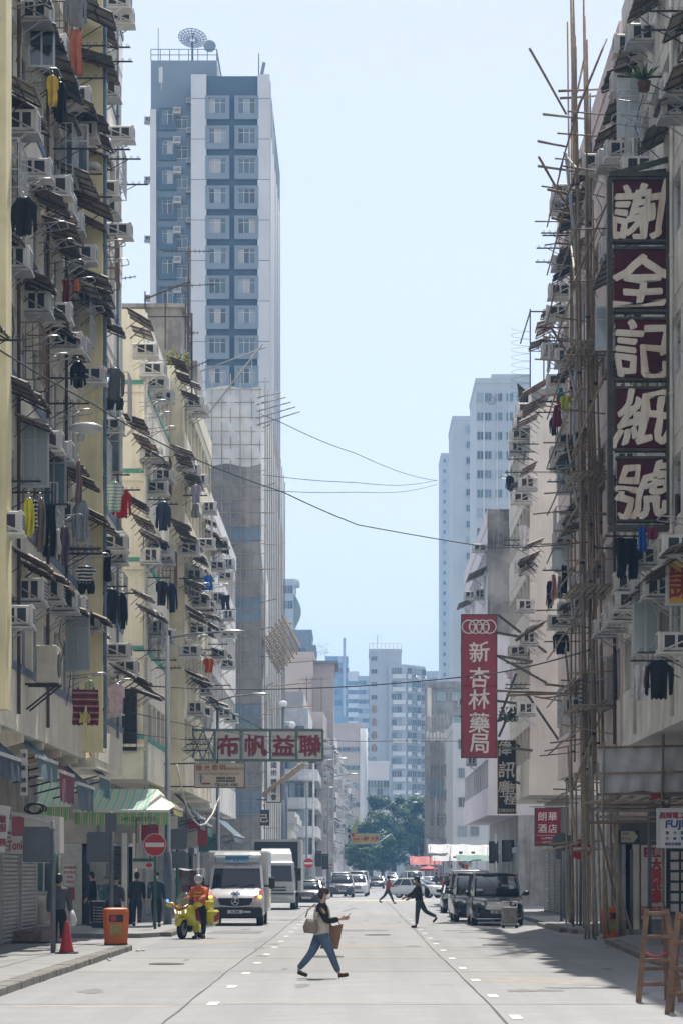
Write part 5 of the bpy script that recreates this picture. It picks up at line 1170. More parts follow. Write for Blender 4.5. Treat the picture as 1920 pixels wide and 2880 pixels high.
for (u0,v0,u1,v1) in [(1400,1730,1560,1825),(1402,1848,1598,1926),(1400,2030,1455,1890),(1480,1950,1600,2100),(1402,2072,1440,1990)]: a, b = W(u0,v0,D+.1), W(u1,v1,D+.1); sa.bar(a, (b.x, D+2.9*(b.x-a.x)/2, b.z), .07)
ob('support_truss', sa, m_oldframe, t)
D = 118.
t = board('vertical_shop_sign', 'black vertical sign with white brush characters and a phone number', 1400, 1449, 2084, 2288, D, .2, mat('black_board',(.018,.022,.025),.4,.1,2), mat('yellowed_edge',(.40,.26,.08),.6,.2,3), .03)
for c, u, v, h in [('偉',1418,2105,40),('訊',1424,2165,46),('廣',1416,2212,32),('告',1436,2216,26),('工',1414,2234,20),('程',1433,2247,34)]: word(t, c, u, v, D, h, m_wlet, 1.2, 1, .1)
word(t, '23830331', 1425, 2280, D, 12, m_wlet, .5)
ob('support_truss', MB().bar(W(1450,2095,D+.1),(6.9,D+2,ZV(2095,D)),.08).bar(W(1450,2200,D+.1),(6.9,D+2,ZV(2200,D)),.08), m_oldframe, t)
# overhead sign on the left, green frame with four boards
D = 115.; m_grf = mat('green_sign_frame', (.13,.20,.17), .6, .2, 2)
t = thing('overhead_shop_sign', 'green framed sign of four boards with dark red characters across the left lanes', 'sign', W(600,2140,D))
for c, u0, u1 in zip('布帆益聯', (608,686,765,839), (673,752,829,903)):
    a, b = W(u0,2135,D), W(u1,2058,D); p = ob('board', MB().box(a.x,b.x,D,D+.1,a.z,b.z), m_cardw, t)
    put('lettering', letters(c, 58/(F/D)*1.12, mat('grey_letter_shadow',(.16,.16,.16),.6,0), .02, .004, 0, 1.05), p, W((u0+u1)/2+1.5, 2098, D-.006), None, None, True)
    word(p, c, (u0+u1)/2, 2096, D, 56, m_dred, 2.6, 1.05)
fr = MB()
for v in (2054, 2139): fr.bar(W(470,v,D+.05),W(908,v,D+.05),.11)
for u in (604,678,760,833,907): fr.bar(W(u,2053,D+.05),W(u,2140,D+.05),.1)
ob('frame', fr, m_grf, t)
tr = MB()
for i in range(4): u = 472+33*i; tr.bar(W(u,2054,D+.05),W(u+33,2139,D+.05),.06).bar(W(u+33,2054,D+.05),W(u,2139,D+.05),.05)
tr.bar(W(470,2140,D+.05),(XE,D,ZV(2140,D)),.1).bar(W(470,2054,D+.05),(XE,D,ZV(2054,D)),.1).bar(W(560,1960,D),W(740,2052,D),.05)
ob('truss', tr, m_grf, t)
D = 105.
t = board('shop_sign', 'cream lightbox sign with small red characters and phone number over the left pavement', 548, 687, 2147, 2215, D, .3, mat('cream_lightbox',(.56,.49,.40),.5,.06,1.5,streak=.2,dirt=(.4,.3,.2)), m_oldframe, .02)
for c, u in zip('維光照明', (560,583,605,626)): word(t, c, u, 2160, D, 17, mat('faded_red_letter',(.36,.10,.08),.6,0), .5)
word(t, '電業有限公司', 660, 2163, D, 8, mat('faded_brown_letter',(.40,.28,.20),.6,0), .2)
word(t, 'Forever Bright Lighting Co. Ltd.', 617, 2177, D, 10, MT['faded_brown_letter'], .25, .82)
word(t, '燈飾批發 各類工程', 635, 2189, D, 6, m_blet, .2); word(t, '水電工程 設計維修', 635, 2197, D, 6, m_blet, .2); word(t, 'TEL:2191 4582', 637, 2208, D, 10, m_blet, .3)
lg = W(568,2195,D-.012); ob('logo_mark', MB().box(lg.x-.06,lg.x-.02,lg.y,lg.y+.01,lg.z-.12,lg.z+.2), m_blue, t); ob('logo_mark', MB().box(lg.x-.14,lg.x+.06,lg.y-.002,lg.y+.01,lg.z+.08,lg.z+.12), m_teal, t); ob('logo_mark', MB().box(lg.x+.0,lg.x+.32,lg.y,lg.y+.01,lg.z-.16,lg.z-.1), m_dred, t)
ob('hanger', MB().bar(W(612,2145,D+.1),W(614,2085,D+.1),.04).bar(W(548,2147,D+.2),(XC,D,ZV(2150,D)),.05).bar(W(548,2213,D+.2),(XC,D,ZV(2213,D)),.05), m_black, t)
D = 190.
t = board('vertical_shop_sign', 'narrow white vertical sign with black characters behind the bamboo fan', 751, 789, 2118, 2256, D, .25, m_b4, m_black, .06)
for c, v in zip('昌國術體育會', (2132,2153,2174,2200,2222,2243)): word(t, c, 770, v, D, 17, m_blet, .5)
ob('support', MB().bar(W(750,2130,D+.1),W(720,2130,D+.3),.08).bar(W(750,2250,D+.1),W(720,2250,D+.3),.08), m_black, t)
t = board('shop_sign', 'small black square sign with one cream character near the netting', 732, 758, 2278, 2323, D-2, .2, m_black, None)
word(t, '己', 743, 2302, D-2, 24, mat('cream_lettering',(.5,.44,.30),.5,0), .6)
ob('support', MB().bar(W(745,2277,D-1.9),W(742,2262,D-1.9),.06), m_black, t)
D = 330.
t = board('overhead_shop_sign', 'orange yellow overhead sign hanging across the far street by the trees', 988, 1064, 2348, 2372, D, .3, mat('orange_board',(.55,.30,.05),.5,.1,1), mat('pale_green_frame',(.30,.42,.36),.6,.1,1), .12)
word(t, '押 大押', 1045, 2360, D, 13, m_dred, .8); word(t, '當 鋪 大 樓', 1010, 2361, D, 7, m_dred, .4)
ob('stay', MB().bar(W(988,2347,D),(-2.6,D+4,ZV(2340,D)),.12).bar(W(1062,2372,D),W(1100,2345,D+60),.05), m_steel, t)
# ---------------------------------------------------------------- traffic signs and posts
m_post = mat('grey_post_paint', (.13,.15,.17), .5, .12, 3); m_gpost = mat('green_post_paint', (.03,.11,.065), .5, .1, 3); m_back = mat('sign_back_grey', (.11,.125,.14), .55, .1, 1.5, streak=.15)
m_sred = mat('traffic_sign_red', (.42,.025,.03), .4, .08, 2); m_swh = mat('traffic_sign_white', (.66,.65,.62), .4, .06, 2)
def no_entry(label, x, y, zc, r=.35, pole_m=None, base=.13, px=None):
    t = thing('no_entry_sign', label, 'traffic sign', (px if px is not None else x, y, base), 0, 'no entry signs')
    ob('post', MB().cyl((px if px is not None else x, y+.06, base), (px if px is not None else x, y+.06, zc+r*.7), .045, 9), pole_m or m_post, t)
    ob('rim', MB().disc((x,zc), r, y-.02, y+.005, 28), m_swh, t); d = ob('disc', MB().disc((x,zc), r*.95, y-.026, y-.0205, 28), m_sred, t); ob('bar', MB().box(x-r*.82,x+r*.82,y-.034,y-.027,zc-r*.19,zc+r*.19), m_swh, t); return t
no_entry('large no entry sign on a green post beside the striped awning', W(436,0,86.8).x, 86.8, ZV(2377,86.8), .355, m_gpost)
no_entry('no entry sign half hidden by bamboo poles at right', W(1632,0,92).x, 92, ZV(2390,92), .36, m_post)
no_entry('small distant no entry sign right of the white truck', W(868,0,191).x, 191, ZV(2429,191), .36)
no_entry('tiny far no entry sign by the parked cars on the left', W(928,0,330).x, 330, ZV(2438,330), .34)
no_entry('tiny no entry sign among the market stalls on the right', W(1293,0,285).x, 285, ZV(2416,285), .34)
def back_sign(label, x, y, top, bx0, bx1, bz0, bz1, m=None, base=.13):
    t = thing('road_sign', label, 'traffic sign', (x, y, base), 0, 'road signs seen from behind')
    ob('post', MB().cyl((x,y,base),(x,y,top),.055,10).ell((x,y,top),(.058,.058,.03),8,4), m or m_post, t)
    p = MB(); c = .05; p.prism([(bx0+c,bz0),(bx1-c,bz0),(bx1,bz0+c),(bx1,bz1-c),(bx1-c,bz1),(bx0+c,bz1),(bx0,bz1-c),(bx0,bz0+c)], y-.1, y-.075, 'y'); ob('plate', p, m_back, t)
    ob('clamp', MB().box(bx0+.02,x+.05,y-.075,y-.05,bz1-.1,bz1-.05).box(bx0+.02,x+.05,y-.075,y-.05,bz0+.05,bz0+.1), m_post, t)
    ob('plate_rim', MB().box(bx0,bx1,y-.103,y-.1,bz0,bz0+.012), m_steel, t); return t
k = F/61.3; back_sign('blank back of a square road sign on the post nearest the left edge', (149-U0)/k, 61.3, ZV(2313,61.3), (65-U0)/k, (144-U0)/k, ZV(2428,61.3), ZV(2326,61.3))
k = F/70.; t = back_sign('blank back of a square road sign on the post by the orange bin', (313-U0)/k, 70, ZV(2288,70), (245-U0)/k, (309-U0)/k, ZV(2428,70), ZV(2341,70))
ob('upper_plate', MB().box((298-U0)/k,(330-U0)/k,69.9,69.93,ZV(2340,70),ZV(2289,70)), m_back, t)
k = F/97.; t = back_sign('back of a double road sign on a green post behind the motorcycle', (499-U0)/k, 97, ZV(2333,97), (480-U0)/k, (527-U0)/k, ZV(2390,97), ZV(2332,97), m_gpost)
ob('lower_plate', MB().box((478-U0)/k,(524-U0)/k,96.9,96.93,ZV(2442,97),ZV(2396,97)), m_back, t)
for (u, D, vt, nm) in [(1578,100,2388,'plain grey post, leftmost of the three posts before the hotel sign'),(1587,105,2345,'plain grey post, middle of the three posts before the hotel sign'),(1601,97.5,2350,'plain grey post, rightmost of the three posts before the hotel sign'),(1776,80.5,2390,'grey post between the bamboo feet and the white signboard')]:
    t = thing('sign_post', nm, 'post', (W(u,0,D).x, D, .13)); x = W(u,0,D).x
    ob('post', MB().cyl((x,D,.13),(x,D,ZV(vt,D)),.05,9), m_post, t)
    if u == 1578: ob('plate', MB().box(x-.2,x+.02,D-.08,D-.06,ZV(2418,D),ZV(2390,D)), m_back, t)
    if u == 1601: ob('plate', MB().disc((x-.3,ZV(2370,D)), .34, D-.09, D-.07, 20), m_back, t)
k = F/76.; t = back_sign('back of a tall road sign on the grey post beside the white sheeting', (1826-U0)/k, 76, ZV(2262,76), (1829-U0)/k, (1872-U0)/k, ZV(2365,76), ZV(2268,76))
t = thing('direction_sign', 'beige arrow shaped direction sign behind the bamboo at right', 'traffic sign', (W(1765,0,78).x, 78, .13)); a, b = W(1733,2372,78), W(1797,2336,78)
ob('post', MB().cyl((W(1744,0,78).x,78.1,.13),(W(1744,0,78).x,78.1,b.z+.2),.05,9), m_post, t)
ob('plate', MB().box(a.x,b.x,78,78.03,a.z,b.z), m_black, t); mz = (a.z+b.z)/2; ob('arrow', MB().prism([(a.x+.12,a.z+.02),(b.x-.16,a.z+.02),(b.x-.03,mz),(b.x-.16,b.z-.02),(a.x+.12,b.z-.02)], 77.985, 77.998, 'y'), mat('sign_beige',(.48,.44,.34),.6,.1,3), t)
word(t, '碼頭', 1760, 2346, 78, 8, m_blet, .2); word(t, '巴士站', 1760, 2360, 78, 8, m_blet, .2)
t = thing('shop_name_plate', 'small green framed shop plate under the large no entry sign', 'sign', (W(405,0,90).x, 90, 2.3)); a, b = W(374,2444,90), W(432,2424,90)
ob('panel', MB().box(a.x,b.x,90,90.05,a.z,b.z), m_cardw, t); ob('top_rail', MB().box(a.x,b.x,89.97,90.06,b.z,b.z+.1), m_gpost, t); ob('print', MB().ell((b.x-.14,89.995,(a.z+b.z)/2),(.11,.006,.07),10,5), m_sred, t); ob('hanger', MB().cyl((a.x+.1,90.03,b.z),(a.x+.1,90.03,3.6),.02,5).cyl((b.x-.1,90.03,b.z),(b.x-.1,90.03,3.6),.02,5), m_black, t)
def lamp_post(label, x, y, H, arm, rise=.25, base=.13, r=.1, m=None):
    t = thing('street_lamp', label, 'street lamp', (x,y,base), 0, 'street lamps'); mm = m or m_post
    ob('post', MB().tube([(x,y,base),(x,y,base+2.4),(x,y,base+2.42),(x,y,H)], [r*1.45,r*1.45,r,r*.75], 10), mm, t)
    s = 1 if arm > 0 else -1
    ob('arm', MB().tube([(x,y,H-.08),(x+arm*.5,y,H+rise*.6),(x+arm,y,H+rise)], .032, 7), mm, t)
    ob('lamp_head', MB().loft([[(x+arm+s*q*.85, y+.14*w*math.cos(a), H+rise+.07*w*math.sin(a)+.02) for a in [i*math.pi/4 for i in range(8)]] for q, w in ((0,.4),(.25,.9),(.7,1),(1,.45))]), m_steel, t); return t
lamp_post('street lamp on a thick grey post, nearest on the left pavement', -6.38, 94.5, 9.85, 1.75, .12)
lamp_post('street lamp on the left, second nearest, in front of the netting', -6.4, 129, 9.85, 1.5, .2)
lamp_post('street lamp on the left just past the junction', -3.2, 205, 9.85, 1.7, .3, m=m_steel)
lamp_post('street lamp on the left beyond the junction, farther one', -2.45, 236, 9.8, 1.7, .3)
lamp_post('thin street lamp before the white corner tenement', -5.0, 277, 9.9, 1.9, .3)
lamp_post('street lamp on the right near the grey netted block, higher in the picture', 8.2, 297, 9.9, -1.6, .2)
lamp_post('street lamp on the right near the grey netted block, lower in the picture', 8.9, 332, 9.9, -1.7, .2)
lamp_post('far street lamp before the tall tree', 10.4, 478, 9.9, -1.5, .2, m=m_b4)
t = thing('camera_pole', 'pole with a white domed camera on top before the netted building', 'post', (W(797,0,200).x, 200, 0)); x = W(797,0,200).x
ob('post', MB().cyl((x,200,0),(x,200,ZV(1985,200)),.12,8), m_post, t); ob('dome', MB().ell((x,200,ZV(1980,200)),(.3,.3,.24),10,6), m_b4, t); ob('side_camera', MB().ell((x+.62,200,ZV(2040,200)),(.26,.26,.26),10,6).cyl((x,200,ZV(2032,200)),(x+.6,200,ZV(2032,200)),.05,5), m_b4, t)
for (u, vt, D, nm) in [(796,2250,196,'bare metal pole on the left before the junction'),(805,2215,202,'second bare metal pole on the left at the junction')]:
    x = W(u,0,D).x; tag(ob('metal_pole', MB().cyl((x,D,0),(x,D,ZV(vt,D)),.11,8), m_post), nm, 'pole')
# lamp fixed to the right hand facade
t = thing('wall_lamp', 'street lamp on a long arm fixed to the right hand facade', 'street lamp', (7.0, 80, ZV(1445,80))); a, b = W(1572,1443,80), W(1712,1446,80.2)
ob('arm', MB().tube([b, a.lerp(b,.45)], .05, 7).bar(b, (7.1,80.3,b.z), .08), m_steel, t); ob('lamp_head', MB().bar(a, a.lerp(b,.5), .16, .1), m_steel, t)
# traffic lights seen from behind
def signal(label, x, y, zt, heads, base=.13):
    t = thing('traffic_light', label, 'traffic light', (x,y,base), 0, 'traffic lights'); ob('post', MB().cyl((x,y,base),(x,y,zt),.06,8), m_steel, t)
    for (dx, z) in heads:
        h = ob('signal_head', MB().bbox(x+dx-.15,x+dx+.15,y-.1,y+.12,z-.45,z+.45,.03), m_black, t); ob('backing_board', MB().bbox(x+dx-.24,x+dx+.24,y+.12,y+.14,z-.55,z+.55,.01), m_black, h)
        hv = MB()
        for q in (-.28, 0, .28): hv.cyl((x+dx,y+.14,z+q),(x+dx,y+.32,z+q),.11,8)
        ob('visor', hv, m_black, h)
    return t
signal('traffic light by the small no entry sign right of the truck', W(884,0,196).x, 196, 3.6, [(.25,ZV(2416,196)),(.75,ZV(2424,196))])
signal('traffic light on the right, left of the hotel sign', W(1393,0,140).x, 140, ZV(2345,140), [(-.1,ZV(2398,140)),(.55,ZV(2394,140))])
signal('traffic light on the right, second post by the green shutters', W(1411,0,150).x, 150, ZV(2365,150), [(.4,ZV(2392,150))])
# overhead wires
def wire(label, pts, r=.016, sub=10):
    """pts: (u, v, D) hung with a little sag between them"""
    P = [W(*p) for p in pts]; o = []
    for a, b in zip(P, P[1:]):
        for i in range(sub): o.append(a.lerp(b, i/sub)-Vector((0,0,.004*(b-a).length*math.sin(math.pi*i/sub))))
    o.append(P[-1]); return tag(ob('overhead_wire', MB().tube(o, r, 5), m_wire), label, 'wire', 'wires over the street')
wire('long black wire sloping across the street from upper left to the scaffold', [(0,985,55),(260,1135,62),(500,1270,72),(796,1384,82),(1005,1476,88),(1384,1541,90),(1650,1525,80)], .017)
wire('thin wire high across the gap from the tower to the right hand towers', [(735,1165,205),(796,1190,205),(1000,1275,240),(1228,1352,330)], .03)
wire('thin slack wire between netting and right towers, below the highest one', [(740,1335,205),(1000,1357,230),(1228,1350,330)], .028)
wire('faint slack wire lowest of the three between the netting and the right towers', [(740,1378,205),(1000,1384,230),(1228,1362,330)], .026)
wire('black wire passing behind the red vertical sign at mid height', [(420,1930,97),(796,1938,112),(1010,1930,112),(1296,1905,112),(1660,1828,80)], .024)
wire('wire running just over the green framed sign', [(300,1985,90),(560,2045,100),(830,2076,120),(1120,2084,140),(1390,2084,140)], .016)
wire('pale wire hanging from the left facade to the green framed sign', [(300,2050,88),(470,2075,95),(700,2090,110),(912,2058,118)], .014)
t = tag(ob('hanging_cable', MB().tube([W(497,2150,97),W(515,2240,97),W(530,2280,98),W(548,2310,99),W(562,2322,100),W(578,2318,101),W(598,2290,102),W(618,2240,104)], .03, 6), m_pipew), 'thick white cable drooping in a loop under the cream lightbox sign', 'cable')
# ---------------------------------------------------------------- vehicles (built facing -y, origin on the ground below the nose)
def paint(name, c, rough=.25): return mat(name, c, rough, .03, 2, spec=.35, coat=.4, loc=True)
m_tyre = mat('tyre_rubber', (.018,.018,.018), .85, .1, 6); m_rim = mat('alloy_rim', (.30,.30,.31), .35, .05, 5, metal=.6); m_chrome = mat('chrome_trim', (.60,.60,.62), .2, 0, metal=.9); m_plast = mat('black_plastic', (.022,.022,.024), .55, .1, 5)
m_wind = glass('car_glass', (.012,.016,.02), .03, .5); m_wind.node_tree.nodes['Principled BSDF'].inputs['Coat Weight'].default_value = .25; m_lamp = mat('headlight_glass', (.62,.64,.65), .12, 0, spec=.9, coat=1); m_plate = mat('number_plate', (.62,.62,.60), .4, 0); m_amber = mat('amber_lamp', (1,.42,.05), .3, 0, emit=3); m_blueb = mat('blue_beacon', (.05,.15,1), .3, 0, emit=2.5)
def part(t, name, mb, m, loc=(0,0,0)): return ob(name, mb, m, t, loc, world=False)
def wheel(t, x, y, r=.33, w=.22):
    o = ob('wheel', MB().tube([(-w/2,0,0),(-w/2+.03,0,0),(w/2-.03,0,0),(w/2,0,0)], [r*.93,r,r,r*.93], 18), m_tyre, t, (x,y,r), world=False)
    s = 1 if x > 0 else -1; ob('rim', MB().cyl((s*(w/2+.001),0,0),(s*(w/2+.012),0,0),r*.66,12), m_rim, o, world=False); return o
def ringx(y, hw, zb, zt, rd=.1):
    a = [(-hw*.86,zb),(-hw,zb+rd),(-hw*1.0,(zb+zt)/2),(-hw*.99,zt-rd*1.4),(-hw*.93,zt-rd*.4),(-hw*.78,zt),(0,zt+.015)]
    return [(p[0],y,p[1]) for p in a]+[(-p[0],y,p[1]) for p in a[-2::-1]]
CARS = {   # L, w, h, bonnet z, belt z, bonnet end y, roof start y, roof end y, tail y, wheel r, grille
 'sedan': (4.55,1.78,1.44,.88,.95,1.15,1.95,3.2,4.2,.32),
 'suv': (4.65,1.86,1.68,1.02,1.10,1.15,1.85,4.0,4.5,.36),
 'hatch': (4.1,1.76,1.46,.92,.98,1.0,1.75,3.35,3.95,.32),
 'van': (4.75,1.74,1.98,1.05,1.12,.35,1.0,4.6,4.72,.33),
 'mpv': (4.9,1.86,1.88,1.0,1.06,.98,1.95,4.6,4.85,.35)}
def car(label, kind, x, y, rz, col, group='cars in the street', name='car', cat='car', dark=True, z=0, plate=''):
    L, w, h, zb, zl, yb, yr0, yr1, yt, wr = CARS[kind]; hw = w/2
    t = thing(name, label, cat, (x,y,z), rz, group); pm = col if not isinstance(col, tuple) else paint('car_paint_%02d%02d%02d' % tuple(int(99*c) for c in col), col)
    b = MB().loft([ringx(-.02,hw*.70,.30,zb*.66), ringx(.06,hw*.90,.24,zb*.80), ringx(.22,hw*.97,.22,zb*.93), ringx(yb*.6,hw,.22,zb+.01), ringx(yb,hw,.22,zl-.02), ringx(yr0+.2,hw,.22,zl), ringx(yr1,hw,.22,zl), ringx(L-.15,hw*.97,.24,zl-.02), ringx(L,hw*.86,.34,zl-.12)])
    part(t, 'body', b, pm)
    # cabin: glass band below, painted roof above
    def rg(ya, yb_, hw_, z, q=.2):
        h1 = [(hw_-q*2,ya-.02,z),(hw_-q*.9,ya+.03,z),(hw_-q*.3,ya+q*.6,z),(hw_,ya+q*1.7,z),(hw_,yb_-q,z),(hw_-q*.3,yb_-q*.3,z),(hw_-q,yb_,z)]
        return [(0,ya-.05,z)]+h1+[(-p[0],p[1],p[2]) for p in h1[::-1]]
    zr = h-.07; r0 = rg(yb-.05, yt, hw*.95, zl-.03); r1 = rg(yr0, yr1, hw*.79 if kind not in ('van','mpv') else hw*.82, zr)
    rm = [((a[0]+b[0])/2*1.02, (a[1]+b[1])/2-(.05 if a[1] < 2 else 0), (a[2]+b[2])/2) for a, b in zip(r0, r1)]; part(t, 'cabin_glass', MB().loft([r0, rm, r1], True), m_wind)
    rf = MB().loft([rg(yr0-.05, yr1+.05, (hw*.81 if kind not in ('van','mpv') else hw*.84), zr-.03), rg(yr0+.02, yr1, hw*.77 if kind not in ('van','mpv') else hw*.79, h-.02), rg(yr0+.3, yr1-.2, hw*.6, h)]); part(t, 'roof', rf, pm)
    pl = MB()
    for s in (-1, 1):
        pl.bar((s*hw*.90,yb-.0,zl-.05),(s*hw*(.77 if kind not in ('van','mpv') else .80),yr0+.03,zr),.075,.06)
        for q in (.38, .72): ya = yb+(yt-yb)*q; yc = yr0+(yr1-yr0)*q; pl.bar((s*hw*.955,ya,zl-.05),(s*hw*(.815 if kind not in ('van','mpv') else .875),yc,zr),.07,.05)
        pl.bar((s*hw*.93,yt-.12,zl-.05),(s*hw*.8,yr1-.05,zr),.1,.07)
    part(t, 'pillar', pl, pm)
    for s in (-1, 1):
        part(t, 'headlight', MB().loft([[(s*hw*.50,-.005,zb*.72),(s*hw*.93,.10,zb*.76),(s*hw*.95,.12,zb*.90),(s*hw*.52,.04,zb*.83)], [(s*hw*.50,.1,zb*.72),(s*hw*.9,.2,zb*.76),(s*hw*.9,.2,zb*.88),(s*hw*.52,.15,zb*.83)]], False), m_lamp)
        mr = MB().ell((s*(hw+.13),yb+.25,zl+.08),(.13,.08,.09),8,6).bar((s*(hw-.05),yb+.28,zl),(s*(hw+.06),yb+.26,zl+.05),.05); part(t, 'mirror', mr, m_plast if kind in ('van',) else pm)
        part(t, 'fog_lamp', MB().ell((s*hw*.70,.03,.40),(.09,.04,.05),8,5), m_lamp)
        for yy in (.82, L-.9): wheel(t, s*(hw-.13), yy, wr)
    part(t, 'grille', MB().prism([(-hw*.46,zb*.80),(hw*.46,zb*.80),(hw*.38,zb*.55),(-hw*.38,zb*.55)], -.045, .08, 'y'), m_plast)
    gb = MB()
    for q in range(4): gb.box(-hw*.42,hw*.42,-.055,-.046,zb*(.57+.06*q),zb*(.575+.06*q)+.012)
    part(t, 'grille_bar', gb, m_chrome)
    part(t, 'lower_intake', MB().box(-hw*.62,hw*.62,-.03,.1,.27,.36), m_plast)
    np = part(t, 'number_plate', MB().box(-.26,.26,-.075,-.06,.44,.55), m_plate)
    if plate: ob('lettering', MB(), m_blet, np) if 0 else put('lettering', letters(plate, .11, m_blet, .004, .002), np, (0,-.078,.495))
    part(t, 'wiper', MB().bar((-.5,yb-.02,zl+.01),(.0,yb+.1,zl+.09),.02).bar((.05,yb-.02,zl+.01),(.5,yb+.1,zl+.09),.02), m_plast)
    return t
# black people carrier parked at right, nearest
t = car('shiny black people carrier parked on the right with a broad chrome grille', 'mpv', 4.92, 98.5, 0, (.008,.009,.011), None, 'people_carrier', 'van', plate='LY 3826')
gr = MB()
for q in range(5): gr.box(-.47+.02*q,.47-.02*q,-.085,-.06,.60+.055*q,.632+.055*q)
part(t, 'chrome_grille', gr, m_chrome); part(t, 'emblem', MB().prism([(.07*math.cos(i*.63),.80+.05*math.sin(i*.63)) for i in range(10)], -.1, -.086, 'y'), m_chrome)
part(t, 'chrome_lip', MB().box(-.78,.78,-.06,.0,.24,.265), m_chrome); part(t, 'dash_papers', MB().box(-.72,-.5,1.02,1.04,1.22,1.30).box(.45,.62,1.1,1.12,1.3,1.42), m_plate)
car('pale beige delivery van parked behind the black people carrier', 'van', 4.75, 116, 0, (.46,.45,.40), None, 'delivery_van', 'van')
car('black saloon car parked at right, partly hidden by the beige van', 'sedan', 4.75, 128, 0, (.012,.013,.016), None)
t = car('black boxy van close behind the front people carrier', 'mpv', 4.55, 106.2, 0, (.012,.012,.014), None, 'parked_van', 'van')
car('dark sport utility car waiting at the junction in the left lanes', 'suv', -1.15, 208, 0, (.05,.055,.065), None, plate='RT 522')
car('white sport utility car waiting behind the dark one', 'suv', -.15, 216, 0, (.62,.62,.62), None)
car('silver minibus like van behind the waiting cars on the left', 'van', .1, 226, 0, (.40,.42,.43), None, 'minivan', 'van')
car('white taxi van further back in the left queue', 'mpv', -1.4, 236, 0, (.55,.57,.58), None, 'minivan', 'van')
car('dark blue saloon driving towards the camera in the far middle lane', 'sedan', 2.15, 315, 0, (.04,.055,.075), None, plate='HX 931')
car('silver hatchback far away behind the dark blue saloon', 'hatch', 4.7, 392, 0, (.40,.42,.44), None)
car('grey people carrier farthest along the road under the trees', 'mpv', 5.3, 424, 0, (.30,.33,.35), None)
car('white hatchback turning across the junction from the right', 'hatch', 6.2, 202.6, rad(63), (.55,.57,.54), None)
car('white taxi parked beyond the junction on the right', 'hatch', 7.0, 262, rad(8), (.60,.62,.62), None)
car('white delivery van parked in front of the market stalls', 'van', 5.6, 272, rad(5), (.58,.60,.60), None, 'delivery_van', 'van')
car('dark hatchback in the shade right behind the white truck', 'hatch', -2.75, 152, 0, (.03,.033,.04), None)
t = thing('lorry', 'pale yellowish lorry far down the right lane before the red umbrella', 'truck', (W(1162,0,350).x, 350, 0)); part(t,'cab',MB().bbox(-1,1,0,1.6,.5,2.2,.1),mat('lorry_cream',(.50,.48,.34),.5,.06,2)); part(t,'windscreen',MB().box(-.85,.85,-.02,.1,1.3,2.0),m_wind); part(t,'cargo_box',MB().bbox(-1.05,1.05,1.7,5.5,.8,2.6,.03),MT['lorry_cream'])
for s in (-1,1): wheel(t, s*.85, .8, .4); wheel(t, s*.85, 4.5, .4)
# ---- ambulance
m_aw = paint('ambulance_white', (.56,.57,.57)); m_ared = paint('ambulance_red', (.36,.03,.04)); m_ay = mat('reflective_yellow', (.62,.55,.06), .4, .05, 4)
t = thing('ambulance', 'white ambulance with blue roof panel and amber lamps waiting on the left', 'ambulance', (-4.28, 98.5, 0))
hw = .97
b = MB().loft([ringx(0,hw*.86,.32,.72), ringx(.10,hw*.97,.28,.92), ringx(.35,hw,.28,1.13), ringx(.95,hw,.28,1.32), ringx(1.2,hw,.28,1.36), ringx(2.2,hw,.28,1.36)]); part(t, 'body', b, m_aw)
def rz_(y0, w0, z): return [(-w0,y0+.06,z),(-w0*.6,y0,z),(w0*.6,y0,z),(w0,y0+.06,z),(w0,2.3,z),(-w0,2.3,z)]
part(t, 'windscreen', MB().loft([rz_(.98,.90,1.33), rz_(1.62,.82,2.06)], False), m_wind)
part(t, 'roof', MB().loft([rz_(1.56,.86,2.02), rz_(1.66,.86,2.18), rz_(1.72,.84,2.5), rz_(1.86,.78,2.6)], False), m_aw)
pl = MB()
for s in (-1,1): pl.bar((s*.92,1.05,1.30),(s*.84,1.66,2.1),.09,.08)
part(t, 'pillar', pl, m_aw)
part(t, 'patient_box', MB().bbox(-1.08,1.08,2.25,5.9,.45,2.66,.06), m_aw)
part(t, 'light_bar', MB().bbox(-.80,.80,1.60,1.75,2.20,2.46,.05), mat('clear_lamp_cover',(.32,.38,.42),.15,0,coat=1)); p = part(t, 'name_panel', MB().box(-.42,.42,1.585,1.61,2.19,2.46), mat('ambulance_blue',(.03,.22,.42),.3,0)); put('lettering', letters('AMBULANCE', .155, m_wlet, .004, .003, 0, .95), p, (0,1.58,2.27))
part(t, 'marker_lamp', MB().box(-.5,-.46,1.58,1.62,2.10,2.13).box(-.05,-.01,1.58,1.62,2.10,2.13).box(.46,.5,1.58,1.62,2.10,2.13), m_plast)
part(t, 'bumper', MB().bbox(-.96,.96,-.07,.25,.26,.66,.06), m_plast)
g = part(t, 'grille', MB().prism([(-.62,.98),(.62,.98),(.52,.74),(.0,.68),(-.52,.74)], -.03, .2, 'y'), m_plast)
ob('grille_trim', MB().tube([(-.64,-.04,.97),(-.54,-.045,.72),(0,-.05,.66),(.54,-.045,.72),(.64,-.04,.97)], .018, 5), m_chrome, g, world=False)
st = MB().tube([(.125*math.cos(i*.314),-.05,.85+.125*math.sin(i*.314)) for i in range(21)], .013, 5)
for a in (90, 210, 330): st.bar((0,-.05,.85),(.12*math.cos(rad(a)),-.05,.85+.12*math.sin(rad(a))),.022)
ob('emblem', st, m_chrome, g, world=False)
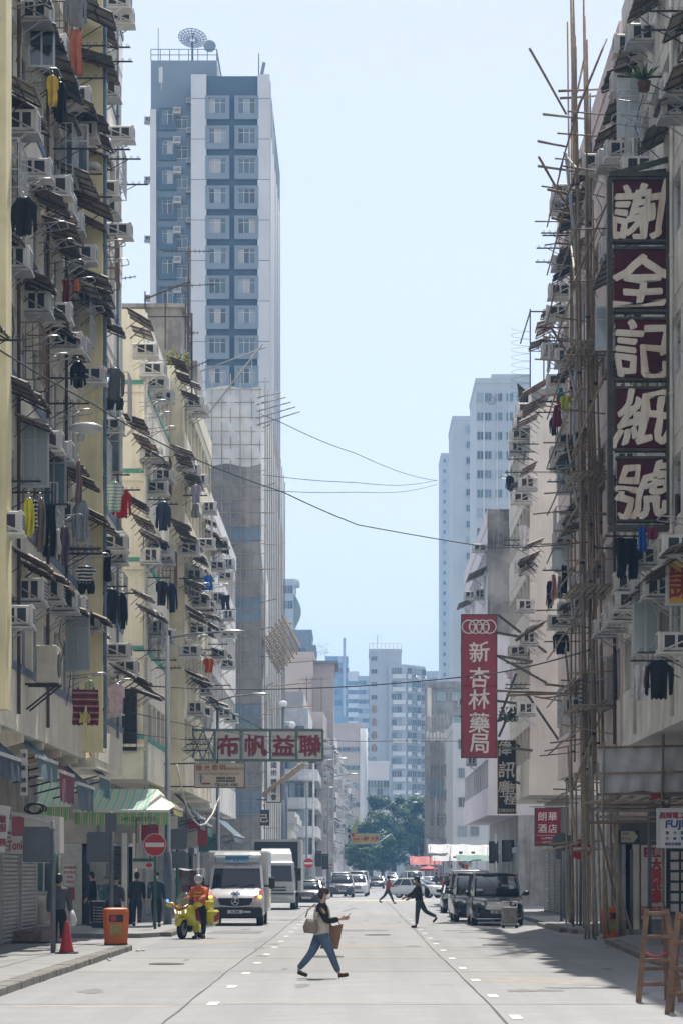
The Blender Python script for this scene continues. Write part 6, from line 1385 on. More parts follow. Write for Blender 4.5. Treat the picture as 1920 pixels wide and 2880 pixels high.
for s in (-1,1):
    part(t, 'headlight', MB().loft([[(s*.60,.0,.78),(s*.93,.06,.80),(s*.95,.12,1.02),(s*.64,.05,.98)],[(s*.60,.15,.78),(s*.9,.2,.80),(s*.9,.25,1.02),(s*.64,.2,.98)]], False), m_lamp)
    part(t, 'indicator', MB().ell((s*.87,.06,1.03),(.075,.04,.045),8,5), m_amber)
    part(t, 'red_flash', MB().add([(s*.96,.30,1.10),(s*.62,.10,1.0),(s*.95,.93,1.325),(s*.985,.9,1.25)],[(0,1,2,3)]), m_ared)
    part(t, 'mirror', MB().bbox(min(s*1.14,s*1.36),max(s*1.14,s*1.36),1.05,1.2,1.30,1.72,.04).bar((s*.95,1.2,1.4),(s*1.2,1.15,1.4),.07), m_plast)
    for yy in (.95, 4.6): wheel(t, s*.84, yy, .36, .24)
part(t, 'star_of_life', MB().bar((-.16,.36,1.165),(.16,.36,1.165),.055,.012).bar((-.08,.24,1.115),(.08,.49,1.21),.055,.012).bar((.08,.24,1.116),(-.08,.49,1.211),.055,.012), mat('emblem_blue',(.03,.10,.30),.4,0))
part(t, 'side_chevron', MB().box(1.081,1.086,2.4,2.9,.6,1.5).box(1.081,1.086,3.4,3.9,.6,1.5), m_ay); part(t, 'side_chevron', MB().box(1.081,1.086,2.9,3.4,.6,1.5), m_ared)
np = part(t, 'number_plate', MB().box(-.27,.27,-.095,-.075,.44,.56), m_plate); put('lettering', letters('A 354', .12, m_blet, .005, .002), np, (0,-.098,.5)); part(t, 'crest_plate', MB().box(.3,.55,-.09,-.075,.46,.53), m_plate)
part(t, 'wiper', MB().bar((-.6,.96,1.36),(.05,1.08,1.46),.02).bar((.1,.96,1.36),(.65,1.08,1.46),.02), m_plast)
# ---- white truck
m_tkw = paint('truck_white', (.55,.56,.55)); t = thing('box_truck', 'white cab over truck with tall box body behind the ambulance', 'truck', (-4.1, 140, 0)); hw = 1.0
part(t, 'cab', MB().loft([[(-hw*.9,.02,.45),(hw*.9,.02,.45),(hw,.2,.45),(hw,1.7,.45),(-hw,1.7,.45),(-hw,.2,.45)],[(-hw*.9,0,1.35),(hw*.9,0,1.35),(hw,.15,1.35),(hw,1.7,1.35),(-hw,1.7,1.35),(-hw,.15,1.35)],[(-hw*.85,.22,2.35),(hw*.85,.22,2.35),(hw*.93,.35,2.35),(hw*.93,1.7,2.35),(-hw*.93,1.7,2.35),(-hw*.93,.35,2.35)],[(-hw*.8,.4,2.45),(hw*.8,.4,2.45),(hw*.85,.5,2.45),(hw*.85,1.65,2.45),(-hw*.85,1.65,2.45),(-hw*.85,.5,2.45)]], False), m_tkw)
part(t, 'windscreen', MB().add([(-.86,-.005,1.42),(.86,-.005,1.42),(.80,.185,2.22),(-.80,.185,2.22),(-.86,.03,1.42),(.86,.03,1.42),(.80,.215,2.22),(-.80,.215,2.22)],[(0,1,2,3),(7,6,5,4),(0,4,5,1),(1,5,6,2),(2,6,7,3),(3,7,4,0)]), m_wind)
part(t, 'roof_deflector', MB().loft([[(-.85,.45,2.46),(.85,.45,2.46),(.85,1.6,2.46),(-.85,1.6,2.46)],[(-.8,.8,2.8),(.8,.8,2.8),(.8,1.6,2.9),(-.8,1.6,2.9)],[(-.7,1.2,3.02),(.7,1.2,3.02),(.7,1.6,3.1),(-.7,1.6,3.1)]], False), m_tkw)
part(t, 'cargo_box', MB().box(-1.2,1.2,1.86,8.2,.95,3.42), mat('truck_canvas',(.05,.06,.075),.7,.15,1)); fr = MB().box(-1.24,1.24,1.8,8.25,3.42,3.55)
for s in (-1,1): fr.box(min(s*1.2,s*1.26),max(s*1.2,s*1.26),1.8,8.2,.9,3.42); fr.box(min(s*1.1,s*1.2),max(s*1.1,s*1.2),1.8,1.9,.9,3.42)
part(t, 'box_frame', fr, mat('truck_box_side',(.42,.43,.42),.5,.08,2)); part(t, 'bumper', MB().bbox(-1.0,1.0,-.08,.2,.35,.72,.05), m_tkw); part(t, 'grille', MB().box(-.55,.55,-.02,.05,.95,1.02).box(-.55,.55,-.02,.05,1.1,1.16).box(-.95,.95,-.02,.05,.78,.84), m_plast)
for s in (-1,1):
    part(t, 'headlight', MB().bbox(min(s*.6,s*.93),max(s*.6,s*.93),-.1,.02,.5,.66,.02), m_lamp); part(t, 'mirror', MB().bbox(min(s*1.08,s*1.3),max(s*1.08,s*1.3),.05,.2,1.45,2.1,.03).bar((s*.95,.3,2.05),(s*1.15,.12,2.05),.05), m_plast)
    for yy in (1.0, 6.2): wheel(t, s*.88, yy, .42, .28)
part(t, 'number_plate', MB().box(-.26,.26,-.095,-.08,.42,.53), m_plate); part(t, 'chassis', MB().box(-.8,.8,.5,8.0,.5,.9), m_plast)
# ---- paramedic motorcycle
t = thing('motorcycle', 'yellow and red emergency motorcycle with clear windscreen standing at the left', 'motorcycle', (W(513,0,80).x-.0, 79.2, 0), rad(-20)); m_my = paint('motorcycle_yellow', (.60,.56,.03)); m_mr = paint('motorcycle_red', (.32,.03,.035))
def mwheel(y): 
    o = ob('wheel', MB().tube([(-.07,0,0),(-.05,0,0),(.05,0,0),(.07,0,0)], [.26,.315,.315,.26], 18), m_tyre, t, (0,y,.315), world=False); ob('rim', MB().cyl((-.075,0,0),(.075,0,0),.2,12), m_rim, o, world=False)
mwheel(.12); mwheel(1.6)
part(t, 'front_fairing', MB().loft([[(-.10,-.10,.92),(.10,-.10,.92),(.10,-.05,.78),(-.10,-.05,.78)],[(-.26,.05,1.02),(.26,.05,1.02),(.24,.08,.72),(-.24,.08,.72)],[(-.33,.35,1.06),(.33,.35,1.06),(.33,.42,.45),(-.33,.42,.45)],[(-.30,.75,1.0),(.30,.75,1.0),(.30,.8,.32),(-.30,.8,.32)],[(-.22,1.05,.85),(.22,1.05,.85),(.22,1.05,.4),(-.22,1.05,.4)]]), m_my)
for s in (-1,1):
    part(t, 'red_panel', MB().add([(s*.345,.36,.95),(s*.345,.75,.9),(s*.335,.8,.5),(s*.35,.42,.62)],[(0,1,2,3)]), m_mr); part(t, 'lower_fairing', MB().loft([[(s*.20,.5,.45),(s*.33,.5,.5),(s*.30,.55,.2),(s*.18,.55,.2)],[(s*.15,1.2,.4),(s*.28,1.2,.42),(s*.22,1.2,.2),(s*.12,1.2,.2)]]), m_my)
    part(t, 'mirror', MB().ell((s*.47,.28,1.08),(.16,.09,.085),10,6), m_my); part(t, 'pannier', MB().bbox(min(s*.24,s*.5),max(s*.24,s*.5),1.45,2.0,.45,.9,.06), m_my); part(t, 'pannier_panel', MB().add([(s*.505,1.5,.5),(s*.505,1.95,.6),(s*.505,1.95,.85),(s*.505,1.5,.7)],[(0,1,2,3)]), m_mr)
    part(t, 'fork', MB().cyl((s*.1,.12,.32),(s*.1,.35,.9),.03,6), m_plast); part(t, 'headlight', MB().loft([[(s*.02,-.1,.86),(s*.20,-.02,.93),(s*.18,-.01,.82),(s*.03,-.06,.79)],[(s*.02,.05,.86),(s*.2,.05,.93),(s*.18,.05,.82),(s*.03,.05,.79)]]), mat('lit_headlight',(1,.9,.75),.2,0,emit=1.2))
    part(t, 'handlebar', MB().tube([(0,.55,1.08),(s*.25,.55,1.1),(s*.38,.68,1.05)], .02, 6), m_plast)
part(t, 'red_chevron', MB().tube([(-.27,.0,1.06),(0,-.12,.92),(.27,.0,1.06)], .035, 6), m_mr)
part(t, 'front_mudguard', MB().loft([[(-.1,-.22,.5),(.1,-.22,.5),(.08,-.24,.42),(-.08,-.24,.42)],[(-.11,-.05,.66),(.11,-.05,.66),(.1,-.05,.6),(-.1,-.05,.6)],[(-.11,.2,.7),(.11,.2,.7),(.1,.2,.64),(-.1,.2,.64)],[(-.1,.42,.55),(.1,.42,.55),(.09,.4,.5),(-.09,.4,.5)]]), m_my)
mw = glass('motorcycle_screen', (.20,.22,.23), .05); mw.node_tree.nodes['Principled BSDF'].inputs['Alpha'].default_value = .3
part(t, 'windscreen', MB().loft([[(-.24,.05,1.04),(0,-.02,1.04),(.24,.05,1.04),(.24,.07,1.04),(0,0,1.04),(-.24,.07,1.04)],[(-.22,.25,1.3),(0,.17,1.34),(.22,.25,1.3),(.22,.27,1.3),(0,.19,1.34),(-.22,.27,1.3)],[(-.12,.36,1.45),(0,.33,1.49),(.12,.36,1.45),(.12,.38,1.45),(0,.35,1.49),(-.12,.38,1.45)]]), mw)
part(t, 'dash_panel', MB().bbox(-.16,.16,.2,.34,1.05,1.28,.03), m_my); part(t, 'seat', MB().bbox(-.16,.16,.95,1.75,.78,.9,.05), m_plast); part(t, 'engine', MB().bbox(-.2,.2,.55,1.2,.25,.7,.05), m_plast); part(t, 'top_box', MB().bbox(-.25,.25,1.75,2.15,.9,1.2,.05), m_my)
for (x, y, z) in ((-.58,.3,1.2),(.22,.35,.93)): part(t, 'beacon', MB().ell((x,y,z),(.05,.05,.05),8,5), m_blueb)
part(t, 'beacon_stalk', MB().cyl((-.58,.3,1.16),(-.46,.3,1.08),.012,5), m_plast); part(t, 'exhaust', MB().cyl((.22,1.1,.35),(.3,2.0,.42),.06,8), m_chrome)
t.scale = (.9,.9,.9)
# ---------------------------------------------------------------- people (built facing +x, feet at z = 0)
TMP = bpy.data.scenes.new('tmp_skin')
def skin(pts, edges, rad_, sub=2, root=0):
    """one continuous skinned surface over a skeleton"""
    me = bpy.data.meshes.new('body'); me.from_pydata([tuple(p) for p in pts], edges, []); o = bpy.data.objects.new('body', me); TMP.collection.objects.link(o)
    o.modifiers.new('s', 'SKIN').use_smooth_shade = True; sd = o.modifiers.new('d', 'SUBSURF'); sd.levels = sub; sd.render_levels = sub
    sv = me.skin_vertices[0].data
    for i, r in enumerate(rad_): sv[i].radius = r if isinstance(r, tuple) else (r, r); sv[i].use_root = (i == root)
    with bpy.context.temp_override(scene=TMP, view_layer=TMP.view_layers[0]): dg = bpy.context.evaluated_depsgraph_get(); dg.update()
    out = bpy.data.meshes.new_from_object(o.evaluated_get(dg)); bpy.data.objects.remove(o); bpy.data.meshes.remove(me); return out
SKIN = [mat('skin_light',(.42,.26,.19),.55,.05,6,loc=True), mat('skin_tan',(.34,.20,.14),.55,.05,6,loc=True)]
m_hair = mat('black_hair', (.012,.010,.009), .5, .2, 20, loc=True); m_hairb = mat('brown_hair', (.035,.020,.013), .5, .2, 20, loc=True); m_mask = mat('white_mask', (.66,.67,.68), .7, 0); m_shoe = mat('dark_shoe', (.025,.022,.02), .6, .1, 5)
def person(label, x, y, rz, H, top, trou, pose, z=.0, hair=None, mask=True, group=None, sk=0, shoe=None, head=0.0, vest=None, long_top=.0, sit=False):
    """pose: lL, lR = (thigh forward, knee bend), aL, aR = (arm forward, out, elbow) in degrees, lean"""
    k = H/1.68; t = thing('person', label, 'person', (x,y,z), rz, group)
    V = Vector; ln = rad(pose.get('lean',3)); leg = {}; J = {}
    def dirv(a, out=0): return V((math.sin(a)*math.cos(out), math.sin(out), -math.cos(a)*math.cos(out)))
    # legs from the hips down; the pelvis height follows from the lower foot
    low = 0; L = {}
    for s, nm in ((1,'lL'),(-1,'lR')):
        th, kb = (rad(a) for a in pose.get(nm,(0,0))); hip = V((0,.085*s,0)); kn = hip+dirv(th,pose.get('wide',.02)*s)*.43; an = kn+dirv(th-kb,.0)*.41; pitch = th-kb
        fp = pose.get('f'+nm[1], max(-.9,min(.35,-pitch*.0))); toe = an+V((.17*math.cos(fp),.015*s,-.055+.17*math.sin(fp))); heel = an+V((-.055*math.cos(fp),0,-.06-.055*math.sin(fp)))
        L[nm] = (hip,kn,an,toe,heel); low = min(low, toe.z-.025, heel.z-.025)
    pz = -low; up = V((math.sin(ln),0,math.cos(ln))); pel = V((0,0,pz))
    for nm in L: L[nm] = tuple(p+pel for p in L[nm])
    wst, cst, shz, nk = (pel+up*d for d in (.13,.32,.47,.545)); hd0 = nk+up*.05+V((.02,0,0)); hdc = nk+up*.145+V((.03,0,0))
    A = {}
    for s, nm in ((1,'aL'),(-1,'aR')):
        fw, out, el = (rad(a) for a in pose.get(nm,(0,6,8))); sh = shz+V((0,.175*s,-.02)); d1 = V((math.sin(fw)*math.cos(out), s*math.sin(out), -math.cos(fw)*math.cos(out))); eb = sh+d1*.28
        d2 = V((math.sin(fw+el)*math.cos(out*.4), s*math.sin(out*.4)-.25*s*math.sin(el)*pose.get('in',.5), -math.cos(fw+el)*math.cos(out*.4))).normalized(); wr = eb+d2*.25; A[nm] = (sh,eb,wr,d2)
    P = [pel,wst,cst,shz,nk,hd0,hdc,hdc+up*.075]; Rr = [(.12,.10),(.10,.09),(.11,.10),(.07,.07),.05,.055,(.088,.092),.062]; E = [(i,i+1) for i in range(7)]
    for nm in ('lL','lR'):
        b0 = len(P); hip,kn,an,toe,heel = L[nm]; P += [hip,kn,an,toe]; Rr += [.085,.055,.036,.03]; E += [(0,b0),(b0,b0+1),(b0+1,b0+2),(b0+2,b0+3)]
    for nm in ('aL','aR'):
        b0 = len(P); sh,eb,wr,d2 = A[nm]; P += [sh,eb,wr,wr+d2*.08]; Rr += [.045,.038,.027,(.036,.02)]; E += [(3,b0),(b0,b0+1),(b0+1,b0+2),(b0+2,b0+3)]
        s = 1 if nm == 'aL' else -1; up2 = V((d2.z,0,-d2.x)) if abs(d2.y) < .9 else V((1,0,0)); ac_ = d2.cross(up2).normalized(); hnd = wr+d2*.08; curl = up2.normalized()*(-.02)
        for f in range(4):
            c0 = len(P); o_ = up2.normalized()*(f-1.5)*.019; l = (.075,.085,.08,.062)[f]; P += [hnd+d2*.02+o_, hnd+d2*(.02+l*.55)+o_+ac_*s*.01, hnd+d2*(.02+l*.9)+o_+ac_*s*.035]; Rr += [.0095,.009,.0075]; E += [(b0+3,c0),(c0,c0+1),(c0+1,c0+2)]
        c0 = len(P); th = up2.normalized()*-.045; P += [wr+d2*.045+th*.7, wr+d2*.085+th*1.15+ac_*s*.015]; Rr += [.0115,.0095]; E += [(b0+3,c0),(c0,c0+1)]
    P = [p*k for p in P]; Rr = [tuple(a*k for a in r) if isinstance(r, tuple) else r*k for r in Rr]
    body = skin(P, E, Rr, 2); body.materials.clear(); body.materials.append(SKIN[sk]); put('body', body, t)
    # top, trousers
    P2 = [pel-up*(long_top or .03),pel+up*.03,wst,cst,shz-up*.03,shz+up*.03,nk+up*.0]; R2 = [(.17,.15),(.17,.15),(.16,.14),(.185,.155),(.16,.12),(.105,.095),.066]; E2 = [(i,i+1) for i in range(6)]
    for nm in ('aL','aR'): b0 = len(P2); sh,eb,wr,d2 = A[nm]; P2 += [sh,eb,wr-d2*.01]; R2 += [.092,.074,.054]; E2 += [(4,b0),(b0,b0+1),(b0+1,b0+2)]
    me = skin([p*k for p in P2], E2, [tuple(a*k for a in r) if isinstance(r, tuple) else r*k for r in R2], 2); me.materials.clear(); me.materials.append(top); put('jacket', me, t)
    if vest:
        me = skin([p*k for p in P2[:6]], E2[:5], [tuple(a*k*1.14 for a in r) for r in R2[:6]], 2); me.materials.clear(); me.materials.append(vest); put('vest', me, t)
    P3 = [wst-up*.03,pel]; R3 = [(.15,.13),(.165,.145)]; E3 = [(0,1)]
    for nm in ('lL','lR'): b0 = len(P3); hip,kn,an,toe,heel = L[nm]; P3 += [hip,(hip+kn)/2,kn,(kn+an)/2,an+V((0,0,.02))]; R3 += [.120,.104,.080,.070,.055]; E3 += [(1,b0)]+[(b0+i,b0+i+1) for i in range(4)]
    me = skin([p*k for p in P3], E3, [tuple(a*k for a in r) if isinstance(r, tuple) else r*k for r in R3], 2); me.materials.clear(); me.materials.append(trou); put('trousers', me, t)
    for nm in ('lL','lR'):
        hip,kn,an,toe,heel = L[nm]; me = skin([p*k for p in (heel+V((0,0,.03)),heel*.5+toe*.5+V((0,0,.018)),toe+V((.02,0,.008)),an-V((0,0,.02)))], [(0,1),(1,2),(0,3)], [.048*k,(.05*k,.045*k),.042*k,.052*k], 1); me.materials.clear(); me.materials.append(shoe or m_shoe); put('shoe', me, t)
    # head: hair, face
    hr = MB(); q = hdc*k; rz2 = Matrix.Rotation(rad(head), 3, 'Z')
    hr.ell(q+V((-.018,0,.035))*k, (.105*k,.092*k,.098*k), 14, 9).ell(q+V((-.06,0,-.025))*k, (.062*k,.084*k,.085*k), 12, 7); ob('hair', hr, hair or m_hair, t, world=False)
    fc = MB(); fx = rz2@V((.078,0,0)); fy = rz2@V((0,1,0)); c = hdc
    fc.ell((c+fx*1.18+V((0,0,-.02)))*k, (.016*k,.012*k,.022*k), 6, 5)
    for s in (-1,1): fc.ell((c+rz2@V((0,.083*s,-.015)))*k, (.018*k,.012*k,.03*k), 6, 5)
    ob('nose_and_ears', fc, SKIN[sk], t, world=False)
    ey = MB()
    for s in (-1,1): ey.ell((c+fx*1.02+fy*.034*s+V((0,0,.014)))*k, (.008*k,.014*k,.007*k), 6, 4)
    ob('eye', ey, m_hair, t, world=False)
    if mask: ob('face_mask', MB().ell((c+fx*.78+V((0,0,-.05)))*k, (.052*k,.066*k,.05*k), 12, 8), m_mask, t, world=False)
    else: ob('mouth', MB().ell((c+fx*1.05+V((0,0,-.055)))*k, (.01*k,.026*k,.007*k), 6, 4), mat('lips',(.3,.12,.1),.5,0), t, world=False)
    return t, k, A, L, hdc
def cl(name, c, v=.2): return mat(name, c, .85, v, 4, loc=True, fine=.15, bump=.8)
walk = lambda a=24, b=10: dict(lL=(a,6), lR=(-a,b), aL=(-18,6,12), aR=(20,6,18))
# the woman crossing with a phone
jeans = cl('blue_jeans', (.075,.125,.19)); 
t, k, A, L, hd = person('woman in cream vest and jeans crossing the street with a phone', W(903,0,50).x, 50, rad(-3), 1.63, cl('black_jumper',(.012,.013,.016)), jeans, dict(lL=(-24,14), lR=(25,4), fL=-.35, fR=.18, aL=(6,8,35), aR=(18,4,82), lean=3, **{'in':.6}), 0, m_hairb, True, None, 0, cl('brown_trainer',(.06,.035,.02)), 0, cl('cream_vest',(.50,.44,.36)), .10)
def lp(v): return Vector(v)*k
wr = A['aR'][2]+A['aR'][3]*.12
pt_ = tag(ob('phone', MB().bbox(-.006,.006,-.038,.038,-.075,.075,.004), mat('phone_case',(.30,.16,.10),.4,0)), 'phone in a tan case held by the woman', 'phone'); pt_.location = Vector(t.location)+Matrix.Rotation(rad(-3),3,'Z')@((wr+Vector((.02,.0,.03)))*k); pt_.rotation_euler = (0, rad(40), 0)
bag = thing('tote_bag', 'taupe shoulder bag under the arm of the crossing woman', 'bag', Vector(t.location)+Vector((-.17,-.20,.80)))
bs = MB().loft([[(-.13,-.04,.02),(.08,-.05,0),(.09,.05,0),(-.12,.05,.02)],[(-.15,-.07,.12),(.10,-.08,.10),(.11,.07,.10),(-.14,.07,.12)],[(-.09,-.04,.27),(.09,-.04,.25),(.09,.04,.25),(-.08,.04,.27)]]); ob('pouch', bs, cl('taupe_canvas',(.24,.20,.155)), bag, world=False)
ob('strap', MB().tube([(-.10,0,.29),(-.06,0,.42),(.06,.04,.53),(.14,.05,.42),(.12,0,.29)], .014, 5), MT['taupe_canvas'], bag, world=False)
pb_ = thing('paper_bag', 'brown paper carrier bag hanging beside the legs of the crossing woman', 'bag', Vector(t.location)+Vector((.20,.13,.55)))
ob('sack', MB().loft([[(-.22,-.06,-.02),(.10,-.06,-.03),(.10,.06,-.03),(-.22,.06,-.02)],[(-.12,-.05,.36),(.19,-.05,.42),(.19,.05,.42),(-.12,.05,.36)]], False), cl('brown_paper',(.25,.145,.08)), pb_, world=False); ob('handle', MB().tube([(-.06,0,.38),(0,0,.5),(.08,0,.52),(.13,0,.41)], .008, 5), MT['brown_paper'], pb_, world=False)
# man with rucksack walking left
t, k, A, L, hd = person('man in dark clothes with a black rucksack walking across the right lanes', W(1178,0,95.5).x, 95.5, rad(178), 1.70, cl('black_jacket',(.014,.015,.018)), cl('dark_jeans',(.04,.06,.085)), dict(lL=(8,4), lR=(-30,32), fR=-.9, aL=(38,8,25), aR=(6,8,60), lean=5), 0, m_hair, True, None, 1, cl('maroon_trainer',(.09,.02,.02)))
rk = thing('rucksack', 'black rucksack on the back of the man in the right lanes', 'bag', Vector(t.location)+Vector((.20,0,1.02)))
ob('pack', MB().loft([[(.0,-.12,0),(.12,-.12,.02),(.12,.12,.02),(0,.12,0)],[(-.02,-.14,.18),(.17,-.13,.18),(.17,.13,.18),(-.02,.14,.18)],[(-.01,-.11,.40),(.09,-.10,.38),(.09,.10,.38),(-.01,.11,.40)]]), m_plast, rk, world=False); ob('strap', MB().tube([(0,-.1,.38),(-.12,-.12,.42),(-.2,-.12,.2),(-.02,-.12,.05)], .018, 5), m_plast, rk, world=False)
# man in orange and grey, far
person('man in grey trousers and an orange bib walking right near the junction', W(1090,0,167).x, 167, rad(10), 1.72, cl('orange_grey_shirt',(.30,.075,.045)), cl('charcoal_trousers',(.05,.055,.065)), dict(lL=(28,6), lR=(-30,18), fR=-.5, aL=(-10,6,25), aR=(20,6,70), lean=4), 0, m_hair, False, None, 1)
# rider beside the motorcycle
m_hi = mat('orange_jacket', (.62,.12,.015), .75, .1, 8, loc=True)
t, k, A, L, hd = person('rider in orange jacket and silver helmet standing astride the motorcycle', -4.46, 79.75, rad(250), 1.74, m_hi, cl('black_trousers',(.010,.010,.012)), dict(lL=(4,4), lR=(6,6), aL=(32,10,50), aR=(32,10,50), lean=8, wide=.06), 0, m_hair, True)
ob('helmet', MB().ell((hd+Vector((-.005,0,.03)))*k, (.135,.125,.135), 14, 10), paint('silver_helmet',(.42,.43,.45)), t, world=False)
ob('reflective_band', MB().tube([(.17*math.cos(a*.42)+.03,.20*math.sin(a*.42),1.22) for a in range(16)], .022, 5).tube([(.17*math.cos(a*.42)+.03,.20*math.sin(a*.42),1.32) for a in range(16)], .022, 5), m_ay, t, world=False)
# people on the left pavement
t, *_ = person('man in grey jacket with a white carrier bag walking away on the left pavement', W(165,0,64).x, 64, rad(96), 1.70, cl('slate_jacket',(.085,.085,.10)), cl('black_slacks',(.012,.012,.014)), dict(lL=(16,5), lR=(-22,26), fR=-.7, aL=(-5,8,10), aR=(5,14,12), lean=5), .13, m_hair, False, None, 0, mat('white_trainer',(.6,.6,.58),.6,0))
cb = thing('carrier_bag', 'white plastic carrier bag held by the man on the left pavement', 'bag', Vector(t.location)+Vector((.30,.05,.52))); ob('sack', MB().loft([[(-.05,-.05,0),(.07,-.05,.02),(.07,.05,.02),(-.05,.05,0)],[(-.09,-.07,.14),(.11,-.07,.14),(.11,.07,.14),(-.09,.07,.14)],[(-.04,-.03,.36),(.03,-.03,.38),(.03,.03,.38),(-.04,.03,.36)]]), mat('white_plastic',(.58,.58,.57),.5,.1,8,loc=True), cb, world=False)
person('man in navy jacket with lettering on the back walking away under the no entry sign', W(395,0,93).x, 91.5, rad(92), 1.72, cl('navy_bomber',(.025,.032,.042)), cl('dark_blue_jeans',(.025,.04,.06)), dict(lL=(10,4), lR=(-14,30), aL=(-4,10,10), aR=(4,10,10), lean=4), .13, m_hair, False)
person('masked man in dark blue coat walking towards the camera by the green post', W(441,0,90.5).x, 90.5, rad(-92), 1.74, cl('dark_blue_coat',(.035,.05,.085)), cl('navy_trousers',(.014,.017,.025)), dict(lL=(14,4), lR=(-14,12), aL=(-8,10,10), aR=(10,10,12), lean=3), .13, m_hair, True, None, 0, None, 0, None, .12)
person('grey haired man in teal shirt standing by the shop counter on the left', W(297,0,88).x, 88, rad(-60), 1.62, cl('teal_shirt',(.06,.16,.18)), cl('grey_slacks',(.05,.05,.055)), dict(lL=(3,2), lR=(-3,2), aL=(20,8,60), aR=(10,8,20), lean=3), .13, mat('grey_hair',(.13,.12,.11),.6,.1,20,loc=True), False)
person('person in dark grey coat with black hair behind the orange bin post', W(326,0,84).x, 84, rad(-75), 1.60, cl('dark_grey_coat',(.07,.07,.08)), cl('dark_skirt_trousers',(.02,.02,.024)), dict(lL=(4,2), lR=(-4,2), aL=(10,8,30), aR=(10,8,30), lean=6), .13, m_hair, False, None, 0, None, 0, None, .12)
person('person in black standing in the shop doorway on the left', W(262,0,92).x, 92, rad(180), 1.72, cl('black_top',(.010,.010,.012)), cl('black_slacks2',(.012,.012,.014)), dict(lL=(2,2), lR=(-2,2), aL=(8,6,20), aR=(4,6,10)), .13, m_hair, False)
# small figures further off
for i, (u, D, rz, c, lab) in enumerate([(1264,130,-80,(.03,.035,.05),'masked person beside the parked black saloon on the right'),(1031,300,-90,(.05,.10,.07),'distant figure in green walking on the left beyond the waiting cars'),(1225,240,30,(.04,.05,.09),'shopper in blue by the market stalls'),(1240,250,200,(.10,.03,.03),'shopper in dark red by the market stalls'),(1256,236,-60,(.03,.03,.03),'shopper in black by the market stalls'),(1128,330,-90,(.25,.10,.04),'distant figure in orange brown near the far lorry')]):
    person(lab, W(u,0,D).x, D, rad(rz), 1.66, cl('far_coat_%d' % i, c), MT['dark_jeans'], walk(14), 0 if u < 1150 else .13, m_hair, i % 2 == 0)
bpy.data.scenes.remove(TMP)
# ---------------------------------------------------------------- washing hung from the racks
def prof(kind, x):
    a = abs(x)
    if kind == 'jacket': return ((.05 if a < .16 else .01+.08*a), 1.0) if a < .6 else ((.06+.1*a, .22) if a < .7 else (.10+.35*(a-.6), .92-.1*(a-.62)))
    if kind == 'tee': return ((.05 if a < .18 else .02+.06*a), 1.0) if a < .66 else (.05+.2*(a-.5), .48-.1*(a-.66))
    if kind == 'trousers': return (0, 1.0) if a > .12 else (0, .46)
    if kind == 'shorts': return (0, 1.0) if a > .10 else (0, .66)
    if kind == 'dress': return (.02+.02*a, 1-.05*a)
    return (.0, 1.0)
def garment(name, label, kind, col, box, zf, X, pattern=None, cat='garment'):
    (x0, y0, x1, y1) = box; u0, v0 = zf(x0, y0); u1, v1 = zf(x1, y1); D = DX((u0+u1)/2, X); a, b = W(u0, v1, D), W(u1, v0, D)
    w, h = b.x-a.x, b.z-a.z; nx, nz = 22, 7; ph = R.uniform(0, 6); vs = []; fs = []
    for side in (-1, 1):
        for i in range(nx+1):
            x = -1+2*i/nx; t, bt = prof(kind, x); bt += .025*math.sin(i*1.7+ph)
            for k in range(nz+1):
                q = t+(bt-t)*k/nz; wd = (.55+.45*q) if kind == 'dress' else ((.86+.14*q) if kind == 'towel' else 1)
                edge = 1-abs(x)**6
                vs.append((x*w/2*wd+.012*math.sin(q*7+ph), side*(.035*edge+.004)+(.022+.03*q)*math.sin(x*6.5+ph+q*1.5), h*(1-q)))
    n1 = (nx+1)*(nz+1)
    for s in (0, 1):
        for i in range(nx):
            for k in range(nz):
                p = s*n1+i*(nz+1)+k; f = (p,p+1,p+nz+2,p+nz+1); fs.append(f if s else f[::-1])
    for i in range(nx):
        for k in (0, nz): p = i*(nz+1)+k; fs.append((p,p+nz+1,p+nz+1+n1,p+n1))
    for i in (0, nx):
        for k in range(nz): p = i*(nz+1)+k; fs.append((p,p+1,p+1+n1,p+n1))
    m = pattern or mat('cloth_%03d' % len(MT), col, .88, .14, 7, fine=.1)
    t = thing(name, label, cat, (a.x+w/2, D, a.z), R.uniform(-.25,.25), 'washing hung out of the windows')
    ob('cloth', MB().add(vs, fs, True), m, t, world=False)
    if kind in ('jacket','tee','dress'):
        ob('hanger', MB().tube([(-w*.28,0,h*.93),(0,0,h*1.0),(w*.28,0,h*.93)], .009, 4).tube([(0,0,h*1.0),(.02,0,h*1.0+.06),(-.02,0,h*1.0+.1)], .006, 4), m_steel, t, world=False)
    else: ob('peg', MB().box(-w*.3,-w*.3+.03,-.05,.05,h-.03,h+.05).box(w*.3,w*.3+.03,-.05,.05,h-.03,h+.05), m_rust, t, world=False)
    return t
m_navstr = stripes('navy_white_stripe', [(0,(.012,.014,.03)),(.55,(.55,.55,.53))], 2, .085); m_tealstr = stripes('teal_white_stripe', [(0,(.20,.33,.34)),(.5,(.50,.55,.54))], 2, .09); m_tartan = stripes('red_tartan', [(0,(.16,.02,.03)),(.4,(.03,.02,.03)),(.6,(.25,.04,.05)),(.85,(.35,.30,.28))], 2, .16); m_flor = mat('grey_floral', (.30,.29,.27), .9, .5, 30)
XL = XA+.75
BLK, NVY, GRY, CHA = (.012,.013,.016), (.02,.027,.05), (.22,.22,.23), (.04,.045,.055)
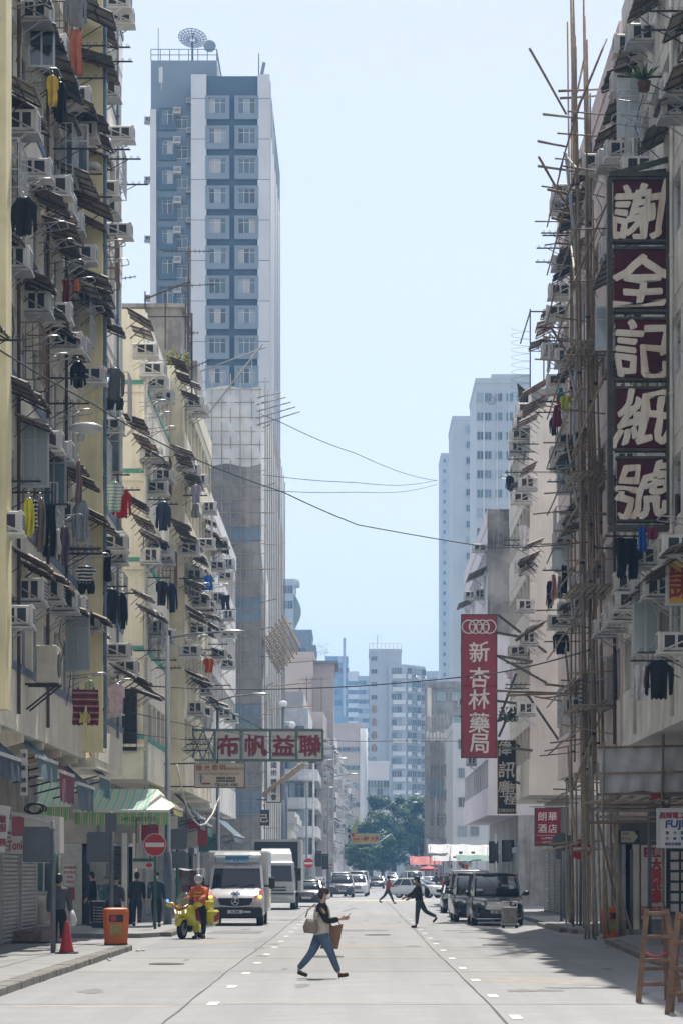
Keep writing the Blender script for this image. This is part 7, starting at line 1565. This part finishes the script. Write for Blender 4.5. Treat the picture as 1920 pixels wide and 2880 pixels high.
for g in [
 ('jacket','black zip jacket hung high at the far left edge','jacket',BLK,(62,1235,235,1480),Z3),
 ('shirt','yellow shirt hanging from an upper left window','tee',(.55,.40,.05),(290,470,372,665),Z3),
 ('shirt','black shirt hanging just right of the yellow shirt','jacket',BLK,(335,510,420,770),Z3),
 ('blanket','orange pink blanket drying near the top left','towel',(.48,.17,.10),(435,185,520,470),Z3),
 ('shirt','grey shirt at the very top of the left facade','jacket',GRY,(400,-40,550,160),Z3),
 ('trousers','dark red trousers hanging below the upper left tube racks','trousers',(.16,.02,.02),(395,1760,440,1900),Z3),
 ('towel','small orange cloth by the upper left tube racks','towel',(.6,.16,.04),(470,1765,505,1830),Z3),
 ('sweatshirt','black sweatshirt on the middle rack of the yellow building','jacket',BLK,(440,480,540,650),Z2),
 ('sweatshirt','grey sweatshirt with dark hood on the blue pipe corner','jacket',(.13,.13,.14),(650,520,785,725),Z2),
 ('trousers','dark slate trousers right below the grey sweatshirt','trousers',CHA,(670,715,778,790),Z2),
 ('jacket','bright yellow quilted jacket on the left facade','jacket',(.55,.52,.04),(148,1340,218,1590),Z2),
 ('shirt','navy striped shirt beside the yellow quilted jacket','towel',None,(198,1350,240,1540),Z2,m_navstr),
 ('coat','taupe coat right of the striped shirt on the left facade','jacket',(.17,.14,.125),(222,1340,290,1680),Z2),
 ('trousers','black trousers hung between the taupe coat and the grey coat','trousers',BLK,(268,1385,352,1715),Z2),
 ('coat','plum grey coat at the right of the long washing row','jacket',(.11,.09,.12),(368,1520,440,1770),Z2),
 ('shirt','white shirt in the middle of the long washing row','dress',(.5,.48,.46),(345,1540,385,1700),Z2),
 ('shirt','long light grey shirt above the plum coat','jacket',(.26,.28,.30),(455,1350,560,1620),Z2),
 ('towel','dusty pink towel hanging under a dark awning','dress',(.30,.20,.20),(470,1100,520,1380),Z2),
 ('top','teal and white striped top on the corner rack','tee',None,(665,1240,780,1430),Z2,m_tealstr),
 ('shirt','bright red shirt beside the teal striped top','jacket',(.42,.015,.02),(705,1285,828,1470),Z2),
 ('top','navy and white striped top above the balcony','tee',None,(475,205,600,312),Z1,m_navstr),
 ('shorts','black shorts pegged under the striped top','shorts',BLK,(490,300,600,382),Z1),
 ('trousers','single pair of black leggings at the cream building corner','dress',BLK,(650,100,708,310),Z1),
 ('jacket','charcoal jacket hung at the cream building corner','jacket',(.025,.032,.04),(640,345,757,575),Z1),
 ('jacket','black jacket right behind the charcoal one','jacket',BLK,(748,370,803,605),Z1),
 ('trousers','red tartan trousers over the balcony end','trousers',None,(455,985,622,1210),Z1,m_tartan),
 ('shirt','pale green shirt hung over the tartan trousers','dress',(.42,.50,.30),(525,925,608,1070),Z1),
 ('towel','pale yellow towel between the tartan trouser legs','towel',(.58,.50,.16),(500,1130,570,1195),Z1),
 ('shirt','lilac shirt over the rounded balcony','tee',(.48,.38,.46),(675,945,792,1145),Z1)]:
    garment(g[0], g[1], g[2], g[3], g[4], g[5], XL, g[6] if len(g) > 6 else None)
for g in [
 ('jacket','navy jacket on the cream building with teal bands','jacket',NVY,(980,1365,1080,1550),Z2,XC),
 ('blouse','pale lilac blouse on the pale yellow building','tee',(.42,.38,.46),(1200,1260,1270,1375),Z2,XE),
 ('skirt','dark floral skirt under the pale lilac blouse','dress',None,(1200,1380,1265,1470),Z2,XE),
 ('tee','black tee with a grey print on the cream building','tee',BLK,(980,295,1058,455),Z1,XC),
 ('jacket','blue black jacket at the end of the cream building rack','jacket',NVY,(1052,310,1118,500),Z1,XC),
 ('sheet','bright blue plastic sheet on the pale yellow building','towel',(.02,.16,.55),(1265,265,1340,360),Z1,XE),
 ('shirt','orange tee shirt on the pale yellow building','tee',(.55,.11,.02),(1280,785,1352,878),Z1,XE),
 ('shirt','white and black shirt low on the pale yellow building','tee',(.5,.5,.5),(1263,1150,1347,1235),Z1,XE),
 ('trousers','navy trousers on the weathered white building','trousers',NVY,(1395,390,1447,480),Z1,XG)]:
    garment(g[0], g[1], g[2], g[3], g[4], g[5], g[6]+.75, m_flor if g[3] is None else None)
for g in [
 ('dress','maroon dress in front of the blank cream wall','dress',(.20,.03,.045),(798,650,948,950),Q1,XR),
 ('jacket','dark navy jacket behind the maroon dress','jacket',NVY,(770,800,885,1055),Q1,XR),
 ('vest','teal vest top at the top of the cream wall','dress',(.02,.28,.32),(880,420,965,585),Q1,XR),
 ('top','red top left of the teal vest','dress',(.5,.05,.04),(862,490,920,650),Q1,XR),
 ('top','lime green sports top by the bamboo','tee',(.42,.50,.05),(908,520,1048,735),Q1,XR),
 ('jacket','dark navy jacket left of the blank wall, under a dark awning','jacket',NVY,(188,1580,302,1778),Q1,6.9),
 ('shirt','white shirt at the left edge of the blank cream wall','tee',(.55,.56,.6),(358,-120,492,180),Q2,6.9),
 ('jacket','navy jacket with red sleeve in front of the cream wall','jacket',(.02,.022,.045),(728,620,832,988),Q2,XR),
 ('blouse','pink floral blouse beside the navy jacket on the right','dress',(.42,.25,.25),(785,540,872,880),Q2,XR),
 ('skirt','grey floral skirt between pink blouse and black trousers','dress',None,(862,560,945,870),Q2,XR),
 ('trousers','black trousers next to the bamboo on the right','towel',BLK,(928,430,1012,798),Q2,XR),
 ('coat','big black coat under a pair of air conditioners on the right','jacket',BLK,(818,1290,1032,1602),Q2,XR),
 ('shirt','white shirts behind the red vertical sign arms','tee',(.55,.56,.6),(195,1820,335,1925),Q2,6.9),
 ('trousers','large black trousers hanging over the ragged awning at right','shorts',BLK,(428,350,718,872),Q3,XR),
 ('towel','bright blue towel under the tall maroon sign','towel',(.02,.09,.34),(728,190,838,522),Q3,XR),
 ('shirt','maroon shirt beside the blue towel at right','tee',(.14,.02,.04),(828,195,988,362),Q3,XR),
 ('shirt','white shirt on the lowest right hand rack','jacket',(.56,.56,.57),(635,2010,860,2490),Q3,XR),
 ('jacket','black jacket on the lowest right hand rack','jacket',BLK,(815,1945,1188,2475),Q3,XR),
 ('shirt','dark red shirt between the white shirt and black jacket at right','dress',(.16,.04,.05),(795,2030,880,2340),Q3,XR)]:
    garment(g[0], g[1], g[2], g[3], g[4], g[5], g[6]-.75, m_flor if g[3] is None else None)
u, v = Z2(540, 905); D = DX(u, XL); a = W(u, v, D)
pbag = MB().ell((0,0,0), (.42,.2,.15), 14, 8).ell((-.12,0,-.22), (.1,.08,.13), 8, 6); mp = mat('clear_plastic',(.52,.54,.55),.3,.1,6,alpha=.75); tag(ob('plastic_bag', pbag, mp, None, a), 'white plastic bag caught on a drying rack of the yellow building', 'bag')
# ---------------------------------------------------------------- bins, cone, ladders, trolley, cartons
m_obin = mat('orange_plastic', (.60,.13,.02), .45, .08, 3, streak=.12); m_label = mat('bin_sticker', (.34,.30,.10), .6, .25, 8)
def bin_(label, x, y, rz, z=.13):
    t = thing('litter_bin', label, 'litter bin', (x,y,z), rz, 'orange litter bins')
    def rr(hx, hy, z, c=.09): return [(-hx+c,-hy,z),(hx-c,-hy,z),(hx,-hy+c,z),(hx,hy-c,z),(hx-c,hy,z),(-hx+c,hy,z),(-hx,hy-c,z),(-hx,-hy+c,z)]
    ob('body', MB().loft([rr(.27,.24,.0), rr(.29,.25,.05), rr(.275,.24,.06), rr(.31,.27,.62), rr(.32,.28,.80), rr(.30,.26,.87), rr(.2,.18,.9)], False), m_obin, t, world=False)
    ob('mouth', MB().bbox(-.17,.17,-.285,-.255,.56,.74,.03), m_plast, t, world=False); ob('red_plate', MB().box(-.13,.0,-.292,-.286,.58,.72), m_sred, t, world=False)
    ob('sticker', MB().box(-.14,.12,-.272,-.262,.24,.50), m_label, t, world=False); ob('foot', MB().box(-.28,.28,-.25,.25,-.0,.03), m_plast, t, world=False); return t
bin_('bright orange litter bin on the left kerb behind a grey post', W(329,0,68.3).x, 68.0, rad(6)); bin_('orange litter bin behind the bamboo feet on the right', W(1722,0,80.5).x, 80.5, rad(-8), 0.0)
t = thing('traffic_cone', 'red traffic cone with a black base on the left pavement', 'cone', (W(190,0,61).x, 60.8, .13)); ob('cone', MB().tube([(0,0,.03),(0,0,.06),(0,0,.66),(0,0,.70)], [.17,.155,.045,.03], 14), mat('cone_red',(.42,.03,.035),.5,.08,4), t, world=False); ob('base', MB().bbox(-.24,.24,-.24,.24,0,.035,.01), m_plast, t, world=False)
m_lad = mat('ladder_wood', (.165,.095,.052), .7, .25, 5, fine=.4)
def ladder(label, x, y, rz, H=1.36):
    t = thing('step_ladder', label, 'ladder', (x,y,0), rz, 'wooden step ladders')
    for s in (-1,1):
        ob('rail', MB().bar((s*.31,-.28,0),(s*.145,-.02,H),.075,.04), m_lad, t, world=False); ob('rear_rail', MB().bar((s*.215,.34,0),(s*.13,.03,H-.02),.065,.038), m_lad, t, world=False)
    for q in range(4):
        f = .20+.25*q; hw = .31-(.31-.145)*f+.02; yy = -.28+.26*f; ob('rung', MB().bbox(-hw,hw,yy-.035,yy+.03,H*f-.03,H*f+.03,.008), m_lad, t, world=False)
    ob('rear_brace', MB().box(-.19,.19,.22,.245,.45,.50), m_lad, t, world=False); ob('hinge', MB().cyl((-.17,0,H-.05),(.17,0,H-.05),.015,6), m_rust, t, world=False); return t
ladder('paint marked wooden step ladder standing in the road, the left of two', 4.36, 41.0, rad(4)); ladder('wooden step ladder cut off by the right edge, nearer of two', 4.44, 37.6, rad(-3), 1.36)
tag(ob('rag', MB().tube([(4.1+.09*i+.02*math.sin(i*2), 40.95, .69+.03*math.sin(i*1.7)) for i in range(8)], [.004,.014,.018,.01,.02,.014,.012,.004], 5), m_redpaint), 'red rag lying on a rung of the left step ladder', 'rag')
t = thing('hand_trolley', 'metal box trolley standing in front of the black people carrier', 'trolley', (W(1431,0,95).x, 94.6, 0)); ob('box', MB().bbox(-.24,.24,-.2,.2,.16,.72,.02), mat('trolley_steel',(.28,.26,.23),.5,.25,5,metal=.3), t, world=False); ob('deck', MB().bbox(-.3,.3,-.25,.25,.1,.15,.01), m_steel, t, world=False)
for s in (-1,1): ob('caster', MB().cyl((s*.22,-.2,.05),(s*.22,-.17,.05),.05,8).bar((s*.22,-.18,.05),(s*.22,-.18,.12),.02), m_tyre, t, world=False); ob('caster', MB().cyl((s*.22,.17,.05),(s*.22,.2,.05),.05,8), m_tyre, t, world=False)
ob('handle', MB().tube([(-.25,.22,.12),(-.25,.24,.9),(.25,.24,.9),(.25,.22,.12)], .018, 6), m_steel, t, world=False)
m_box = [mat('carton_brown',(.22,.13,.08),.8,.15,4), mat('carton_red_brown',(.20,.09,.06),.8,.2,4), mat('carton_grey',(.25,.24,.22),.8,.15,4)]
bx0 = W(532,0,101).x; n = 0
for r in range(7):
    for c in range(3):
        n += 1; x = bx0-.36+.26*c+R.uniform(-.02,.02); tag(ob('carton', MB().bbox(x-.12,x+.12,100.8+R.uniform(0,.05),101.2,.13+.26*r,.13+.26*r+.252,.008), R.choice(m_box)), 'carton in the wrapped stack behind the motorcycle, %s row, %s of three' % (['bottom','second','third','fourth','fifth','sixth','top'][r], ['left','middle','right'][c]), 'carton', 'cartons stacked behind the motorcycle')
tag(ob('plastic_wrap', MB().add([(bx0-.52+.13*i, 100.72+.03*math.sin(i*2), 1.97+.03*math.sin(i*1.3)-(.35 if i > 7 else 0)) for i in range(10)]+[(bx0-.52+.13*i, 101.1, 2.01+.02*math.sin(i)) for i in range(10)], [(i,i+1,11+i,10+i) for i in range(9)]), mat('wrap_film',(.5,.5,.5),.25,.1,6)), 'crumpled clear wrap on top of the carton stack', 'wrap')
gx = W(574,0,103).x; tag(ob('tarpaulin_bundle', MB().ell((gx,103,.75),(.28,.3,.62),12,9).ell((gx-.08,103,1.2),(.2,.22,.2),10,6), mat('green_tarp',(.02,.13,.085),.6,.3,5,bump=.4)), 'green tarpaulin bundle between the cartons and the ambulance', 'bundle')
t = thing('menu_board', 'black menu stand board beside the shop door on the left', 'board', (W(280,0,88).x, 87.6, .13)); ob('panel', MB().box(-.2,.2,-.03,.03,.02,.84), m_black, t, world=False)
pr = MB()
for i in range(6): pr.box(-.14,-.10,-.034,-.031,.2+.09*i,.225+.09*i).box(-.06,.13,-.034,-.031,.2+.09*i,.215+.09*i)
ob('print', pr, m_paper, t, world=False); ob('top_sheet', MB().box(-.21,.21,-.04,.1,.84,.87), m_paper, t, world=False)
# signboards at the lower left edge
t = thing('shop_signboard', 'tilted white signboard with red characters at the left edge', 'sign', W(8,2400,58)); pm_ = ob('panel', MB().add([W(-30,2258,58),W(31,2270,58),W(14,2398,58),W(-40,2400,58),W(-30,2258,58.15),W(31,2270,58.15),W(14,2398,58.15),W(-40,2400,58.15)],[(0,1,2,3),(7,6,5,4),(0,4,5,1),(1,5,6,2),(2,6,7,3),(3,7,4,0)]), m_cardw, t)
for c, v in (('業',2305),('服',2330),('務',2370)): word(t, c, 7, v, 57.99, 22, m_dred, .5)
D = 64.; t = thing('shop_signboard', 'pink and cream signboard with red lettering behind the nearest post', 'sign', W(100,2400,D)); a, b = W(31,2402,D), W(168,2290,D)
ob('panel', MB().prism([(a.x,a.z),(b.x,a.z+.02),(b.x,b.z-.06),(a.x,b.z+.06)], D, D+.9, 'y'), m_cardw, t); ob('pink_panel', MB().box(a.x+.02,W(68,0,D).x,D-.012,D-.001,ZV(2352,D),ZV(2298,D)), mat('faded_pink_panel',(.36,.10,.13),.6,.1,3), t); put('lettering', letters('Tonkin', .30, m_redpaint, .004, .003, 0, .6), t, W(52,2378,D-.008), None, None, True)
ob('tattered_edge', MB().add([W(31+7*i,2283+3.2*i*.5+R.uniform(-2,2),D-.02) for i in range(20)]+[W(31+7*i,2290+3.2*i*.5+R.uniform(-1,3),D-.03) for i in range(20)], [(i,i+1,21+i,20+i) for i in range(19)]), m_paper, t, out=False)
tag(ob('cable_coil', MB().tube([W(90+24*math.cos(q*.4)+.5*q, 2275+14*math.sin(q*.4), 63) for q in range(34)], .025, 5), m_wire), 'loops of black cable lying on the pink signboard', 'cable')
t = thing('hanging_banner', 'narrow vertical white banner with dark characters beside the blue awning', 'sign', W(66,2230,60)); ob('panel', MB().box(W(57,0,60).x,W(77,0,60).x,60,60.06,ZV(2238,60),ZV(2108,60)), m_cardw, t)
for c, v in (('冷',2125),('氣',2160),('修',2195),('理',2222)): word(t, c, 67, v, 59.99, 14, m_blet, .3)
# litter
for i, (x, y) in enumerate([(-5.25,59.5),(-5.35,60.3),(-5.2,66.6),(-5.1,66.9),(6.2,70)]): tag(ob('litter', MB().ell((x,y,.03),(.05+.01*(i%3),.04,.02),7,4), mat('litter_pale',(.5,.5,.5),.4,.3,20)), ['crumpled paper scrap in the left gutter','plastic scrap in the left gutter','scrap of film at the end of the left kerb','torn wrapper at the end of the left kerb','scrap by the right kerb'][i], 'litter')
# ---------------------------------------------------------------- market stalls beyond the junction on the right
m_can = [mat('stall_red',(.36,.03,.03),.7,.1,3), mat('stall_white',(.30,.31,.31),.6,.1,3), mat('stall_grey',(.32,.33,.34),.7,.15,3), mat('stall_green',(.05,.16,.11),.7,.15,3)]
def stall(label, x, y, w, d, h, m, tilt=.3, seed=1):
    rr = random.Random(seed); t = thing('market_stall', label, 'market stall', (x,y,.13), 0, 'market stalls past the junction')
    for sx in (-1,1):
        for sy in (0,1): ob('leg', MB().cyl((sx*w/2,sy*d,0),(sx*w/2,sy*d,h-.1),.03,5), m_steel, t, world=False)
    n = 8; vs = [(-w/2-.2+(w+.4)*i/n, yy, h+tz+.03*math.sin(i*2)) for yy, tz in ((-.5,-tilt),(d*.5,.05),(d+.3,-.1)) for i in range(n+1)]
    ob('canopy', MB().add(vs, [(r*(n+1)+i,r*(n+1)+i+1,(r+1)*(n+1)+i+1,(r+1)*(n+1)+i) for r in range(2) for i in range(n)]), m, t, world=False, out=False)
    ob('counter', MB().bbox(-w/2+.1,w/2-.1,.1,d-.2,.1,.75,.02), m_wood, t, world=False)
    for i in range(9): c = rr.choice([(.4,.04,.03),(.05,.12,.3),(.06,.2,.06),(.45,.35,.1),(.5,.5,.5),(.02,.02,.03)]); hx = rr.uniform(-w/2+.2,w/2-.2); hz = rr.choice([.85,1.0,h-.7,h-.9]); ob('goods', MB().bbox(hx-.15,hx+.15,.0+rr.uniform(0,.3),.3,hz-.12,hz+.22,.03), mat('goods_%d%d%d' % tuple(int(q*99) for q in c), c, .7, .15, 5), t, world=False)
    return t
stall('stall under a bright red canopy, leftmost of the market', W(1196,0,268).x, 268, 2.6, 2.4, 3.2, m_can[0], .75, 1)
stall('stall with a wide white canopy behind the red umbrella', W(1258,0,262).x, 262, 3.2, 2.6, 4.3, m_can[1], .8, 2)
stall('cluttered stall with a grey canopy in the middle of the market', W(1268,0,240).x, 240, 2.8, 2.4, 3.1, m_can[2], .4, 3)
stall('stall with a white tilted canopy nearest the junction', W(1318,0,226).x, 226, 3.0, 2.6, 3.9, m_can[1], .9, 4)
stall('stall under a dark green canopy beside the traffic light', W(1345,0,214).x, 214, 3.0, 2.4, 3.0, m_can[3], .4, 5)
stall('small stall with a grey canopy behind the green one', W(1300,0,290).x, 290, 3.0, 2.4, 3.6, m_can[2], .5, 6)
t = thing('sun_umbrella', 'big red sun umbrella in front of the market stalls', 'umbrella', (W(1204,0,250).x, 250, 0)); n = 12; r = .86
ob('canopy', MB().add([(0,0,2.48)]+[(r*math.cos(i*2*math.pi/n),r*math.sin(i*2*math.pi/n),2.18) for i in range(n)]+[((r+.02)*math.cos(i*2*math.pi/n),(r+.02)*math.sin(i*2*math.pi/n),1.98) for i in range(n)], [(0,1+i,1+(i+1)%n) for i in range(n)]+[(1+i,1+n+i,1+n+(i+1)%n,1+(i+1)%n) for i in range(n)]), m_can[0], t, world=False, out=False); ob('pole', MB().cyl((0,0,0),(0,0,2.5),.03,6), m_steel, t, world=False)
x = W(1350,0,216).x; tag(ob('corrugated_screen', MB().add([(x-.38+.06*i, 216+.03*(i % 2), z) for z in (6.2,8.1) for i in range(14)], [(i,i+1,15+i,14+i) for i in range(13)]), m_b4, out=False), 'white corrugated sheet standing above the stalls on the right', 'screen')
fl_ = thing('flag', 'yellow green flag hanging from the far left row of houses', 'flag', W(1000,2345,325)); ob('staff', MB().cyl(W(985,2340,325),W(1010,2290,325),.04,5), m_steel, fl_); ob('cloth', MB().add([W(1008,2295,325),W(1000,2305,325),W(990,2335,325.2),W(984,2345,325),W(998,2348,325.1),W(1003,2325,325)],[(0,1,5),(1,2,5),(2,3,4),(2,4,5)]), mat('flag_lime',(.45,.55,.08),.7,.2,3), fl_, out=False); ob('fringe', MB().add([W(984,2342,324.9),W(998,2344,324.9),W(994,2356,324.9),W(988,2352,324.9)],[(0,1,2,3)]), m_sred, fl_, out=False)
fl_ = thing('flag', 'small red and blue flag on the roof behind the netting', 'flag', W(845,1985,328)); ob('staff', MB().cyl(W(844,1985,328),W(841,1925,328),.05,5), m_steel, fl_); ob('cloth', MB().add([W(841,1927,328),W(846,1940,328),W(848,1960,328),W(841,1955,328)],[(0,1,2,3)]), m_sred, fl_, out=False)
weeds(lw, (W(855,0,262).x, 262, 1.0), .9, 1.6, 400, [m_weed[0]], 12)
for i, (u, D) in enumerate([(893,222),(903,226),(913,230)]):
    t = thing('parked_scooter', ['scooter parked left of the waiting cars, nearest of three','scooter parked left of the waiting cars, middle of three','scooter parked left of the waiting cars, farthest of three'][i], 'scooter', (W(u,0,D).x, D, .13), rad(20), 'scooters parked left of the queue')
    for yy in (.1, 1.3): ob('wheel', MB().tube([(-.06,yy,.27),(.06,yy,.27)], .27, 12), m_tyre, t, world=False)
    ob('body', MB().loft([[(-.15,.15,.9),(.15,.15,.9),(.12,.2,.4),(-.12,.2,.4)],[(-.15,.6,.45),(.15,.6,.45),(.15,.6,.3),(-.15,.6,.3)],[(-.17,1.4,.8),(.17,1.4,.8),(.15,1.4,.45),(-.15,1.4,.45)]]), mat('scooter_grey',(.2,.22,.24),.4,.1,4), t, world=False); ob('screen', MB().ell((0,.12,1.15),(.22,.03,.25),8,6), m_lamp, t, world=False); ob('mirror', MB().ell((-.35,.3,1.15),(.08,.03,.06),6,4).ell((.35,.3,1.15),(.08,.03,.06),6,4).tube([(-.35,.3,1.12),(0,.3,.95),(.35,.3,1.12)],.015,4), m_plast, t, world=False)
# ---------------------------------------------------------------- the hazy air of the street
hz = MB().box(-430, 430, -14, 2015, -1.4, 128); ho = ob('haze', hz, bpy.data.materials.new('haze')); ho['kind'] = 'stuff'
hm = ho.data.materials[0]; hm.use_nodes = True; hn = hm.node_tree; hn.nodes.clear()
pv = hn.nodes.new('ShaderNodeVolumePrincipled'); pv.inputs['Color'].default_value = (.24,.52,.92,1); pv.inputs['Density'].default_value = .00048; pv.inputs['Anisotropy'].default_value = .15
mo = hn.nodes.new('ShaderNodeOutputMaterial'); hn.links.new(pv.outputs[0], mo.inputs['Volume'])
